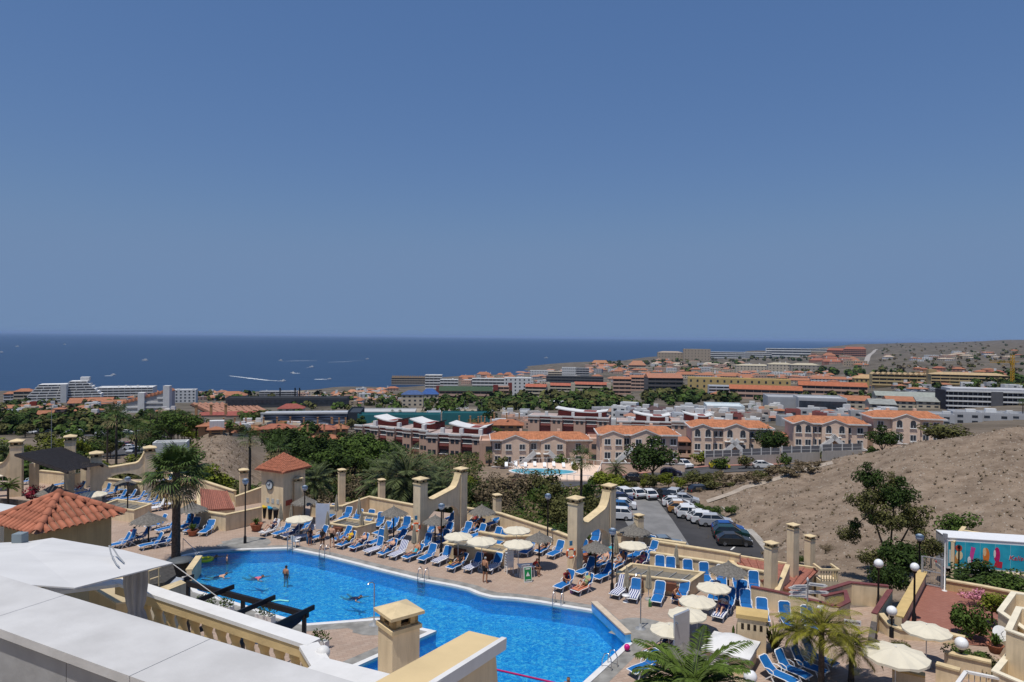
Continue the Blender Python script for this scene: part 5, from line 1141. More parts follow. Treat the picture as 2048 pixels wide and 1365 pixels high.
# house wing with white roof edge at the far left
slab('flat-roofed cream wing with a white roof edge at the left border','flat_roof_wing','building',[at(-160,985,27),at(44,1013,27),at(0,1024,24),at(-200,1010,24)],3,stucco,white_m)

# ---------------------------------------------------------------- right-hand corner: terrace, gate, truck, kiosk
red_tile=bpy.data.materials.new('red_terrace_tiles');red_tile.use_nodes=True
paving(red_tile,(.33,.145,.105),(.30,.125,.09),(.24,.11,.085),.25,.25,(.86,.86,.86))
terr=px_pts((1842,1168),(1952,1184),(2100,1200),(2100,1290),(1935,1290),(1790,1256))
mb=MB();mb.add([(*p,0)for p in terr],[tuple(range(len(terr)))]);
for i in range(len(terr)):a,b=terr[i],terr[(i+1)%len(terr)];mb.add([(*a,-6),(*b,-6),(*b,-.004),(*a,-.004)],[(0,1,2,3)])
structure('red_terrace_paving',mb.mesh('red_terrace_paving',red_tile))
wall('ochre-topped wall along the left side of the red tiled terrace',px_pts((1846,1166),(1796,1262)),.7,.35,base=-3,tops=[.75,.75],cw=.1,cm=mat('ochre_coping',(.56,.40,.17),.85,.1,2))
wall('low ochre planter wall at the far end of the red tiled terrace',px_pts((1892,1180),(1960,1192),(2080,1216)),.7,.25,m=ochre,tops=[.6,.6,.6])
wall('cream curved wall below the red tiled terrace',px_pts((1762,1262),(1778,1272),(1800,1278),(1880,1284),(1930,1296)),.7,.22,tops=[.9,.62,.5,.5,.5])
wall('grey stone bed wall beside the paved walkway',px_pts((1748,1272),(1742,1308),(1768,1318)),.8,.3,m=mat('dark_stone'),cop=False)
wall('cream wall in the bottom right garden behind the white globe lamp',px_pts((1888,1346),(1982,1368)),1.0,.25)
wall('short cream wall beside the lounger under the largest parasol',px_pts((1872,1362),(1920,1376)),.8,.25)
wall('ochre-topped cream wall under the largest parasol',px_pts((1784,1376),(1850,1392)),.9,.3,cm=mat('ochre_coping'))
def gate():
 a,b=gp(1844,1170),gp(1884,1178);t=thing('metal_gate','grey metal grid gate at the far end of the red tiled terrace','gate',a,math.atan2((b-a).y,(b-a).x));L=(b-a).length;h=1.9
 for x in(0,L):MB().b2(x-.06,x+.06,-.06,.06,0,h).build('post',grey_metal,t)
 for z in(.1,h*.52,h):MB().b2(.06,L-.06,-.025,.025,z-.03,z+.03).build('rail',grey_metal,t)
 n=12
 for i in range(1,n):MB().b2(L*i/n-.008,L*i/n+.008,-.01,.01,.13,h-.03).build('bar',grey_metal,t)
gate()
t=thing('white_post','white metal post with a small box lamp beside the grey gate','post',gp(1889,1182));MB().lathe([(.16,0),(.15,.03),(.04,.05),(.035,3.4)],10).build('pole',white_m,t);MB().b2(-.1,.1,-.1,.1,3.4,3.7).build('lamp_box',grey_metal,t);MB().tube([(0,0,3.2),(.5,0,3.25)],.03,6).build('arm',white_m,t)
def mesh_text(txt,size,m,shear=0,extrude=.004):
 c=bpy.data.curves.new('txt','FONT');c.body=txt;c.size=size;c.shear=shear;c.extrude=extrude;c.align_x='CENTER';o=bpy.data.objects.new('txt',c);COL.objects.link(o)
 me=bpy.data.meshes.new_from_object(o.evaluated_get(bpy.context.evaluated_depsgraph_get()));bpy.data.objects.remove(o);bpy.data.curves.remove(c);me.materials.clear();me.materials.append(m);return me
def truck():
 p=gp(1893,1158,-5.3);t=thing('delivery_truck','box truck with a turquoise side painted with ice creams and red lettering','truck',p,R(-12));L,Wd,H=8.6,2.4,2.75;z0=.95
 teal=mat('turquoise_print',(.015,.27,.40),.4,.35,.9,col2=(.03,.42,.55));wp=mat('truck_white',(.78,.78,.78),.4,.03)
 MB().b2(0,L,0,Wd,z0,z0+H).build('cargo_box',wp,t);MB().b2(.1,L-.05,-.012,-.001,z0+.22,z0+H-.28).build('side_panel',teal,t)
 MB().b2(-.05,L+.05,-.05,Wd+.05,z0+H+.002,z0+H+.06).build('box_roof',wp,t);MB().b2(-.03,.09,-.02,Wd+.02,z0,z0+H-.05).build('rear_door_frame',mat('pale_grey_paint',(.5,.51,.53),.5),t)
 for i in range(5):MB().b2(1.45+i*1.2,1.48+i*1.2,-.02,-.0125,z0+.22,z0+H-.28).build('panel_seam',mat('pale_teal',(.25,.5,.58),.5),t)
 for x in(1.1,2.0,L-.9):
  w=MB();w.lathe([(.3,-.14),(.45,-.12),(.48,0),(.45,.12),(.3,.14)],18);w.xf(Matrix.Translation((x,.22,.48))@ Matrix.Rotation(R(90),4,'X'));ww=w.build('wheel',rubber,t)
  w=MB();w.lathe([(.26,-.02),(.1,.02)],14);w.xf(Matrix.Translation((x,.07,.48))@ Matrix.Rotation(R(90),4,'X'));w.build('rim',chrome,ww)
 MB().b2(.2,L,.5,Wd-.5,.5,z0-.003).build('chassis',black_metal,t);MB().b2(-.1,0.0,.1,Wd-.1,.45,.75).build('bumper',grey_metal,t)
 for y in(.2,Wd-.2):MB().b2(-.13,-.05,y-.12,y+.12,.78,.92).build('tail_light',mat('red_lamp',(.5,.01,.01),.3),t)
 c=MB();c.xprism([(.1,.7),(Wd-.1,.7),(Wd-.1,2.6),(.1,2.6)],L+.15,L+2.1);c.build('cab',wp,t);MB().b2(L+.9,L+1.7,.07,.095,1.7,2.4).build('cab_window',dark_glass,t)
 def shape(nm,pts,col,y=-.018):
  m=MB();m.yprism([(x,z0+z)for x,z in pts],y-.004,y);m.build(nm,mat('print_'+nm,col,.45,.1,6),t)
 def blob(cx,cz,rx,rz,n=14):return[(cx+rx*math.cos(2*math.pi*k/n),cz+rz*math.sin(2*math.pi*k/n))for k in range(n)]
 shape('brown_wafer_print',[(.45,.55),(.85,.45),(1.1,1.0),(.75,1.4)],(.5,.22,.05));shape('cream_scoop_print',blob(1.0,1.25,.28,.42),(.75,.6,.35),-.021);shape('red_scoop_print',blob(.95,1.9,.28,.3),(.5,.06,.03),-.024);shape('pale_patch_print',[(.15,.5),(.42,.5),(.62,1.7),(.15,1.7)],(.55,.62,.66),-.020)
 shape('pink_cup_print',[(1.85,.6),(2.05,.6),(2.15,1.3),(2.3,2.0),(1.95,2.1),(1.85,1.4)],(.6,.06,.3));shape('white_label_print',blob(1.8,.85,.14,.36),(.75,.75,.75),-.021)
 shape('orange_lolly_print',blob(3.15,1.4,.27,.68),(.65,.18,.03));shape('cream_lolly_print',blob(3.02,1.7,.14,.38),(.75,.5,.28),-.021);shape('orange_base_print',blob(3.05,.72,.26,.22),(.65,.3,.1),-.022)
 shape('magenta_lolly_print',blob(4.0,1.5,.25,.7),(.5,.01,.12));shape('white_lolly_print',blob(3.82,1.6,.09,.36),(.75,.65,.6),-.021);shape('red_box_print',[(3.75,.4),(4.4,.35),(4.45,.9),(3.9,1.0)],(.5,.02,.05),-.022)
 for nm,m,y,s in(('lettering_outline',white_m,-.020,1.05),('lettering',mat('red_print',(.50,.01,.03),.5),-.032,1.0)):
  me=mesh_text('Kalise',.58*s,m,.2);o=part(t,nm,me,loc=(5.62,y,z0+1.15-(.02 if s>1 else 0)),rot=(R(90),0,0))
truck()
wall('ochre wall behind the painted truck',[tuple(at(1925,1090,64).xy),tuple(at(2100,1110,60).xy)],3.6,.3,base=-5.3,m=ochre)
wall('ochre wall running back from the rear of the painted truck',[tuple(at(1905,1110,61).xy),tuple(at(1928,1090,66).xy)],3.4,.25,base=-5.3,m=stucco)
wall('cream wall in front of the painted truck at the right edge',[tuple(gp(1985,1180,-3).xy),tuple(gp(2100,1196,-3).xy)],2,.25,base=-5,tops=[-1.6,-1.6])
# kiosk, fountain block, domed hut
t=thing('domed_kiosk','low cream kiosk with a white shallow domed roof below the yellow palm','kiosk',gp(1462,1330),R(-32));s=2.3
MB().b2(-s/2+.15,s/2-.15,-s/2+.15,s/2-.15,0,.95).build('wall_body',stucco,t)
m=MB();N=10;vs=[];hw=s/2
for j in range(N+1):
 for i in range(N+1):
  x,y= -hw+s*i/N,-hw+s*j/N;q=max(0,1-(x*x+y*y)/(hw*hw*1.05));vs.append((x,y,1.0+.42*q**.8))
m.add(vs,[(j*(N+1)+i,j*(N+1)+i+1,(j+1)*(N+1)+i+1,(j+1)*(N+1)+i)for j in range(N)for i in range(N)],0,True);m.b2(-hw,hw,-hw,hw,.88,.999);m.build('domed_roof',white_m,t)
for i in range(7):MB().b2(hw-.17+.005,hw-.12,-.7+i*.22,-.56+i*.22,.45,.8).build('louvre',white_m,t)
for i in range(6):MB().b2(-.75,.15,-hw+.10,-hw+.145,.22+i*.1,.28+i*.1).build('louvre',white_m,t)
t=thing('stone_block','ochre block with a rounded top and pierced sides beside the domed kiosk','garden wall',gp(1503,1302),R(-20))
MB().b2(-.7,.7,-.35,.35,0,1.75).build('wall_body',stucco,t);m=MB();m.xprism([(-.42,1.752),(.42,1.752),(.42,1.95),(.25,2.12),(-.25,2.12),(-.42,1.95)],-.78,.78);m.build('rounded_top',mat('ochre_coping'),t)
for x in(-.45,-.15,.15,.45):MB().b2(x-.07,x+.07,-.36,-.352,1.2,1.5).build('opening',hole_m,t)  # flat dark sheets paint the shade of the holes
t=thing('dish_antenna','white satellite dish on the bottom right terrace wall','satellite dish',at(1999,1282,33),R(-10));m=MB();m.lathe([(.01,0),(.15,.02),(.28,.07),(.36,.13)],20);m.xf(Matrix.Translation((0,0,.35))@ Matrix.Rotation(R(60),4,'X'));m.build('dish',globe_w,t);MB().tube([(0,0,-.6),(0,.05,.3)],.03,6).build('mast',grey_metal,t);MB().tube([(0,-.02,.3),(0,-.35,.62)],.015,5).build('feed_arm',grey_metal,t)
# stepped cream terraces of the neighbouring building
def terrace(label,pts,z0,z1,floor_m=None):
 P=[gp(a,b,z1)for a,b in pts];o=Vector((P[0].x,P[0].y,z0));t=thing('cream_terrace',label,'terrace',o);lp=[tuple(p.xy)for p in P];inn=offset(lp,-.22);out=offset(lp,.05);n=len(lp);a=MB();c=MB()
 for i in range(n):
  j=(i+1)%n
  a.add([(*lp[i],z0),(*lp[j],z0),(*lp[j],z1),(*lp[i],z1),(*inn[i],z0),(*inn[j],z0),(*inn[j],z1),(*inn[i],z1)],[(0,1,2,3),(7,6,5,4),(3,2,6,7)])
  c.add([(*out[i],z1+.003),(*out[j],z1+.003),(*inn[j],z1+.003),(*inn[i],z1+.003),(*out[i],z1+.07),(*out[j],z1+.07),(*inn[j],z1+.07),(*inn[i],z1+.07)],[(3,2,1,0),(4,5,6,7),(0,1,5,4),(2,3,7,6)])
 a.build('parapet',stucco,t,o);c.build('coping',mat('pale_coping',(.74,.66,.5),.85,.06,2),t,o)
 f=MB();f.add([(*p,z1-.85)for p in inn],[tuple(range(n))]);f.build('terrace_floor',floor_m or mat('cream_floor'),t,o)
terrace('upper cream roof terrace at the right edge above the satellite dish',[(1996,1224),(2024,1186),(2160,1205),(2160,1290),(2050,1262)],-1,2.2)
terrace('middle cream roof terrace at the right edge with a white rail',[(2012,1262),(2034,1216),(2200,1240),(2200,1330)],-1,2.6)
terrace('cream terrace with planted pots in the bottom right corner',[(1985,1344),(2030,1290),(2200,1310),(2200,1420),(2080,1385)],-1,1.2)
t=thing('white_railing','thick white rail corner at the bottom right edge','railing',gp(1920,1372,1.0));o=t.location;a,b,c=gp(1906,1380,1),gp(1932,1344,1),gp(2100,1378,1)
MB().bar(a,b,.16,.1).bar(b,c,.16,.1).build('rail',white_m,t,o)
for i in range(14):p=b.lerp(c,(i+.5)/14);MB().tube([p-Vector((0,0,1)),p],.02,5).build('bar',grey_metal,t,o)
for i in range(6):
 p=gp(1958+i*5,1352+i*1.2);
t=thing('iron_gate','small black barred gate in the bottom right garden','gate',gp(1962,1356),R(-20));
for i in range(7):MB().tube([(i*.11,0,0),(i*.11,0,.85)],.015,5).build('bar',black_metal,t)
MB().b2(-.02,.68,-.02,.02,.83,.87).build('rail',black_metal,t)
# pergola of dark slats on the far left
def slat_pergola():
 P=[at(30,908,64),at(122,894,71),at(206,930,64.5),at(136,943,58)];z=sum(p.z for p in P)/4
 c=sum(P,Vector())/4;t=thing('slatted_pergola','dark slatted pergola roof on cream posts at the far left','pergola',Vector((c.x,c.y,0)));o=t.location;dm=mat('dark_slat',(.035,.03,.03),.8,.25,3)
 n=26;a,b,c2,d=P
 for i in range(n):
  u=(i+.5)/n;p,q=a.lerp(d,u),b.lerp(c2,u);p,q=p.copy(),q.copy();MB().bar(p,q,.26,.05).build('slat',dm,t,o)
 for p,q in((a,d),(b,c2),(a.lerp(b,.5),d.lerp(c2,.5))):MB().bar(p-Vector((0,0,.13)),q-Vector((0,0,.13)),.12,.2).build('beam',dm,t,o)
 for px,py in((68,986),(138,1000),(170,975)):
  g=gp(px,py);u=.3;zz=min(p.z for p in P)if px>100 else 3.1;MB().b2(g.x-u,g.x+u,g.y-u,g.y+u,0,3.0 if px==68 else 2.55).build('post',stucco,t,o)
slat_pergola()
m=MB();o=at(423,985,62);t=thing('low_tiled_roof','red tiled lean-to roof right of the fan palm crown','roof',Vector((o.x,o.y,-.5)))
a,b,c,d=at(398,1022,58),at(470,1018,60),at(455,984,66),at(396,978,66)
m.add([a,b,c,d]+[p-Vector((0,0,.1))for p in(a,b,c,d)],[(0,1,2,3),(7,6,5,4),(0,4,5,1),(1,5,6,2),(2,6,7,3),(3,7,4,0)]);rf=m.build('roof_slope',red_roof,t,t.location)
m=MB();n=17
for i in range(n):m.tube([a.lerp(b,(i+.5)/n),d.lerp(c,(i+.5)/n)],.09,5)
m.build('roof_tiles',red_roof,rf,t.location,kind='stuff')
m=MB();m.add([Vector((p.x,p.y,-1))for p in(a,b,c,d)]+[p-Vector((0,0,.11))for p in(a,b,c,d)],[(0,1,5,4),(1,2,6,5),(2,3,7,6),(3,0,4,7)]);m.build('wall_body',stucco,t,t.location)
MB().bar(d,a,.3,.2).build('roof_edge',coping_m,t,t.location)

# ---------------------------------------------------------------- vegetation
def crown_mesh(seed,n,leaf,lobes=9,rad=.5,m=leaf_mid,name='crown',flat=1.0):
 """leaf-sized faces spread over several lobes inside a unit crown (radius 1, centre 0)"""
 r2=random.Random(seed);L=[]
 for i in range(lobes):
  d=Vector((r2.gauss(0,1),r2.gauss(0,1),r2.gauss(0,.8))).normalized()*r2.uniform(.35,.72);L.append((d,rad*r2.uniform(.6,1.05)))
 L.append((Vector((0,0,-.1)),rad*.9));b=MB();vs=[];fs=[]
 for i in range(n):
  c,r=L[r2.randrange(len(L))];d=Vector((r2.gauss(0,1),r2.gauss(0,1),r2.gauss(0,1))).normalized();p=c+d*r*r2.uniform(.72,1.05);p.z*=flat
  nn=(d+Vector((r2.uniform(-1,1),r2.uniform(-1,1),r2.uniform(-.4,1)))*.8).normalized();x=nn.orthogonal().normalized();x.rotate(Matrix.Rotation(r2.uniform(0,6.3),3,nn));y=nn.cross(x);s=leaf*r2.uniform(.6,1.3)
  k=len(vs);vs+=[p-x*s,p+y*s*.55,p+x*s,p-y*s*.55];fs.append((k,k+1,k+2,k+3))
 q=sorted(p.length for p in vs)[int(len(vs)*.93)];vs=[p/q for p in vs]
 b.add(vs,fs);return b.mesh(name,m)
def trunk_mesh(seed,k=4,spread=.4):
 r2=random.Random(seed);b=MB();b.tube([(0,0,-.4),(0.02,0,.25),(.03,.02,.5)],[.075,.055,.045],7)
 for i in range(k):
  a=6.28*i/k+r2.uniform(-.4,.4);b.tube([(.03,.02,.42),(spread*.5*math.cos(a),spread*.5*math.sin(a),.68),(spread*math.cos(a),spread*math.sin(a),.9)],[.038,.026,.012],5)
 return b.mesh('trunk',bark)
CR={k:[crown_mesh(i*7+s,n,lf,lo,rd,m)for i in range(3)]for k,(s,n,lf,lo,rd,m)in dict(
dense=(1,2600,.062,14,.42,leaf_dark),green=(2,1800,.075,10,.45,leaf_mid),olive=(3,1500,.075,10,.45,leaf_olive),bright=(4,1500,.08,9,.45,leaf_yel),dry=(5,1300,.06,10,.45,leaf_dry)).items()}
CS={k:[crown_mesh(i*5+s,420,.15,8,.48,m)for i in range(3)]for k,(s,m)in dict(dense=(1,leaf_dark),green=(2,leaf_mid),olive=(3,leaf_olive),bright=(4,leaf_yel),dry=(5,leaf_dry)).items()}
TK=[trunk_mesh(i)for i in range(3)]
def tree(label,p,rx,h,kind='green',trunk=.35,name='leafy_tree',cat='tree',group=None,small=False,rz=None):
 """tree of height h and crown half-width rx; trunk = bare share of the height"""
 t=thing(name,label,cat,p,rnd.uniform(0,6.28)if rz is None else rz,group);rzv=h*(1-trunk)/2;i=rnd.randrange(3)
 part(t,'crown',(CS if small else CR)[kind][i],loc=(0,0,h-rzv),scale=(rx,rx*rnd.uniform(.85,1.1),rzv))
 part(t,'trunk',TK[i],scale=(rx*.9,rx*.9,h*(trunk+.35)))
 return t
def tree_px(label,px,yc,rpx,rypx,Y,kind='green',**k):  # crown centre and half sizes as seen, standing on the terrain
 c=at(px,yc,Y);g=ground(c.x,Y);rx=rpx*Y/F;top=c.z+rypx*Y/F;h=max(top-g,rypx*2*Y/F*.9);tr=max(.05,1-2*rypx*Y/F/h)
 return tree(label,Vector((c.x,Y,top-h)),rx,h,kind,tr,**k)
tree_px('big dark round-crowned tree in front of the pink houses by the road bend',1307,912,52,40,126,'dense',name='round_tree')
tree_px('dark round tree in front of the fenced pink houses, left of the pair',1543,881,33,27,146,'dense',name='round_tree')
tree_px('dark round tree above the bare hill, right of the pair',1765,876,33,24,142,'dense',name='round_tree')
tree_px('broad brownish shrub on the ridge of the bare hill',1880,860,58,24,112,'olive',name='broad_shrub',cat='shrub')
tree_px('tall grey-green tree beside the red and cream apartment block',733,888,16,13,165,'olive',name='umbrella_tree')
tree_px('bright green bushy tree beside the fan palm crown',430,958,42,30,80,'bright',name='bushy_tree')
tree_px('orange-flowering spreading tree by the car park entrance',1222,962,40,20,112,'bright',name='spreading_tree')
# eucalyptus on the right, lobes placed on limbs
def eucalyptus():
 Y=65;b0=on(1790,Y);t=thing('eucalyptus_tree','tall loose eucalyptus with clumped crown against the bare hill','tree',b0);lob=[(1738,958,20,.5),(1722,1000,19,-.6),(1762,985,24,.3),(1798,990,23,-.4),(1826,1022,25,.6),(1780,1032,22,-.8),(1748,1035,15,.2),(1832,1052,15,-.3),(1696,1064,17,.4),(1712,1050,9,0),(1790,960,12,.2)]
 tr=MB();o=b0;f=Vector((b0.x-.2,Y,b0.z+1.6));tr.tube([b0-Vector((0,0,.5)),b0+Vector((.1,0,.8)),f],[.2,.16,.13],7)
 hubs=[at(1742,1018,Y),at(1788,1012,Y),at(1822,1048,Y)]
 for h in hubs:tr.tube([f,f.lerp(h,.5)+Vector((0,.1,-.15)),h],[.12,.09,.06],6)
 for i,(px,py,r,dy)in enumerate(lob):
  c=at(px,py,Y+dy*2);rr=r*1.45*Y/F;hb=min(hubs,key=lambda q:(q-c).length);m=hb.lerp(c,.5)+Vector((.1,0,-.12));tr.tube([hb,m,c],[.05,.035,.015],5)
  part(t,'crown',CR['olive' if i%3 else 'dense'][i%3],loc=c-b0,scale=(rr*1.05,rr,rr*1.1),rz=i)
 tr.build('trunk',bark,t,b0)
eucalyptus()
for i,(lab,px,yc,rx,ry,Y,kd)in enumerate([
('blue-green bush right of the eucalyptus, behind the painted truck',1905,1040,42,36,68,'green'),('dark green tree mass left of the red terrace lamp',1800,1118,46,46,56,'dense'),('brownish green bush behind the gate',1862,1092,30,34,61,'olive'),
('dark tree in shadow beside the walkway wall',1775,1160,36,40,53,'dense'),('dark shrub hanging over the slope below the balcony',1672,1190,26,20,55,'olive'),('olive shrub at the foot of the eucalyptus',1745,1112,30,26,62,'olive'),('small shrub beside the tallest pillar',1600,1118,12,10,72,'green'),
('dry grey shrub on the stony slope right of the pillars',1652,1096,16,9,70,'dry'),('dense green shrub in the planter in front of the truck',1958,1156,62,32,48,'dense'),('dark green shrub at the right edge before the truck',2030,1165,50,32,46,'green'),
('glossy green shrub bordering the red tiled terrace',1945,1242,40,46,36.8,'green'),('yellow-green leafy shrub at the top right of the red terrace',1985,1206,36,30,38.5,'bright'),('low green shrub beneath the white garden lamp',1935,1314,40,24,33.4,'green'),('small shrubs beside the white globe lamp',1968,1330,26,22,32.6,'olive'),
('spiky green shrub beside the domed kiosk',1432,1300,18,18,35.5,'green'),('bushy plant below the cream curved wall',1800,1290,22,12,36,'olive')]):
 c=at(px,yc,Y);rr=rx*Y/F;h=2*ry*Y/F;tree(lab,Vector((c.x,Y,c.z-h/2)),rr,h,kd,.04,'garden_shrub','shrub')
def belt(name,cat,fmt,n,px0,px1,Y0,Y1,h0,h1,kinds,seed,group,small=False,top=None,asp=(.7,1.1),trunk=.1):
 r2=random.Random(seed);L=[]
 for i in range(n):
  px=px0+(px1-px0)*(i+r2.uniform(.1,.9))/n;Y=r2.uniform(Y0,Y1);L.append((px,Y,r2.uniform(h0,h1),r2.choice(kinds),r2.uniform(*asp)))
 for i,(px,Y,h,k,a)in enumerate(L):
  p=on(px,Y);tree(fmt%ORD[i],p,h*a*.62,h,k,trunk,name,cat,group,small)
belt('slope_shrub','shrub','olive shrub on the slope behind the pool wall, %s from the left',34,600,1160,63,82,2.6,4.6,['olive','olive','dense','dry'],11,'shrubs on the slope behind the pool wall')
belt('slope_bush','shrub','green bush lower down behind the pool wall, %s from the left',40,590,1200,84,112,3.0,5.2,['olive','green','bright','dense','dry','olive'],12,'bushes lower down behind the pool wall')
belt('garden_bush','shrub','bright green bush between the fan palm and the clock tower, %s from the left',22,370,560,70,104,2.4,4.6,['bright','green','olive'],13,'bushes between palm and tower')
belt('hedge_bush','shrub','yellow-green bush edging the top of the car park, %s from the left',17,1190,1440,111,121,1.8,3.2,['bright','green','bright','olive'],14,'bushes at the top of the car park')
belt('verge_bush','shrub','clipped green bush along the right side of the car park, %s from the top',6,1385,1470,97,92,1.4,2.0,['green'],15,'bushes beside the parked cars')
belt('wall_bush','shrub','dark bush at the near end of the car park, %s from the left',6,1345,1420,66,69,1.5,2.4,['green','olive'],16,'bushes at the near end of the car park')
belt('dark_tree','tree','dark leafy tree behind the clock tower, %s from the left',24,555,780,112,170,6,9.5,['dense','dense','green'],17,'dark trees behind the clock tower',trunk=.25)
belt('left_tree','tree','mixed green tree behind the dark pergola, %s from the left',40,-60,400,92,185,4,8,['olive','green','dense','bright'],18,'trees behind the dark pergola',trunk=.25)
belt('roadside_tree','tree','dark roadside tree on the left plain, %s from the left',18,-20,540,190,330,4,8,['olive','green','dense'],19,'roadside trees on the left plain',True,trunk=.25)
belt('street_tree','tree','small dark tree between the villas and the apartment block, %s from the left',22,480,1010,215,330,4,8,['green','dense','olive'],20,'trees among the villas',True,trunk=.25)
belt('courtyard_tree','tree','small tree between the pink houses, %s from the left',12,990,1840,134,150,2,3.5,['green','olive','bright'],21,'small trees by the pink houses',True)
belt('dry_shrub','shrub','dry brown shrub along the path on the bare hill, %s from the left',30,1395,1640,104,124,.8,1.8,['dry','dry','olive'],22,'dry shrubs on the bare hill',True,asp=(1,1.6),trunk=.02)
def far_belt(label,n,rects,r0,r1,seed,mats):
 """a far wood read as one mass: many small leafy clumps on the terrain"""
 r2=random.Random(seed);b=MB();tot=sum((x1-x0)*(y1-y0)for x0,x1,y0,y1 in rects)
 for x0,x1,y0,y1 in rects:
  for i in range(int(n*(x1-x0)*(y1-y0)/tot)+1):
   p=hit(r2.uniform(x0,x1),r2.uniform(y0,y1),150);R0=r2.uniform(r0,r1)*max(.6,min(2,p.y/700));mi=r2.randrange(len(mats))
   for k in range(22):
    d=Vector((r2.gauss(0,1),r2.gauss(0,1),r2.gauss(0,1))).normalized();c=p+Vector((d.x*R0,d.y*R0,R0*(.9+d.z*.8)))*1.0;nn=(d+Vector((r2.uniform(-.6,.6),r2.uniform(-.6,.6),.5))).normalized();x=nn.orthogonal().normalized();y=nn.cross(x);s=R0*.5
    b.add([c-x*s,c+y*s,c+x*s,c-y*s],[(0,1,2,3)],mi)
 o=b.build('tree_belt',mats);o['kind']='stuff';o['label']=label
FM=[leaf_dark,leaf_olive,leaf_mid]
far_belt('green belt of trees in front of the mid-town hotels',360,[(880,1060,797,826),(1040,1230,786,822),(1290,1400,780,812),(1400,1480,790,806),(1120,1300,806,822)],3.5,6,31,FM)
far_belt('scattered trees among the coast houses',210,[(0,240,800,850),(340,700,792,802),(690,880,796,826),(560,700,812,822)],2.5,4.5,32,FM)
far_belt('trees and scrub on the plain left of the villas',260,[(0,380,830,872),(480,600,830,850)],2.5,4,33,FM)
far_belt('trees between the right-hand hotels',230,[(1580,1850,742,756),(1330,1480,722,748),(1500,1760,786,806),(1700,2048,756,782),(1960,2048,745,780)],2.2,4,34,FM)
far_belt('dry scrub on the far right hillside',170,[(1760,2048,686,745)],1.0,2.2,35,[leaf_dry,leaf_olive,leaf_dark])
far_belt('row of trees on the far headland',200,[(1180,1330,724,740),(1330,1700,711,724)],2,3.5,36,[leaf_dark,leaf_olive])
def cover(label,n,px0,px1,Y0,Y1,seed,mats,h=.7):
 r2=random.Random(seed);b=MB()
 for i in range(n):
  p=on(r2.uniform(px0,px1),Y0*(Y1/Y0)**r2.random());mi=r2.randrange(len(mats));q=h*r2.uniform(.5,1.3)
  for k in range(9):
   c=p+Vector((r2.gauss(0,.6),r2.gauss(0,.6),r2.uniform(0,1)*q));x=Vector((r2.gauss(0,1),r2.gauss(0,1),r2.gauss(0,.6))).normalized();y=x.orthogonal().normalized();s=.32*r2.uniform(.6,1.2);b.add([c-x*s,c+y*s*.6,c+x*s,c-y*s*.6],[(0,1,2,3)],mi)
 o=b.build('undergrowth',mats);o['kind']='stuff';o['label']=label
cover('low green undergrowth on the slope behind the pool terraces',5200,560,1185,62,114,61,[leaf_olive,leaf_mid,leaf_dark,leaf_dry]);cover('low undergrowth behind the dark pergola',2600,-60,400,74,150,62,[leaf_olive,leaf_dark,leaf_mid]);cover('low undergrowth between fan palm and clock tower',2200,370,570,68,112,63,[leaf_yel,leaf_mid,leaf_olive])
cover('undergrowth between the clock tower trees and the villas',3600,540,960,110,190,64,[leaf_olive,leaf_dark,leaf_dry],1.0)
# palms
def fan_palm_mesh(n,blades,seed,droop=.5):
 r2=random.Random(seed);b=MB();dead=MB()
 for i in range(n):
  a=i*2.399+r2.uniform(-.2,.2);el=math.radians(78-125*(i/n)**.9+r2.uniform(-8,8));d=Vector((math.cos(a)*math.cos(el),math.sin(a)*math.cos(el),math.sin(el)));pl=r2.uniform(.42,.58);side=Vector((-math.sin(a),math.cos(a),0));up=side.cross(d)* -1
  e=d*pl;w=side*.012;q=1 if el<R(-22)else 0
  b.add([-w,w,e+w,e-w],[(0,1,2,3)],q)
  for k in range(blades):
   th=math.radians(-105+210*k/(blades-1));v=(d*math.cos(th)+side*math.sin(th)).normalized();L=r2.uniform(.40,.52)*(1-.25*abs(th)/1.9);n2=v.cross(up).normalized()*.022
   m=e+v*L*.55+up*.03;t=e+v*L+Vector((0,0,-droop*.22*r2.uniform(.5,1.3)))
   b.add([e,m+n2,t,m-n2],[(0,1,2,3)],q)
 return b.mesh('crown',[mat('fan_palm_leaf',(.062,.098,.024),.55,.2,4,island=.35,spec=.15),mat('dead_palm_leaf',(.24,.19,.09),.9,.25,6,island=.3)])
FP=[fan_palm_mesh(54,17,1),fan_palm_mesh(30,9,2),fan_palm_mesh(30,9,5)]
def palm_trunk(h,r):
 b=MB();k=max(4,int(h/.35));pts=[(math.sin(i*.5)*.02*r,0,h*i/k)for i in range(k+1)];b.tube(pts,[r*(1.25 if i==0 else 1)*(1-.18*i/k)*(1.06 if i%2 else 1)for i in range(k+1)],9);return b.mesh('trunk',palm_bark)
def fan_palm(label,p,h,r,tr,big=False,group=None):
 t=thing('fan_palm',label,'palm',p,rnd.uniform(0,6),group);part(t,'crown',FP[0]if big else FP[1+rnd.randrange(2)],loc=(0,0,h),scale=r);part(t,'trunk',palm_trunk(h+r*.05,tr))
 return t
g=gp(352,1124);fan_palm('big fan palm with a dark trunk standing beside the left end of the pool',g,(1124-948)*g.y/F,2.75,.30,True)
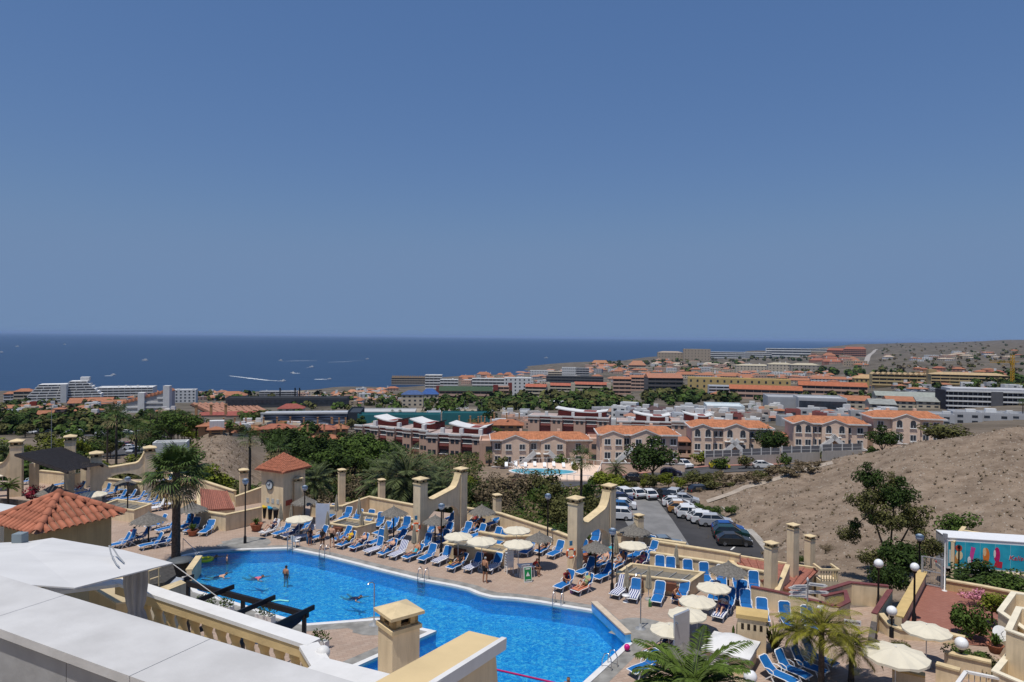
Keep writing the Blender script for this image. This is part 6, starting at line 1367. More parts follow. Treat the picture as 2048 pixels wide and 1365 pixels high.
for lab,px,Y,cy,r in[('tall fan palm on the left skyline',233,112,832,38),('fan palm right of the tallest left one',272,106,862,34),('tall slim fan palm left of the clock tower',500,96,878,33),('fan palm right above the clock tower',557,102,894,34),('tall fan palm in front of the small turquoise pool',1163,98,920,36),
('small fan palm at the right corner of the red apartments',936,158,914,15),('small fan palm left of the first pink house',979,150,912,15),('small fan palm behind the tall left pair',215,165,850,13),('fan palm on the far right edge by the dark glass building',2046,250,805,12),('fan palm before the grey hall',1508,330,816,9)]:
 c=at(px,cy,Y);gz=ground(c.x,Y);fan_palm(lab,Vector((c.x,Y,gz)),c.z-gz,r*Y/F,.2)
for i in range(12):
 px=300+i*7+rnd.uniform(-2,2);Y=rnd.uniform(215,245);c=at(px,826+rnd.uniform(-3,9),Y);gz=ground(c.x,Y);fan_palm('fan palm of the dense grove below the slanted apartments, %s from the left'%ORD[i],Vector((c.x,Y,gz)),c.z-gz,10*Y/F,.2,group='palm grove')
for i,px in enumerate((540,560,581,603,623,645,658,666)):
 Y=395;c=at(px,833,Y);gz=ground(c.x,Y);fan_palm('slim palm before the wave-patterned facade, %s from the left'%ORD[i],Vector((c.x,Y,gz)),max(3,c.z-gz),6*Y/F,.2,group='palms before the wavy facade')
for i,px in enumerate((785,800,845,873,905,930,945)):
 Y=400;c=at(px,830,Y);gz=ground(c.x,Y);fan_palm('slim palm beside the turquoise courts, %s from the left'%ORD[i],Vector((c.x,Y,gz)),max(3,c.z-gz),6*Y/F,.2,group='palms beside the courts')
def feather_mesh(n,pairs,seed,up=80,low=-25,col=(.05,.085,.022),wd=.017,lf=.24,nm='feather_leaf',curve=.55):
 r2=random.Random(seed);b=MB()
 for i in range(n):
  a=i*2.399+r2.uniform(-.15,.15);el=math.radians(up+(low-up)*(i/n)+r2.uniform(-7,7));h=Vector((math.cos(a),math.sin(a),0));side=Vector((-math.sin(a),math.cos(a),0));L=r2.uniform(.85,1.08);pts=[]
  p=Vector((0,0,0));e=el;st=10
  for k in range(st+1):
   pts.append(p.copy());p=p+(h*math.cos(e)+Vector((0,0,math.sin(e))))*L/st;e-=curve*2.2/st*(.4+k/st)
  b.tube(pts,[.012*(1-.8*k/st)for k in range(st+1)],3,cap=False)
  for j in range(pairs):
   u=.14+.85*j/pairs;f=u*st;k=min(st-1,int(f));c=pts[k].lerp(pts[k+1],f-k);d=(pts[k+1]-pts[k]).normalized();l=lf*math.sin(math.pi*min(.97,u*.8+.16))+.03
   for s in(-1,1):
    v=(side*s*.8+d*.62+Vector((0,0,-.12+r2.uniform(-.12,.12)))).normalized();n2=v.cross(Vector((0,0,1))).normalized()*wd;b.add([c,c+v*l*.5+n2,c+v*l+Vector((0,0,-.03)),c+v*l*.5-n2],[(0,1,2,3)])
 return b.mesh('crown',mat(nm,col,.6,.2,4,island=.35,spec=.15))
FE=feather_mesh(38,28,3,80,-35,(.085,.105,.04),.012,.26);FE2=feather_mesh(28,46,8,78,-8,(.18,.17,.018),.0065,.25,'areca_leaf',.85);FE3=feather_mesh(26,34,9,62,4,(.085,.13,.022),.016,.2,'young_feather_leaf',.6)
def feather_palm(label,p,h,r,tr,me=None):
 t=thing('feather_palm',label,'palm',p,rnd.uniform(0,6));part(t,'crown',me or FE,loc=(0,0,h),scale=r);part(t,'trunk',palm_trunk(h+.05,tr));return t
for lab,px,Y,cy,r in[('big feather palm of the clump behind the net-topped box, middle',815,76,958,92),('feather palm at the left of the big clump',772,80,970,70),('feather palm at the right of the big clump',872,82,962,62),('feather palm between the clock tower and the tall pillar',632,84,962,50),('small feather palm at the bend of the road',1232,122,938,26),('feather palm behind the middle arch',886,70,978,40),
('feather palm among the left pergola shrubs',12,90,905,36)]:
 c=at(px,cy,Y);gz=ground(c.x,Y);feather_palm(lab,Vector((c.x,Y,gz)),c.z-gz,r*Y/F,.3)
def fp(label,px,yb,yc,rpx,me,tr=.12,base=0):
 p=gp(px,yb,base);feather_palm(label,p,(yb-yc)*p.y/F,rpx*p.y/F,tr,me)
fp('yellow-green feather palm in the bottom right planting bed',1642,1372,1262,92,FE2,.14);fp('yellowish palm beside the walkway bed',1702,1364,1296,70,FE2,.12);fp('yellow-green arching palm in front of the maroon-topped wall',1592,1322,1262,62,FE2,.1)
fp('green feather palm arching over the bottom edge',1385,1475,1378,150,FE3,.2);fp('young feather palm in the left bed below the pergola',16,1012,974,26,FE3,.1)
p=gp(1480,1294);t=thing('column_cactus','clump of tall green column cactus behind the domed kiosk','cactus',p)
for i in range(9):x,y,h=rnd.uniform(-.35,.35),rnd.uniform(-.25,.25),rnd.uniform(.9,1.7);MB().lathe([(.07,0),(.075,h*.8),(.02,h)],7,(x,y,0)).build('stem',leaf_mid,t)
t=thing('spiky_agave','spiky long-leaved plant right of the ochre block','plant',gp(1548,1300));leaf_tuft(90,1.3,1.1,.035,5).build('leaf_rosette',leaf_olive,t)
t=thing('flower_shrub','dark red flowering shrub under the pergola','shrub',gp(64,1008));part(t,'crown',crown_mesh(77,700,.1,7,.5,mat('dark_red_flower',(.22,.012,.03),.8,.3,6,island=.4)),loc=(0,0,.9),scale=(1.0,.9,.8));part(t,'trunk',TK[0],scale=(.5,.5,.9))
t=thing('flower_shrub','pink flowering shrub at the top right of the red terrace','shrub',gp(1948,1212));part(t,'crown',crown_mesh(78,500,.1,7,.5,mat('pink_flower',(.55,.22,.28),.8,.3,6,island=.4)),loc=(0,0,.6),scale=(.8,.7,.5));part(t,'trunk',TK[0],scale=(.5,.5,.6))
# stones and tufts on the bare slopes
r2=random.Random(5);b=MB()
stone_c=[mat('pale_stone',(.34,.29,.235),.95,.2,4),mat('brown_stone',(.15,.115,.09),.95,.2,4)]
for i in range(15000):
 if i%9==0:px,Y=r2.uniform(380,500),r2.uniform(112,152)
 else:px,Y=r2.uniform(1440,2090),r2.uniform(68,118)
 p=on(px,Y);s=r2.choice((.05,.05,.06,.07,.08,.10,.15))*r2.uniform(.7,1.3);v=[p+Vector((r2.uniform(-s,s),r2.uniform(-s,s),0))for _ in range(4)];k=[p+Vector((s*math.cos(a)*r2.uniform(.7,1.2),s*math.sin(a)*r2.uniform(.7,1.2),-.05))for a in(.2,1.5,2.9,4.2,5.4)];top=p+Vector((r2.uniform(-.3,.3)*s,r2.uniform(-.3,.3)*s,s*r2.uniform(.5,.9)))
 b.add(k+[top],[(j,(j+1)%5,5)for j in range(5)],0 if r2.random()<.55 else 1)
o=b.build('loose_stones',stone_c);o['kind']='stuff';o['label']='loose stones strewn over the bare slopes'
b=MB()
for i in range(900):
 px,Y=(r2.uniform(1400,2090),r2.uniform(72,122))if i%4 else(r2.uniform(370,510),r2.uniform(110,155))
 p=on(px,Y);s=r2.uniform(.12,.4)
 for k in range(7):
  a=r2.uniform(0,6.28);d=Vector((math.cos(a),math.sin(a),r2.uniform(.5,1.3)))*s;w=Vector((-math.sin(a),math.cos(a),0))*.06;b.add([p-w,p+w,p+d],[(0,1,2)])
o=b.build('dry_tufts',leaf_dry);o['kind']='stuff';o['label']='dry grass tufts on the bare slopes'

# ---------------------------------------------------------------- the town: every building a thing
WHT,CRM,TAN,PNK,GRY,YEL,RED,OR=(.70,.70,.69),(.60,.52,.40),(.45,.36,.26),(.58,.39,.30),(.42,.42,.43),(.55,.40,.17),(.24,.055,.045),(.40,.17,.095)
DKG,TEA,ORV=(.10,.105,.11),(.03,.17,.19),(.50,.28,.14)
roof_o=mat('orange_roof',(.8,)*3,.9,.25,.6,obj=True)
glz=mat('window_glass',(.035,.045,.06),.2,.3,.5,spec=.6)
def bld(label,x0,x1,yt,yb,wc=WHT,st=3,style='win',roof=None,rc=OR,dep=None,yaw=0,name='apartment_block',cat='building',bay=4.0,rh=.2,group=None,Y=None,clutter=0,face=.6,sink=5):
 c=(x0+x1)/2;p=hit(c,yb,110)if Y is None else at(c,yb,Y);w=(x1-x0)*p.y/F;H=(yb-yt)*p.y/F;dep=dep or max(5,min(w*.6,14))
 t=thing(name,label,cat,p,-math.atan2(p.x,p.y)*face+R(yaw),group);hw=H*(1-rh)if roof else H;a= -w/2;b=w/2
 rec=1.3 if style=='bal' else 0
 MB().b2(a,b,rec,dep,-sink,hw).build('wall',obj_paint,t,col=wc)
 sh=hw/st;n=max(1,int(w/bay));g=MB()
 if style=='bal':
  for k in range(st):
   z=k*sh;g.b2(a+.2,b-.2,rec-.12,rec-.02,z+sh*.18,z+sh*.88)
   MB().b2(a,b,0,rec-.003,z-.12,z+sh*.40).build('balcony',obj_paint,t,col=tuple(min(.8,v*1.08)for v in wc))
  MB().b2(a,b,.05,rec-.003,hw-sh*.12,hw+.15).build('roof_edge',obj_paint,t,col=tuple(min(.8,v*1.08)for v in wc))
  d=MB();m=max(2,int(w/(bay*1.6)))
  for i in range(m+1):x=a+(w-.3)*i/m;d.b2(x,x+.3,.1,rec-.004,-.1,hw-sh*.13)
  d.build('balcony_dividers',obj_paint,t,col=wc,kind='stuff')
 elif style=='win':
  for k in range(st):
   for i in range(n):
    x=a+w*(i+.5)/n;z=k*sh;q=min(.32*w/n,.9);g.b2(x-q,x+q,-.04,.10,z+sh*.32,z+sh*.78)
 elif style=='strip':
  for k in range(st):g.b2(a+.3,b-.3,-.05,.1,k*sh+sh*.3,k*sh+sh*.85)
 if g.v:g.build('window_rows',glz,t,kind='stuff')
 e=.5
 if roof=='hip':MB().hip(a-e,b+e,-e,dep+e,hw+.12,H).build('roof',roof_o,t,col=rc)
 elif roof=='gable':m=MB();m.xprism([(-e,hw+.01),(dep+e,hw+.01),(dep/2,H)],a-.2,b+.2);m.build('roof',roof_o,t,col=rc)
 elif roof=='front':m=MB();m.yprism([(a-e,hw+.01),(b+e,hw+.01),(0,H)],-e,dep+e);m.build('roof',roof_o,t,col=rc)
 elif roof=='rows':  # a row of small cross gables seen end on
  rf=MB();m=max(2,int(w/4.5))
  for i in range(m):x=a+w*i/m;rf.yprism([(x,hw+.01),(x+w/m,hw+.01),(x+w/m/2,H)],-e,dep+e)
  rf.build('roof',roof_o,t,col=rc)
 else:
  r=MB();z=hw+.002;r.b2(a,b,rec,rec+.25,z,z+.7);r.b2(a,b,dep-.25,dep,z,z+.7);r.b2(a,a+.25,rec+.25,dep-.25,z,z+.7);r.b2(b-.25,b,rec+.25,dep-.25,z,z+.7);r.build('roof_parapet',obj_paint,t,col=tuple(min(.8,v*1.1)for v in wc))
 r2=random.Random(int(x0*7+yt))
 for i in range(clutter):
  x,y=r2.uniform(a+1,b-1),r2.uniform(rec+1,max(rec+1.2,dep-1));s=r2.uniform(.8,1.8);MB().b2(x-s,x+s,y-s*.6,y+s*.6,hw,H+r2.uniform(.8,2.2)).build('roof_hut',obj_paint,t,col=WHT)
 return t
def chimneys(t,w,z,n,col=ORV):
 for i in range(n):x= -w/2+w*(i+.5)/n;m=MB();m.b2(x-.25,x+.25,1.5,2,z-1,z+1.2);m.b2(x-.35,x+.35,1.4,2.1,z+1.2,z+1.4);m.build('chimney',obj_paint,t,col=col)
B=bld
# far left coast
def stepped_hotel():
 p=hit(128,806,300);t=thing('beach_hotel','big white stepped hotel with terraced balconies on the left shore','hotel',p,R(24));u=p.y/F;n=8;sh=41*u/n
 for wing,(x0,x1,dl,dr,y)in enumerate(((-62*u,2*u,4.0*u,-.6*u,0),(0,62*u,1.0*u,5.2*u,7*u))):
  for k in range(n-(1 if wing==0 else 0)):
   a_,b_=x0+dl*max(0,k-2),x1-dr*max(0,k-2);z=k*sh;yy=y+k*1.0
   MB().b2(a_,b_,yy+2,yy+22,z-(6 if k==0 else 0),z+sh-.002).build('storey',obj_paint,t,col=WHT);MB().b2(a_+.5,b_-.5,yy+1.8,yy+1.99,z+sh*.35,z+sh*.95).build('window_band',glz,t);MB().b2(a_-1,b_+1,yy,yy+1.79,z-.1,z+sh*.38).build('balcony',obj_paint,t,col=WHT)
   m_=MB();q_=max(3,int((b_-a_)/7))
   for i in range(q_+1):x=a_+(b_-a_)*i/q_;m_.b2(x-.2,x+.2,yy+.2,yy+1.78,z+sh*.39,z+sh*.98)
   m_.build('balcony_dividers',obj_paint,t,col=WHT,kind='stuff')
 MB().b2(22*u,38*u,20,30,n*sh,n*sh+4).build('roof_hut',obj_paint,t,col=WHT);MB().b2(-6*u,4*u,-1,18,-6,n*sh-2).build('stair_tower',obj_paint,t,col=WHT)
stepped_hotel()
B('orange-roofed house at the left edge below the white hotel',9,32,784,806,WHT,3,'bal','hip',name='town_house');B('orange-roofed apartment house left of the stepped hotel',30,64,778,806,CRM,3,'bal','hip',name='town_house')
B('low white complex with flat roofs right of the stepped hotel',198,300,776,797,WHT,4,'bal',clutter=5,dep=30,name='white_complex');B('white apartment block with small windows right of the slanted apartments',334,389,781,806,WHT,4,'win',clutter=2)
def slanted():
 p=hit(290,826,150);t=thing('slanted_apartments','long apartment block with white end slabs and stepped orange roofs rising to the right','building',p,R(8));w=(333-246)*p.y/F;h0,h1=(826-806)*p.y/F,(826-781)*p.y/F;n=12
 for i in range(n):
  x= -w/2+w*i/n;hh=h0+(h1-h0)*(i+.5)/n;u=w/n;MB().b2(x,x+u,1.2,13,-6,hh-1).build('wall',obj_paint,t,col=GRY);m=MB();m.yprism([(x,hh-.99),(x+u,hh-.99),(x+u,hh-.6),(x+u*.35,hh+.9)],.6,14);m.build('roof',roof_o,t,col=OR)
  for k in range(int((hh-1)/3)):MB().b2(x,x+u,.2,1.19,k*3,k*3+1.1).build('balcony',obj_paint,t,col=WHT)
 for x,hh in((-w/2+w*.42,h0+(h1-h0)*.45+3),(w/2-1,h1+3)):MB().b2(x-2.0,x+2.0,-.8,4,-6,hh).build('end_slab',obj_paint,t,col=WHT)
slanted()
for i,(x0,x1,yt,yb)in enumerate(((140,176,797,808),(178,222,796,810),(204,246,801,816),(136,160,803,812))):B('low pink-orange roofed bungalow row below the stepped hotel, %s from the left'%ORD[i],x0,x1,yt,yb,PNK,1,'win','gable',rh=.45,name='bungalow_row',group='bungalow rows')
B('small white house with an orange roof on the left plain',76,104,822,840,WHT,2,'win','gable',rh=.4,name='small_house');B('narrow tower house with a pinkish wall on the left plain',107,127,816,837,PNK,3,'win','hip',rh=.15,name='small_house')
B('long white marquee roof at the left edge',12,60,811,820,WHT,1,'none','gable',rh=.6,name='marquee');B('red billboard-like block at the left',60,71,806,820,(.35,.06,.04),1,'none',dep=3,name='red_block')
# left centre
for r in range(9):
 y=806+r*2.0;B('pinkish terrace of small gabled bungalows, row %s from the sea'%ORD[r],384+r*4,530-(8-r)*4,y,y+6,PNK,1,'win','rows',(.50,.25,.16),dep=9,rh=.6,name='bungalow_terrace',bay=3,group='bungalow terraces')
B('wide low building with an orange hip roof behind the bungalows',440,490,784,797,CRM,1,'win','hip',rh=.6,dep=20,name='pavilion_building');B('red-roofed low hall left of the wavy facade',556,606,809,824,CRM,1,'win','hip',(.32,.09,.07),rh=.6,name='red_roof_hall')
B('red-roofed long shed below the pink bungalows, left',400,450,826,834,PNK,1,'none','gable',(.32,.09,.07),rh=.6,name='red_roof_shed');B('red-roofed long shed below the pink bungalows, right',455,530,825,835,PNK,1,'none','gable',(.32,.09,.07),rh=.6,name='red_roof_shed')
B('long dark glass shopping centre near the shore',456,692,797,815,(.07,.075,.085),1,'strip',dep=12,bay=6,name='shopping_centre',yaw=-4)
B('grey terraced block above the shopping centre',520,592,784,798,GRY,3,'bal',name='grey_block',clutter=2)
for i,px in enumerate((560,590,599)):
 p=hit(px,800,300);t=thing('steel_mast','thin dark mast at the shopping centre, %s from the left'%ORD[i],'mast',p,0,'masts');MB().tube([(0,0,0),(0,0,24*p.y/F)],.9,6).build('mast_pole',black_metal,t);MB().tube([(0,0,23*p.y/F),(2,0,18*p.y/F)],.2,4).build('stay',black_metal,t)
def wavy():
 p=hit(609,856,150);Y=p.y;t=thing('wavy_facade_building','white fronted hall with dark wave lines across its facade','building',p,R(10));w=(691-527)*Y/F;h=28*Y/F
 MB().b2(-w/2,w/2,0,12,-5,h).build('wall',obj_paint,t,col=(.42,.45,.5));MB().b2(-w/2-.4,w/2+.4,-.6,.2,h+.003,h+.7).build('roof_edge',obj_paint,t,col=WHT);MB().b2(-w/2-.3,-w/2+.8,-.5,3,-5,h).build('end_pier',obj_paint,t,col=WHT)
 for k in range(6):
  m=MB();z=h*(k+.8)/6.6;n=60
  for i in range(n):
   x0,x1= -w/2+w*i/n,-w/2+w*(i+1)/n;f=lambda x:.28*math.sin(x*.55+k*1.7)*(1 if k<4 else .1);g0=.22+.12*math.sin(x0*.55+k);m.add([(x0,-.12,z+f(x0)-g0),(x1,-.12,z+f(x1)-g0),(x1,-.12,z+f(x1)+g0),(x0,-.12,z+f(x0)+g0)]+[(x0,-.002,z+f(x0)+g0),(x1,-.002,z+f(x1)+g0)],[(0,1,2,3),(3,2,5,4)])
  m.build('wave_band',mat('dark_wave',(.05,.06,.08),.5),t)
wavy()
B('dark blue cubic hall right of the wavy facade',694,720,828,855,(.04,.05,.065),1,'none',name='cubic_hall',dep=25);B('turquoise netted sports court wall, left',716,880,832,856,TEA,1,'none',dep=8,name='sports_court');B('turquoise netted sports court wall, right',884,980,829,850,TEA,1,'none',dep=8,name='sports_court');B('grey ribbed roof between the turquoise courts',852,880,829,846,(.5,.52,.54),2,'strip',dep=12,name='ribbed_hall')
B('long low white-roofed hall behind the turquoise courts',715,830,826,834,(.5,.5,.5),1,'strip',dep=20,name='long_hall')
# villas
for lab,x0,x1,yt,yb,rc in[('orange villa with chimneys left of the stony mound',362,402,843,868,OR),('orange villa behind the stony mound, second of three',398,440,846,866,OR),('red-roofed villa behind the stony mound, third of three',440,496,848,866,(.34,.12,.08)),
('orange villa with a long roof below the wavy facade, left',520,585,850,874,(.36,.13,.08)),('orange villa with a long roof below the wavy facade, right',600,668,851,876,(.36,.13,.08)),('villa with small towers at the right of the wavy facade',660,694,850,872,OR),('terracotta roofed villa above the dark trees',612,682,872,897,(.40,.16,.09)),
('ochre villa with chimneys right of the white wave roofs',912,968,848,872,(.38,.15,.08)),('ochre villa with a long tiled roof left of the pink houses',980,1046,841,868,(.38,.15,.08)),('small ochre villa left of the long-roofed one',952,986,846,866,OR)]:
 t=B(lab,x0,x1,yt,yb,ORV,2,'win','hip',rc,rh=.38,name='ochre_villa',bay=3,Y=None);chimneys(t,(x1-x0)*.22,(yb-yt)*.24,3)
p=hit(600,903,150);B('small white house among the dark trees',600,652,893,908,WHT,2,'win',name='small_house',Y=215,dep=6)
t=thing('dome_house','small white dome between the ochre villas','building',hit(630,870,150));MB().lathe([(1.6,-3),(1.6,0),(1.4,.8),(.9,1.4),(.01,1.7)],16).build('dome',white_m,t)
def shore(label,n,x0,x1,y0,y1,seed,name,wcs,rcs,w0=14,w1=26,h0=6,h1=10,roof='hip',st=2,style='win',group=None):
 r2=random.Random(seed);L=sorted((r2.uniform(x0,x1),r2.random())for _ in range(n));slope=(y1-y0)
 for i,(x,u)in enumerate(L):
  y=y0+slope*(x-x0)/(x1-x0)+u*14;w=r2.uniform(w0,w1);h=r2.uniform(h0,h1);B(label%ORD[i],x-w/2,x+w/2,y-h,y,r2.choice(wcs),st,style,r2.choice([roof,roof,None]),r2.choice(rcs),yaw=r2.uniform(-25,25),name=name,group=group,rh=.4,clutter=r2.randrange(2))
shore('small white or cream house on the shore left of the headland, %s from the left',44,595,792,792,778,41,'shore_house',[WHT,CRM,PNK],[OR,(.5,.25,.15)],group='shore houses')
shore('orange-roofed house in the town front below the shopping centre, %s from the left',16,340,470,790,792,42,'front_house',[WHT,CRM,PNK],[OR,(.5,.25,.15)],group='front houses')
# centre
B('tan terraced hotel with orange domed roofs on the shore',783,850,752,774,TAN,4,'bal','rows',(.5,.36,.22),rh=.2,dep=25,name='terraced_hotel');B('pale pyramid-shaped hotel on the shore',850,884,751,778,WHT,5,'bal',dep=20,name='pyramid_hotel',clutter=2);B('white low hotel annex beside the pyramid hotel',880,916,760,778,WHT,3,'bal',name='hotel_annex',clutter=1)
shore('orange-roofed house on the small headland, %s from the left',20,925,1035,756,752,43,'headland_house',[CRM,WHT,PNK],[OR,OR,(.4,.18,.1)],12,24,7,12,group='headland houses')
B('white stepped hotel below the small headland',944,1010,758,778,WHT,3,'bal',dep=12,clutter=2,name='white_hotel');B('white hotel with a tall slab end above the tree belt',1008,1062,757,792,WHT,5,'win',dep=16,name='white_hotel',bay=5)
B('building with a bright blue pitched roof',842,876,778,806,CRM,2,'win','hip',(.05,.12,.34),rh=.4,name='blue_roof_building');B('cream arcade building left of the blue roof',803,846,782,814,CRM,3,'win','hip',(.07,.12,.26),rh=.25,name='arcade_building')
B('long dark red and cream arcade with a green roof',878,985,774,802,PNK,2,'bal','gable',(.05,.09,.05),rh=.3,name='red_arcade',dep=14);B('square dark red tower at the left of the arcade',872,886,774,800,RED,1,'none',dep=8,name='red_tower');B('square dark red tower at the right of the arcade',986,996,772,798,RED,1,'none',dep=8,name='red_tower');B('pale green-roofed wing right of the red arcade',996,1018,774,798,PNK,3,'bal',name='arcade_wing');B('tall dark red end tower next to the white slab hotel',1016,1024,768,796,RED,1,'none',dep=8,name='red_tower')
for i,(x0,x1,yt,yb)in enumerate(((1050,1092,769,802),(1098,1146,767,796),(1148,1216,765,794))):B('cream hotel with an orange roof behind the tree belt, %s from the left'%ORD[i],x0,x1,yt,yb,CRM,4,'bal','gable',(.42,.13,.08),rh=.16,dep=12,name='cream_hotel',yaw=-6,group='cream hotels')
for i,px in enumerate((1096,1146,1218)):B('pale stair tower between the cream hotels, %s from the left'%ORD[i],px-4,px+4,768,800,CRM,1,'none',dep=8,name='stair_tower',Y=690+i*20)
B('long dark grey hotel with horizontal bands',1092,1206,754,772,DKG,3,'bal',dep=16,name='dark_hotel',yaw=-5);B('white apartment tower above the dark banded hotel',1124,1152,736,757,WHT,4,'win',name='white_tower');B('grey apartment tower beside the white one',1152,1178,737,756,GRY,4,'bal',name='grey_tower');B('slim white slab above the dark banded hotel',1166,1176,737,755,WHT,1,'none',name='white_slab')
B('low white flat block by the shore above the dark hotel',1060,1108,742,756,WHT,3,'win',clutter=2,name='white_block');B('cream flat block right of the low white shore block',1096,1126,744,757,CRM,3,'bal',name='cream_block')
shore('orange or white house on the far centre hillside, %s from the left',40,1176,1345,734,740,44,'hillside_house',[CRM,WHT,PNK,TAN],[OR,OR,(.45,.22,.14)],10,26,5,9,group='hillside houses')
B('wide pavilion hotel with a big orange hip roof on the hillside',1258,1292,722,742,TAN,2,'bal','hip',(.45,.22,.13),rh=.45,dep=25,name='pavilion_hotel');B('orange domed villa on the hilltop',1184,1216,721,733,ORV,2,'win','hip',(.5,.24,.12),rh=.45,name='hilltop_villa')
B('pink terraced hotel with orange roofs right of centre, left part',1226,1262,754,790,PNK,4,'bal','gable',OR,rh=.12,name='pink_hotel');B('pink terraced hotel with orange roofs right of centre, right part',1260,1292,751,782,PNK,4,'bal','gable',OR,rh=.14,name='pink_hotel');B('dark columned hotel with a pale side wall',1296,1366,748,790,(.13,.12,.12),4,'bal','gable',(.42,.19,.12),rh=.2,dep=22,name='columned_hotel',yaw=8)
B('white marquee-roofed market among the trees',1100,1148,803,815,WHT,1,'none','gable',(.65,.65,.66),rh=.6,name='market_hall')
# right
B('far beige palace hotel with domes on the headland, left wing',1316,1366,703,722,TAN,3,'win','hip',(.4,.32,.25),rh=.15,dep=40,name='palace_hotel',bay=12);B('far beige palace hotel on the headland, tall right wing',1368,1420,699,722,TAN,4,'win',dep=40,name='palace_hotel',bay=12,clutter=4)
B('far long white hotel on the headland, left half',1420,1540,705,717,WHT,3,'bal',dep=25,name='long_white_hotel',bay=20);B('far long white hotel on the headland, right half',1536,1652,698,714,WHT,3,'bal',dep=25,name='long_white_hotel',bay=20)
B('palace-like cream hotel with columns, left wing',1474,1540,729,746,CRM,3,'win','hip',(.5,.44,.32),rh=.18,dep=25,name='column_hotel',bay=7,clutter=2);B('palace-like cream hotel with columns, middle wing',1538,1586,726,746,CRM,3,'win','hip',(.5,.44,.32),rh=.18,dep=25,name='column_hotel',bay=7,clutter=2);B('palace-like cream hotel with columns, right wing',1584,1638,727,747,(.4,.36,.3),3,'win','hip',(.5,.44,.32),rh=.2,dep=25,name='column_hotel',bay=7)
shore('red-orange hillside apartment house below the far headland, %s from the left',38,1628,1732,712,722,45,'hillside_apartment',[PNK,(.42,.22,.16),TAN],[(.36,.13,.08),OR],12,30,6,11,group='hillside apartments')
B('red-roofed hotel crowning the far hillside, left',1656,1690,697,714,(.42,.22,.16),3,'bal','hip',(.38,.13,.08),rh=.25,name='crown_hotel');B('red-roofed hotel crowning the far hillside, right',1690,1730,694,714,(.42,.22,.16),4,'bal','hip',(.38,.13,.08),rh=.25,name='crown_hotel')
B('long yellow hotel with square windows',1378,1574,759,792,YEL,3,'win',dep=16,name='yellow_hotel',bay=6,yaw=-5);B('grey-white block set before the yellow hotel',1418,1462,773,792,(.5,.52,.56),3,'bal',dep=10,name='grey_block',Y=620)
B('long pinkish hotel with stepped orange roofs, left half',1462,1600,772,800,PNK,2,'bal','gable',(.42,.14,.07),rh=.28,dep=14,name='pinkish_hotel',yaw=-4,Y=570);B('long pinkish hotel with stepped orange roofs, right half',1602,1728,765,792,PNK,2,'bal','gable',(.42,.14,.07),rh=.28,dep=14,name='pinkish_hotel',yaw=-4,Y=580);B('small orange hip-roofed house beside the pinkish hotel',1424,1458,784,796,PNK,1,'win','hip',OR,rh=.5,name='small_house')
for i,(x0,x1,yt,yb)in enumerate(((1350,1392,744,758),(1392,1430,747,757),(1430,1480,749,759),(1480,1520,752,760),(1575,1630,757,768),(1625,1700,754,766))):B('orange and white low house behind the yellow hotel, %s from the left'%ORD[i],x0,x1,yt,yb,WHT if i%2 else CRM,2,'win','hip',OR,rh=.4,name='low_house',group='low houses behind the yellow hotel')
B('petrol station canopy with a white roof and blue-green edge',1416,1488,815,824,(.6,.66,.68),1,'none',dep=22,name='station_canopy');B('grey windowless hall right of the station canopy',1538,1602,797,824,(.38,.39,.41),1,'none',dep=22,name='grey_hall');B('long grey hall with a pale roof',1600,1690,799,826,(.45,.46,.48),1,'strip',dep=20,name='grey_hall')
B('cream hotel with scalloped roofs, left wing',1712,1762,750,776,YEL,2,'win','hip',(.5,.33,.17),rh=.3,dep=14,name='scalloped_hotel');B('cream hotel with scalloped roofs, middle wing',1750,1858,746,772,(.55,.42,.22),3,'bal','rows',(.5,.36,.2),rh=.16,dep=14,name='scalloped_hotel');B('square ochre tower between the scalloped hotel wings',1858,1872,741,772,(.5,.36,.18),1,'none',dep=9,name='ochre_tower');B('cream hotel with scalloped roofs, right wing',1872,2004,746,770,(.55,.42,.22),3,'bal','hip',(.5,.36,.2),rh=.2,dep=14,name='scalloped_hotel')
shore('small red-roofed villa above the scalloped hotel, %s from the left',16,1830,2010,740,742,46,'red_villa',[ORV,(.42,.22,.16)],[(.36,.13,.08),OR],14,24,6,9,group='red villas')
for i,(x0,x1,yt,yb)in enumerate(((1686,1740,793,818),(1742,1790,800,826),(1778,1850,795,818),(1838,1908,797,818))):B('grey-roofed terrace house row with orange ridges on the right, %s from the left'%ORD[i],x0,x1,yt,yb,CRM,2,'win','gable',(.30,.31,.29)if i%2 else OR,rh=.35,name='terrace_row',bay=3,dep=12,group='terrace rows')
B('pale green roofed terrace behind the black and white building',1760,1904,786,799,CRM,1,'win','gable',(.33,.35,.31),rh=.6,name='green_roof_terrace')
def banded():
 Y=330;p=at(1982,824,Y);t=thing('banded_building','modern black building with long white floor bands at the right edge','building',p,R(-14));w=(2070-1912)*Y/F;h=40*Y/F
 MB().b2(-w/2,w/2,1.2,16,-4,h).build('wall',obj_paint,t,col=(.03,.03,.04));
 for k in range(4):MB().b2(-w/2,w/2,0,1.19,h*k/4+2.0,h*k/4+2.7).build('floor_band',obj_paint,t,col=WHT)
 for i in range(18):x= -w/2+w*(i+.5)/18;MB().b2(x-.12,x+.12,1.0,1.199,0,h).build('glazing_bar',grey_metal,t)
 MB().b2(0,5,-.2,1.3,0,h).build('stair_core',obj_paint,t,col=(.12,.12,.13));MB().b2(-w/2+2,w/2,2,14,h+.003,h+1.2).build('roof_hut',obj_paint,t,col=(.5,.5,.52))
banded()
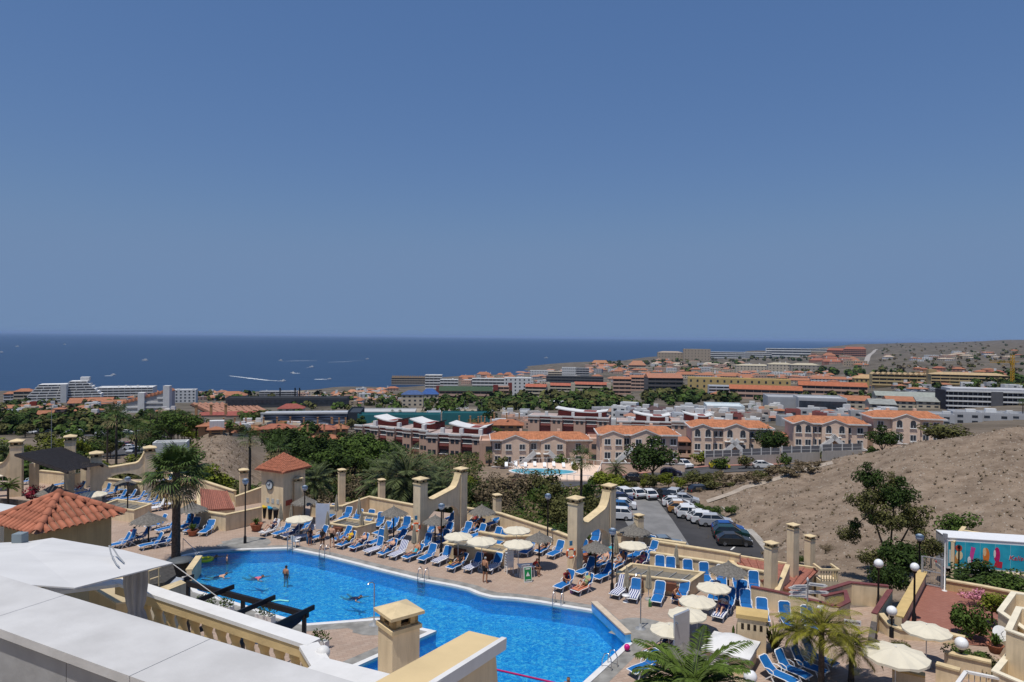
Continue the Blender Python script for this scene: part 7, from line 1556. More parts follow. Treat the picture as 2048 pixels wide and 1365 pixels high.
for i,(x0,x1,yt,yb)in enumerate(((1800,1850,834,852),(1850,1905,832,850),(1910,1960,828,850),(1962,2020,830,852),(2020,2080,832,850))):B('grey flat villa below the black banded building, %s from the left'%ORD[i],x0,x1,yt,yb,(.45,.46,.48),2,'win',clutter=1,name='grey_villa',Y=245,dep=9,group='grey villas by the edge')
shore('tiny white villa on the far right hillside, %s from the left',34,1770,2040,712,704,47,'white_villa',[WHT,CRM,PNK],[OR,(.5,.4,.3)],10,24,3,6,group='far white villas')
shore('small dark-roofed grey villa behind the wave roofs, %s from the left',30,1205,1440,826,836,48,'dark_roof_villa',[(.55,.57,.6),WHT,(.5,.5,.5)],[(.11,.07,.07),(.40,.26,.2)],22,36,15,22,group='dark-roofed villas')
shore('flat grey and red row villa above the pink houses, %s from the left',16,1430,1800,838,842,49,'row_villa',[(.42,.42,.42),(.5,.5,.5),(.30,.10,.09),(.45,.38,.33)],[(.4,.36,.32)],26,44,16,24,roof=None,group='row villas')
p=at(2024,782,520);t=thing('tower_crane','yellow tower crane at the right edge','crane',p);ym=mat('crane_yellow',(.55,.30,.02),.6);h=72*520/F;m=MB()
for sx in(-.8,.8):
 for sy in(-.8,.8):m.bar((sx,sy,0),(sx,sy,h),.3)
for i in range(14):z=h*i/14;m.bar((-.8,-.8,z),(.8,-.8,z+h/14),.2);m.bar((.8,.8,z),(-.8,.8,z+h/14),.2)
m.build('mast_lattice',ym,t);m=MB();z=h*.78
for dz in(0,1.2):m.bar((-17,0,z+dz),(5,0,z+dz),.3)
for i in range(16):m.bar((-17+i*1.4,0,z),(-16.3+i*1.4,0,z+1.2),.15)
m.build('jib',ym,t);MB().b2(2.5,5,-.7,.7,z-1,z).build('counterweight',obj_paint,t,col=(.3,.3,.3));MB().b2(-.9,.9,-.9,.9,z-2,z-.1).build('cab',ym,t)
shore('low white or cream house in the dense town centre, %s from the left',44,1035,1300,764,752,51,'centre_house',[WHT,CRM,WHT,GRY],[OR,(.45,.22,.14)],12,26,6,11,group='town centre houses')
shore('pale house behind the red arcade, %s from the left',26,690,900,800,790,52,'pale_house',[WHT,CRM,PNK],[OR,(.45,.25,.16)],12,24,6,10,group='pale houses by the arcade')
shore('small house below the left beach hotel, %s from the left',22,-10,250,812,816,53,'left_house',[WHT,CRM,PNK],[OR,(.45,.22,.14)],14,28,6,11,group='houses below the beach hotel')
shore('small house among the right-hand hotels, %s from the left',40,1330,1760,748,756,54,'right_house',[WHT,CRM,PNK,TAN],[OR,(.42,.2,.13)],14,30,6,10,group='houses among the right hotels')
shore('low house in the right-hand suburb, %s from the left',28,1480,1800,812,828,55,'suburb_house',[WHT,CRM,GRY],[OR,(.34,.33,.3)],18,34,8,13,group='suburb houses')
shore('flat white villa behind the pink houses, %s from the left',24,1000,1450,848,852,56,'flat_villa',[WHT,(.5,.5,.52),PNK],[(.4,.2,.14)],24,40,12,18,roof=None,group='flat villas')
for nm_,lb_,n_,xa_,xb_,ya_,yb_,sd_,wc_,rc_,w0_,w1_,h0_,h1_ in[
('coast_house','small coast house between the stepped hotel and the bungalows, %s from the left',34,185,470,786,788,61,[WHT,WHT,CRM,PNK],[OR,(.46,.25,.17)],12,24,5,9),
('plain_house','scattered house on the left plain, %s from the left',16,0,350,822,826,62,[WHT,CRM,ORV],[OR,(.42,.2,.13)],14,26,6,10),
('arcade_house','small pale house above the turquoise courts, %s from the left',30,560,810,800,796,63,[WHT,CRM,PNK,TAN],[OR,(.46,.25,.17)],11,22,5,9),
('slope_house','small house on the far centre slope, %s from the left',50,1040,1330,748,728,64,[WHT,CRM,PNK,GRY,WHT],[OR,(.46,.25,.17)],9,20,4,8),
('headland_villa','small villa below the far palace hotel, %s from the left',40,1310,1500,722,730,65,[TAN,CRM,WHT,PNK],[OR,(.42,.25,.18),(.5,.42,.33)],9,22,4,7),
('midtown_house','small house behind the yellow hotel, %s from the left',36,1360,1660,738,746,66,[WHT,CRM,PNK],[OR,(.42,.2,.13)],12,26,5,9),
('east_house','small house in front of the scalloped hotel, %s from the left',34,1690,2040,768,776,67,[WHT,CRM,GRY,TAN],[OR,(.34,.33,.3),(.42,.2,.13)],14,30,6,10),
('terraced_house','small grey terraced house beyond the pink houses, %s from the left',44,1010,1560,832,838,68,[WHT,(.5,.51,.53),(.55,.52,.48),WHT],[(.4,.2,.14),(.3,.26,.24)],18,34,10,16),
('garden_villa','ochre garden villa behind the stony mound, %s from the left',18,380,690,862,858,69,[ORV,CRM,ORV],[(.38,.16,.09),OR],22,40,12,18)]:
 shore(lb_,n_,xa_,xb_,ya_,yb_,sd_,nm_,wc_,rc_,w0_,w1_,h0_,h1_,group=nm_.replace('_',' ')+'s')
 # white wave roofs and red apartments
def wave_roof(t,x0,x1,y0,y1,z,rise=.9,col=WHT):
 m=MB();n=12;f=lambda u:z+rise*(1-u)**2*1.0-.35*math.sin(math.pi*u)+(.4*max(0,u-.8)/.2)
 for i in range(n):
  a,b=i/n,(i+1)/n;X0,X1=x0+(x1-x0)*a,x0+(x1-x0)*b;m.add([(X0,y0,f(a)),(X1,y0,f(b)),(X1,y1,f(b)),(X0,y1,f(a))]+[(X0,y0,f(a)-.3),(X1,y0,f(b)-.3),(X1,y1,f(b)-.3),(X0,y1,f(a)-.3)],[(0,1,2,3),(7,6,5,4),(0,4,5,1),(2,6,7,3)],0,False)
 return m.build('wave_roof',obj_paint,t,col=col)
def red_apartments(label,px0,px1,yt,yb,Y,n,yaw=-18,wave=True):
 p=at((px0+px1)/2,yb,Y);t=thing('red_apartments',label,'building',p,R(yaw));w=(px1-px0)*Y/F/math.cos(R(yaw));h=(yb-yt)*Y/F;u=w/n
 for i in range(n):
  x= -w/2+u*i;o=(i%2)*1.0;c=PNK if i%2==0 else(.30,.10,.085)
  MB().b2(x,x+u,o,12,-4,h).build('wall',obj_paint,t,col=c);
  e=MB();e.b2(x-.1,x+u+.1,o-.25,o+.25,h+.003,h+.45);e.b2(x-.1,x+u+.1,o-.2,o-.002,h-.9,h-.7);e.build('cornice',obj_paint,t,col=WHT)
  st=max(1,int(h/3))
  for k in range(st):
   z=h-(k+1)*3
   if i%2:MB().b2(x+.3,x+u-.3,o-.06,o-.002,z+1.1,z+2.1).build('window',glz,t);MB().b2(x+.1,x+u-.1,o-.5,o-.065,z+.1,z+.95).build('balcony',obj_paint,t,col=(.30,.10,.085));MB().b2(x+.1,x+u-.1,o-.55,o-.06,z+.953,z+1.05).build('balcony_rail',obj_paint,t,col=WHT)
   else:
    for q in(.3,.7):MB().b2(x+u*q-.45,x+u*q+.45,o-.06,o-.002,z+1.0,z+2.1).build('window',glz,t)
 MB().b2(-w/2+.3,w/2-.3,1.4,11.6,h+.002,h+.05).build('roof_deck',obj_paint,t,col=(.45,.36,.33))
 if wave:
  for k in range(wave):x= -w/2+w*(k+.35)/wave;MB().b2(x,x+w/wave*.6,5,10,h+.06,h+1.7).build('roof_storey',obj_paint,t,col=RED);wave_roof(t,x-.8,x+w/wave*.62,4.3,10.8,h+1.85)
 for k in range(3):x= -w/2+w*(k+.6)/3;MB().b2(x,x+1,2,3,h+.06,h+1.6).build('roof_hut',obj_paint,t,col=WHT)
red_apartments('dark red and cream apartment block with white wave roofs, near right part',850,968,872,930,178,5,-14,1)
red_apartments('dark red and cream apartment block with white wave roofs, far left part',700,860,858,918,195,9,-26,2)
red_apartments('smaller red and cream apartment block behind the pink houses',1056,1215,836,868,225,7,-12,1)
red_apartments('red block with white wave roofs behind the second pink house',1235,1345,846,868,215,4,-8,1)
red_apartments('red low block with a white curved roof edge, right of the wave roofs',1345,1430,846,866,212,3,-8,1)
# pink houses
pink=mat('pink_render',(.76,.57,.44),.9,.08,.8,.1,20);tile_o=mat('orange_tile_roof',(.42,.165,.08),.9,.2,1.5,.4,12)
def win(t,x,z,w=1.1,h=1.2,y=-.02,arch=False):
 f=MB();f.b2(x-w/2-.1,x+w/2+.1,y-.07,y,z-h/2-.1,z+h/2+.1);fo=f.build('window_frame',white_m,t);MB().b2(x-w/2,x-.04,y-.085,y-.072,z-h/2,z+h/2).b2(x+.04,x+w/2,y-.085,y-.072,z-h/2,z+h/2).build('pane',glz,fo);MB().b2(x-w/2-.18,x+w/2+.18,y-.2,y-.071,z-h/2-.22,z-h/2-.101).build('sill',white_m,fo)
 if arch:m=MB();m.lathe([(w/2,-.006),(w/2,.006)],14);m.xf(Matrix.Translation((x,y-.08,z+h/2))@ Matrix.Rotation(R(90),4,'X'));m.build('arched_pane',glz,fo)
def stairs(t,x0,x1,y,z0,z1):
 for yy in(y-.9,y):MB().bar((x0,yy,z0+.5),(x1,yy,z1+.5),.15,.9).build('stair_balustrade',white_m,t)
 MB().bar((x0,y-.45,z0-.1),(x1,y-.45,z1-.1),.74,.25).build('stair_flight',pink,t)
def pink_house(label,px0,px1,yb,Y,gables,wins,st=(),yaw=0,arch=False,terr=True):
 p=at((px0+px1)/2,yb,Y);t=thing('pink_house',label,'house',p,-math.atan2(p.x,p.y)*.35+R(yaw));w=(px1-px0)*Y/F;h=5.2;d=8.0;a= -w/2
 MB().b2(a,w/2,0,d,-3,h).build('wall',pink,t);m=MB();m.hip(a-.5,w/2+.5,-.5,d+.5,h+.2,h+1.5,ridge=2.2);rf=m.build('roof',tile_o,t)
 r=MB();k=int(w/.55)
 for i in range(k):x=a+w*(i+.5)/k;r.tube([(x,-.45,h+.24),(x,d/2-.6*max(0,(abs(x)-w/2+3)),h+1.42-.6*max(0,(abs(x)-w/2+2.6)/2.6))],.1,4)
 r.build('roof_tiles',tile_o,rf,kind='stuff')
 e=MB();e.b2(a-.6,w/2+.6,-.62,-.45,h-.02,h+.28);e.b2(a-.62,a-.45,-.45,d+.6,h-.02,h+.28);e.b2(w/2+.45,w/2+.62,-.45,d+.6,h-.02,h+.28);e.build('eaves',white_m,t)
 for gx,gw in gables:
  x=a+gx*w;q=gw/2
  MB().b2(x-q,x+q,-.9,-.003,-2,h).build('bay_wall',pink,t);m=MB();m.yprism([(x-q,h+.002),(x+q,h+.002),(x,h+q*.40)],-.9,d*.3);m.build('pediment',pink,t)
  m=MB();m.yprism([(x-q-.35,h+.02),(x,h+q*.46),(x+q+.35,h+.02),(x+q+.1,h+.02),(x,h+q*.46-.18),(x-q-.1,h+.02)],-1.08,-.86);m.build('gable_trim',white_m,t)
  m=MB();m.yprism([(x-q-.3,h+.05),(x,h+q*.5),(x+q+.3,h+.05)],-.85,d*.45);m.build('gable_roof',tile_o,t)
  for s in(-.25,.25):win(t,x+s*gw,3.95,1.1,1.1,-.92,arch);win(t,x+s*gw,1.2,1.1,1.2,-.92)
 for f in wins:win(t,a+f*w,3.95);win(t,a+f*w,1.2)
 for f,dr in st:
  x=a+f*w;stairs(t,x,x+dr*3.2,-1.3,-.4,2.5);MB().b2(min(x+dr*3.2,x+dr*4.4),max(x+dr*3.2,x+dr*4.4),-1.9,-.003,2.45,2.6).build('landing',white_m,t)
 for i in range(2):x=a+w*(.3+.4*i);MB().b2(x-.3,x+.3,4,4.6,h+.9,h+2.0).build('chimney',pink,t)
 if terr:
  MB().b2(a-.3,w/2+.3,-5.2,-5.0,-2.5,.35).build('terrace_wall',pink,t);MB().b2(a-.35,w/2+.35,-5.25,-4.95,.353,.5).build('terrace_coping',white_m,t)
  for i in range(5):x=a+w*(i+.5)/5;MB().b2(x-.1,x+.1,-5.0,-1.5,-2,.5).build('yard_wall',white_m,t)
 return t
pink_house('pink two-storey house row behind the small turquoise pool',985,1180,929,150,[(.23,6.0),(.62,5.5)],[.05,.42,.88],[(.28,1),(.72,-1)],4)
pink_house('pink house with a wide gable behind the big round tree',1200,1355,922,140,[(.16,4.5),(.58,6.0)],[.34,.80,.94],[(.2,1)],2)
pink_house('pink house with paired arched windows left of the fence',1385,1540,905,150,[(.13,4.5),(.55,5.5)],[.29,.38,.74,.92],[(.38,1),(.66,-1)],0,True)
pink_house('pink house with white stairs behind the grey fence',1590,1730,896,152,[(.12,4.0),(.55,5.5)],[.28,.38,.74,.9],[(.34,1),(.7,-1)],0,True)
pink_house('pink house partly hidden by the ridge shrub',1752,1880,886,150,[(.45,5.5)],[.1,.75,.9],[],0,True)
B('pink side wing with a roof terrace left of the first pink house',958,1000,888,934,(.60,.40,.305),2,'win',name='side_wing',Y=154,dep=8);B('pink link block with a white balcony between the second and third house',1355,1392,880,914,(.60,.42,.32),2,'bal','hip',OR,rh=.12,name='link_block',Y=152,dep=7);B('pink link block left of the second house',1178,1204,884,926,(.60,.40,.305),2,'win',name='link_block',Y=150,dep=7);B('cream link block with an orange roof between fenced houses',1540,1592,868,902,(.60,.45,.34),2,'bal','hip',OR,rh=.15,name='link_block',Y=158,dep=7);B('cream link block right of the fenced pink house',1728,1756,868,892,(.60,.45,.34),2,'win','hip',OR,rh=.15,name='link_block',Y=156,dep=7)
# the little pool of the pink houses
def little_pool():
 Y=131;c=at(1085,944,Y);z=c.z;t=thing('small_pool_terrace','walled terrace with a kidney-shaped turquoise pool before the pink houses','terrace',Vector((c.x,c.y,z-3)));o=t.location;lp=[tuple(at(a,b,y).xy)for a,b,y in((1022,932,136),(1040,948,129),(1075,956,126),(1120,960,124),(1190,962,123),(1205,930,138),(1120,925,141),(1050,924,140))]
 m=MB();m.prism(lp[::-1]if False else lp,z-3,z);m.build('terrace_wall',pink,t,o)
 k=[(c.x+5.2*math.cos(a)*(1+.18*math.cos(2*a+.6)),c.y+3.0*math.sin(a)*(1-.2*math.sin(a+.5)))for a in[2*math.pi*i/28 for i in range(28)]]
 m=MB();m.prism(offset(k,.5),z+.003,z+.12);m.build('pool_rim',white_m,t,o);m=MB();m.prism(k,z+.125,z+.14);m.build('pool_water',mat('turquoise_pool',(.08,.40,.50),.15,.15,.5),t,o)
 n=len(lp);rl=MB()
 for i in range(n):a,b=lp[i],lp[(i+1)%n];rl.bar((*a,z+.95),(*b,z+.95),.1,.08)
 rl.build('rail',white_m,t,o);ps=MB()
 for i in range(n):
  for j in range(5):a=Vector(lp[i]).lerp(Vector(lp[(i+1)%n]),j/5);ps.b2(a.x-.05,a.x+.05,a.y-.05,a.y+.05,z,z+.9)
 ps.build('rail_posts',white_m,t,o,kind='stuff')
 for i in range(8):x,y=c.x-7+i*1.9,c.y+4.5+(i%2);t2=thing('pool_chair','white deck chair beside the small turquoise pool, %s from the left'%ORD[i],'deck chair',Vector((x,y,z)),0,'white deck chairs');m=MB();m.xprism([(-.9,.25),(.3,.3),(.9,.8),(.85,.85),(.25,.38),(-.9,.33)],-.3,.3);m.build('seat',plastic_w,t2);MB().b2(-.28,.28,-.7,-.62,0,.25).build('leg',plastic_w,t2);MB().b2(-.28,.28,.3,.38,0,.3).build('leg',plastic_w,t2)
little_pool()
# fence along the street
def fence():
 for k,(xa,xb)in enumerate(((1410,1480),(1484,1560),(1564,1640),(1644,1724))):
  a,b=at(xa,909-(xa-1410)*.055,141),at(xb,909-(xb-1410)*.055,143);d=b-a;t=thing('street_fence','grey panel fence with white posts below the pink houses, %s section from the left'%ORD[k],'fence',Vector((a.x,a.y,a.z-1.2)),math.atan2(d.y,d.x),'fence sections');L=d.length;n=4
  MB().b2(0,L,-.1,.1,-1.5,.5).build('base_wall',obj_paint,t,col=(.5,.45,.4))
  for i in range(n):MB().b2(L*i/n+.12,L*(i+1)/n-.12,-.03,.03,.55,1.9).build('panel',mat('fence_panel',(.17,.17,.18),.7),t)
  for i in range(n+1):MB().b2(L*i/n-.09,L*i/n+.09,-.1,.1,.5,2.05).build('post',white_m,t)
  MB().b2(0,L,-.05,.05,1.1,1.18).build('rail',white_m,t)
fence()
# white tilted villa beside the stony mound
B('white angular garage building in front of the stony mound',308,370,893,903,(.64,.64,.62),1,'none',dep=3,Y=122,name='garage_building')

# ---------------------------------------------------------------- roads and vehicles
asphalt=mat('asphalt',(.075,.073,.075),.9,.2,.4,.1,40);asphalt_d=mat('dark_asphalt',(.05,.048,.05),.9,.2,.4,.1,40)
def sheet(name,pts,m,lift=.05,step=2.5):  # a strip of ground laid on the terrain: pts = list of (left, right) world points
 b=MB();rows=[]
 for(l0,r0),(l1,r1)in zip(pts,pts[1:]):
  n=max(1,int(max((l1-l0).length,(r1-r0).length)/step))
  for i in range(n):rows.append((l0.lerp(l1,i/n),r0.lerp(r1,i/n)))
 rows.append(pts[-1]);k=7
 for l,r in rows:
  for j in range(k):p=l.lerp(r,j/(k-1));b.v.append((p.x,p.y,ground(p.x,p.y)+lift))
 for i in range(len(rows)-1):
  for j in range(k-1):a=i*k+j;b.f.append((a,a+1,a+k+1,a+k));b.m.append(0);b.s.append(True)
 return structure(name,b.mesh(name,m))
Z= -8.9
def flat(name,px,m,z=Z):mb=MB();mb.add([tuple(gp(a,b,z))for a,b in px],[tuple(range(len(px)))]);return structure(name,mb.mesh(name,m))
flat('car_park_asphalt',[(1180,1150),(1180,1000),(1225,978),(1390,975),(1425,1000),(1470,1040),(1530,1100),(1560,1150)],asphalt_d,Z+.12)
flat('car_park_lane',[(1300,1135),(1255,1050),(1228,1008),(1262,990),(1315,1002),(1345,1040),(1378,1090),(1400,1135)],mat('worn_concrete',(.20,.195,.19),.9,.15,.5,.1,30),Z+.124)
for i,(a,b,c,d)in enumerate(((1246,993,1262,999),(1275,993,1292,999),(1304,996,1322,1001),(1462,1100,1469,1094))):
 p,q=gp(a,b,Z+.13),gp(c,d,Z+.13);w=Vector((.12,0,0));mb=MB();mb.add([p-w,p+w,q+w,q-w],[(0,1,2,3)]);structure('parking_line',mb.mesh('parking_line',white_m))
k=[gp(a,b,Z)for a,b in((1425,998),(1470,1038),(1512,1078),(1540,1112))]
mb=MB();[mb.bar(a+Vector((0,0,.2)),b+Vector((0,0,.2)),.9,.3)for a,b in zip(k,k[1:])];structure('car_park_kerb',mb.mesh('kerb',mat('kerb_concrete',(.36,.33,.29),.9,.15,1)))
sheet('street',[(on(940,118),on(950,112)),(on(1080,122),on(1085,114.5)),(on(1200,128),on(1210,121)),(on(1330,136),on(1340,127.5)),(on(1440,140),on(1450,132)),(on(1580,141),on(1585,134)),(on(1760,142),on(1765,136))],asphalt,.12)
sheet('red_pavement',[(on(1200,130),on(1202,128.3)),(on(1330,138),on(1332,136.3)),(on(1440,142),on(1442,140.3)),(on(1580,143),on(1582,141.3))],mat('red_pavement',(.34,.17,.14),.9,.1,1),.18)
sheet('footpath',[(hit(a,b-3),hit(a+3,b+3))for a,b in((1412,1004),(1460,988),(1520,968),(1580,950),(1630,934),(1664,926))],mat('pale_track',(.36,.30,.24),.95,.15,1),.06)
sheet('plain_road',[(on(-60,262),on(-60,252)),(on(100,262),on(105,252)),(on(220,245),on(225,236)),(on(330,250),on(335,240))],asphalt,.15);sheet('left_car_park',[(on(120,218),on(125,190)),(on(320,205),on(320,182))],asphalt,.15);sheet('sandy_lot',[(on(760,520),on(780,455)),(on(900,520),on(905,455)),(on(1020,530),on(1020,470))],mat('sandy_lot',(.30,.25,.19),.95,.2,.2),.2)
sheet('hillside_road',[(on(1722,1500),on(1735,1500)),(on(1732,2300),on(1742,2300)),(on(1752,3200),on(1757,3200))],mat('pale_road',(.34,.31,.28),.95,.1,.1),1.0);sheet('hotel_car_park',[(on(1740,560),on(1745,500)),(on(1900,570),on(1905,510))],asphalt,.2)
# car model: side profile lofted with tumblehome
def car_meshes(L,Wd,H,kind):
 hl=L/2
 if kind=='hatch':low=[(-hl,.45),(-hl+.05,.75),(-hl+.75,.92),(-.2*L,.98),(hl-.12,.98),(hl,.8),(hl,.42),(hl-.1,.25),(-hl+.1,.25)];top=[(-.27*L,.96),(-.04*L,H),(hl-.8,H-.03),(hl-.14,.98)]
 elif kind=='suv':low=[(-hl,.5),(-hl+.05,.9),(-hl+.9,1.05),(-.2*L,1.1),(hl-.08,1.1),(hl,.9),(hl,.45),(hl-.1,.3),(-hl+.1,.3)];top=[(-.26*L,1.08),(-.07*L,H),(hl-.6,H-.02),(hl-.1,1.1)]
 else:low=[(-hl,.45),(-hl+.05,.72),(-hl+1.0,.9),(-.18*L,.94),(hl-.7,.95),(hl,.85),(hl,.42),(hl-.1,.25),(-hl+.1,.25)];top=[(-.22*L,.92),(-.06*L,H),(.2*L,H),(.36*L,.95)]
 d={};b=MB();w=Wd/2
 n=len(low);vs=[(-w+.06,y,z)for y,z in low]+[(w-.06,y,z)for y,z in low];mid=[(-w,y*.985,z*.96+.02)for y,z in low]+[(w,y*.985,z*.96+.02)for y,z in low]
 b.add(vs[:n]+mid[:n],[(i,(i+1)%n,n+(i+1)%n,n+i)for i in range(n)],0,False);b.add(mid[:n],[tuple(range(n))[::-1]]);b.add(vs[n:]+mid[n:],[((i+1)%n,i,n+i,n+(i+1)%n)for i in range(n)]);b.add(mid[n:],[tuple(range(n))]);b.add(vs,[((i+1)%n,i,n+i,n+(i+1)%n)for i in range(n)])
 d['body']=b.mesh('body',obj_car)
 g=MB();k=.16;tv=[]
 for s in(-1,1):tv+=[(s*(w-(.08 if i in(0,3)else k+.06)),y,z)for i,(y,z)in enumerate(top)]
 g.add(tv,[(3,2,1,0),(4,5,6,7),(0,1,5,4),(2,3,7,6)]);d['glass']=g.mesh('window_glass',dark_glass)
 r=MB();y1,z1=top[1];y2,z2=top[2];q=w-k-.05;r.add([(-q,y1-.05,z1-.03),(q,y1-.05,z1-.03),(q,y2+.05,z2-.03),(-q,y2+.05,z2-.03),(-q*.92,y1+.1,z1+.05),(q*.92,y1+.1,z1+.05),(q*.92,y2-.1,z2+.05),(-q*.92,y2-.1,z2+.05)],[(4,5,6,7),(0,1,5,4),(1,2,6,5),(2,3,7,6),(3,0,4,7)])
 for s in(-1,1):
  for i,j in((0,1),(2,3)):a,c=Vector((s*(w-(.07 if i==0 else k+.05)),*top[i])),Vector((s*(w-(k+.05 if i==0 else .07)),*top[j]));r.bar(a,c,.07)
  m=(top[1][0]+top[2][0])/2;r.bar((s*(w-.07),m,top[0][1]),(s*(w-k-.05),m,H),.06)
 d['roof']=r.mesh('roof',obj_car)
 t=MB();t.lathe([(.2,-.1),(.31,-.09),(.33,0),(.31,.09),(.2,.1)],14);t.xf(Matrix.Rotation(R(90),4,'Y'));d['wheel']=t.mesh('wheel',rubber);t=MB();t.lathe([(.20,-.105),(.06,-.08)],10);t.lathe([(.06,.08),(.20,.105)],10);t.xf(Matrix.Rotation(R(90),4,'Y'));d['rim']=t.mesh('rim',chrome)
 zl=low[1][1]-.06;d['headlight']=MB().b2(-.2,.2,-.04,.04,-.07,.07).mesh('headlight',mat('lamp_lens',(.7,.7,.72),.2));d['tail_light']=MB().b2(-.12,.12,-.03,.03,-.12,.12).mesh('tail_light',mat('red_lens',(.4,.01,.01),.25));d['mirror']=MB().b2(-.1,.1,-.06,.06,-.06,.06).mesh('mirror',obj_car);d['bumper']=MB().b2(-w+.08,w-.08,-.06,.06,-.1,.1).mesh('bumper',rubber);d['dim']=(L,Wd,H,zl,top[0][0]);return d
CAR={'hatch':car_meshes(4.0,1.74,1.44,'hatch'),'suv':car_meshes(4.3,1.82,1.58,'suv'),'sedan':car_meshes(4.5,1.78,1.44,'sedan')}
def car(label,p,rz,kind='hatch',col=(.7,.7,.7),group=None,detail=True):
 d=CAR[kind];L,Wd,H,zl,ym=d['dim'];t=thing('parked_car',label,'car',p,rz,group);part(t,'body',d['body'],col);part(t,'window_glass',d['glass']);part(t,'roof',d['roof'],col)
 for x in(-1,1):
  for y in(-.31,.31):
   w=part(t,'wheel',d['wheel'],loc=(x*(Wd/2-.08),y*L,.32))
   if detail:part(w,'rim',d['rim'])
  if detail:
   part(t,'headlight',d['headlight'],loc=(x*(Wd/2-.3),-L/2+.03,zl));part(t,'tail_light',d['tail_light'],loc=(x*(Wd/2-.16),L/2-.01,zl+.02));part(t,'mirror',d['mirror'],col,loc=(x*(Wd/2+.06),ym+.3,.98))
 if detail:
  for s in(-1,1):part(t,'bumper',d['bumper'],loc=(0,s*(L/2+.0),.42))
 return t
W_,S_,K_,B_,G_=(.72,.72,.72),(.42,.43,.45),(.012,.012,.014),(.01,.07,.28),(.035,.033,.03)
GZ=Z+.13
def cp(label,px,py,rz,kind,col):return car(label,gp(px,py,GZ),R(rz),kind,col,'cars in the car park')
R_right=[('silver hatchback',1371,1007,'hatch',S_),('white hatchback',1352,1013,'hatch',W_),('white small car',1362,1020,'hatch',W_),('orange-bodied car',1364,1025,'hatch',(.40,.2,.06)),('white estate car',1377,1029,'hatch',W_),('white crossover',1385,1036,'suv',W_),('white compact car',1402,1041,'hatch',W_),('white off-roader',1414,1047,'suv',W_),('silver-grey crossover',1430,1052,'suv',S_),('bright blue hatchback',1456,1066,'hatch',B_),('dark green estate car',1462,1077,'suv',(.01,.04,.035)),('charcoal rounded hatchback',1468,1090,'hatch',G_)]
for i,(nm,px,py,kd,c)in enumerate(R_right):cp('%s, %s from the far end of the right-hand parking row'%(nm,ORD[i]),px,py,78+i*.5,kd,c)
for i,(nm,px,py,kd,c,a)in enumerate([('white estate',1245,994,'suv',W_,200),('white hatchback',1270,994,'hatch',W_,200),('white hatchback',1296,996,'hatch',W_,192),('black hatchback',1329,996,'hatch',K_,185),('silver crossover',1350,996,'suv',S_,150),('dark van',1404,990,'suv',G_,100)]):cp('%s, %s from the left in the top parking row'%(nm,ORD[i]),px,py,a,kd,c)
for i,(nm,px,py,kd,c)in enumerate([('dark blue sedan',1236,1005,'sedan',(.015,.02,.07)),('white sedan',1241,1017,'sedan',W_),('blue crossover',1228,1024,'suv',(.02,.12,.3)),('white crossover',1232,1038,'suv',W_)]):cp('%s, %s from the far end of the parking row behind the right arch'%(nm,ORD[i]),px,py,262,kd,c)
cp('dark blue car roof showing over the wall beside the thatched umbrella',1293,1090,95,'hatch',(.015,.04,.12));cp('grey car roof showing over the boundary wall',1330,1097,95,'sedan',(.16,.2,.24))
def road_car(label,px,Y,rz,kind,col):p=on(px,Y);p.z+=.15;return car(label,p,R(rz),kind,col,'cars on the street')
road_car('dark blue car driving on the bend below the round tree',1345,131,80,'hatch',(.01,.015,.05));road_car('dark car at the junction below the round tree',1276,124,75,'hatch',(.01,.012,.02));road_car('yellow car parked below the pink houses',1442,137.5,85,'hatch',(.6,.5,.03));road_car('white van parked at the gate of the pink houses',1371,140,20,'suv',W_);road_car('white car half hidden behind the dry brush',1530,137,85,'hatch',W_);road_car('white car parked above the small turquoise pool',1055,137,85,'hatch',W_);road_car('dark red car on the street left of the small pool',1035,117,85,'hatch',(.2,.02,.03))
r2=random.Random(9)
L=[(r2.uniform(130,318),r2.uniform(186,214))for _ in range(18)];L.sort()
for i,(px,Y)in enumerate(L):p=on(px,Y);p.z+=.16;car('small parked car on the left plain, %s from the left'%ORD[i],p,R(r2.choice((5,95))),r2.choice(('hatch','suv','sedan')),r2.choice((W_,W_,S_,K_,B_,(.25,.03,.03))),'cars parked on the left plain',False)
L=sorted((r2.uniform(-10,330),r2.uniform(246,258))for _ in range(12))
for i,(px,Y)in enumerate(L):p=on(px,Y);p.z+=.16;car('car on the road across the left plain, %s from the left'%ORD[i],p,R(88),r2.choice(('hatch','sedan')),r2.choice((W_,S_,K_)),'cars on the plain road',False)
L=sorted((r2.uniform(1742,1900),r2.uniform(512,565))for _ in range(24))
for i,(px,Y)in enumerate(L):p=on(px,Y);p.z+=.25;car('car in the hotel car park on the right, %s from the left'%ORD[i],p,R(r2.choice((5,95))),r2.choice(('hatch','suv')),r2.choice((W_,W_,S_,K_)),'cars in the hotel car park',False)
L=sorted((r2.uniform(870,1015),r2.uniform(475,520))for _ in range(14))
for i,(px,Y)in enumerate(L):p=on(px,Y);p.z+=.25;car('car on the sandy lot behind the turquoise courts, %s from the left'%ORD[i],p,R(r2.choice((5,95))),r2.choice(('hatch','suv')),r2.choice((W_,W_,S_,K_)),'cars on the sandy lot',False)
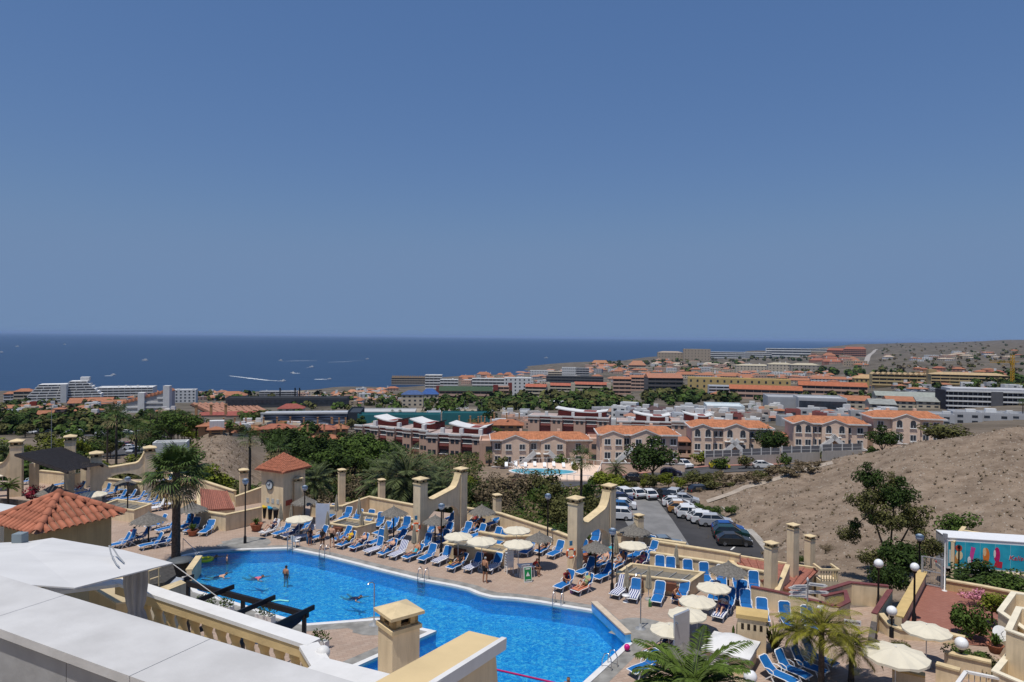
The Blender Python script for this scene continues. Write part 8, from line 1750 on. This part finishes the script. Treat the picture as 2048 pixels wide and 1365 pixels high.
# street lights
for px,Y,top,lb in((104,150,812,'tall thin street light on the left plain, left of the fan palms'),(1098,128,948,'street light in front of the small turquoise pool'),(568,160,860,'street light mast above the clock tower palms'),(785,480,800,'street light left on the sandy lot'),(930,480,802,'street light in the middle of the sandy lot'),(965,470,800,'street light right on the sandy lot'),(1198,480,796,'tall mast before the tree belt left of the pink hotel'),(1282,470,790,'tall mast before the tree belt by the columned hotel')):
 p=on(px,Y);c=at(px,top,Y);h=max(4,c.z-p.z);t=thing('street_light',lb,'street lamp',p,0);MB().tube([(0,0,0),(0,0,h)],[.09,.05],6).build('mast',grey_metal,t);MB().tube([(0,0,h),(.9,0,h+.15)],.04,5).build('arm',grey_metal,t);MB().b2(.7,1.2,-.1,.1,h+.1,h+.2).build('lamp_head',grey_metal,t)
 # boats and wakes on the sea
foam=mat('sea_foam',(.55,.58,.6),.9,.2,.01)
def boat(label,px,py,wake=None,s=1.0,rz=90):
 p=gp(px,py,-110);t=thing('motor_boat',label,'boat',p,R(rz),'boats on the sea');m=MB();m.add([(-2,-5,0),(2,-5,0),(2.4,2,0),(0,7,0),(-2.4,2,0),(-2.3,-5.2,1.6),(2.3,-5.2,1.6),(2.8,2,1.8),(0,8,2.2),(-2.8,2,1.8)],[(4,3,2,1,0),(5,6,7,8,9),(0,1,6,5),(1,2,7,6),(2,3,8,7),(3,4,9,8),(4,0,5,9)]);m.v=[(x*s,y*s,z*s)for x,y,z in m.v];m.build('hull',white_m,t);MB().b2(-1.6*s,1.6*s,-2*s,2*s,1.7*s,4*s).build('cabin',white_m,t);MB().b2(-1.65*s,1.65*s,-1.2*s,2.05*s,2.7*s,3.4*s).build('cabin_window',dark_glass,t)
 if wake:
  a=[gp(x,y,-109.8)for x,y in wake];b=MB();n=len(a)-1;r2=random.Random(px)
  for i in range(n):
   q=24
   for j in range(q):
    u,v=(i*q+j)/(n*q),(i*q+j+1)/(n*q);P,Q=a[i].lerp(a[i+1],j/q),a[i].lerp(a[i+1],(j+1)/q);w0=(4+7*r2.random())*(.4+.9*math.sin(math.pi*min(.95,u+.05)));b.add([P+Vector((0,-w0,0)),Q+Vector((0,-w0,0)),Q+Vector((0,w0,0)),P+Vector((0,w0,0))],[(0,1,2,3)])
  b.build('boat_wake',foam,t).matrix_parent_inverse=t.matrix_basis.inverted()
boat('speedboat pulling the long bright wake in the middle of the bay',567,763,[(458,752),(500,757),(535,761),(567,763)],1.2);boat('motor boat with a long flat wake far out, left of two',562,722,[(562,723),(600,722),(634,722)],1.5);boat('motor boat with a long flat wake far out, right of two',735,719,[(655,725),(690,724),(728,721)],1.5)
boat('white boat alone on the left sea',291,722,[(280,723),(291,722)],2.2);boat('small white boat at the far left edge of the sea',3,706,None,2.2);boat('white sailing boat near the right of the bay',1093,717,None,2.0);boat('small white boat above the low white complex',227,751,[(210,752),(226,752)],1.2);boat('tiny boat on the upper left sea',35,694,None,2.5);boat('small boat in the middle of the bay with a short wake',624,735,[(612,736),(623,735)],1.5);boat('small boat with a short wake below the others',586,747,[(584,747),(600,747)],1.2);boat('tiny white boat right of the bay wakes',660,759,[(628,759),(655,759)],.9);boat('faint boat high on the left sea',130,690,None,2.5)

# ---------------------------------------------------------------- sea air
m=bpy.data.materials.new('sea_haze');m.use_nodes=True;n=m.node_tree.nodes;L=m.node_tree.links
for q in list(n):
 if q.type=='BSDF_PRINCIPLED':n.remove(q)
pv=n.new('ShaderNodeVolumePrincipled');pv.inputs['Color'].default_value=(.42,.60,.92,1);pv.inputs['Density'].default_value=2.6e-5;pv.inputs['Anisotropy'].default_value=0
L.new(pv.outputs[0],[q for q in n if q.type=='OUTPUT_MATERIAL'][0].inputs['Volume'])
hz=obj('haze',MB().b2(-170000,170000,-60,250000,-119.5,75).mesh('haze',m));hz['kind']='stuff';hz['label']='pale blue sea haze filling the distance'
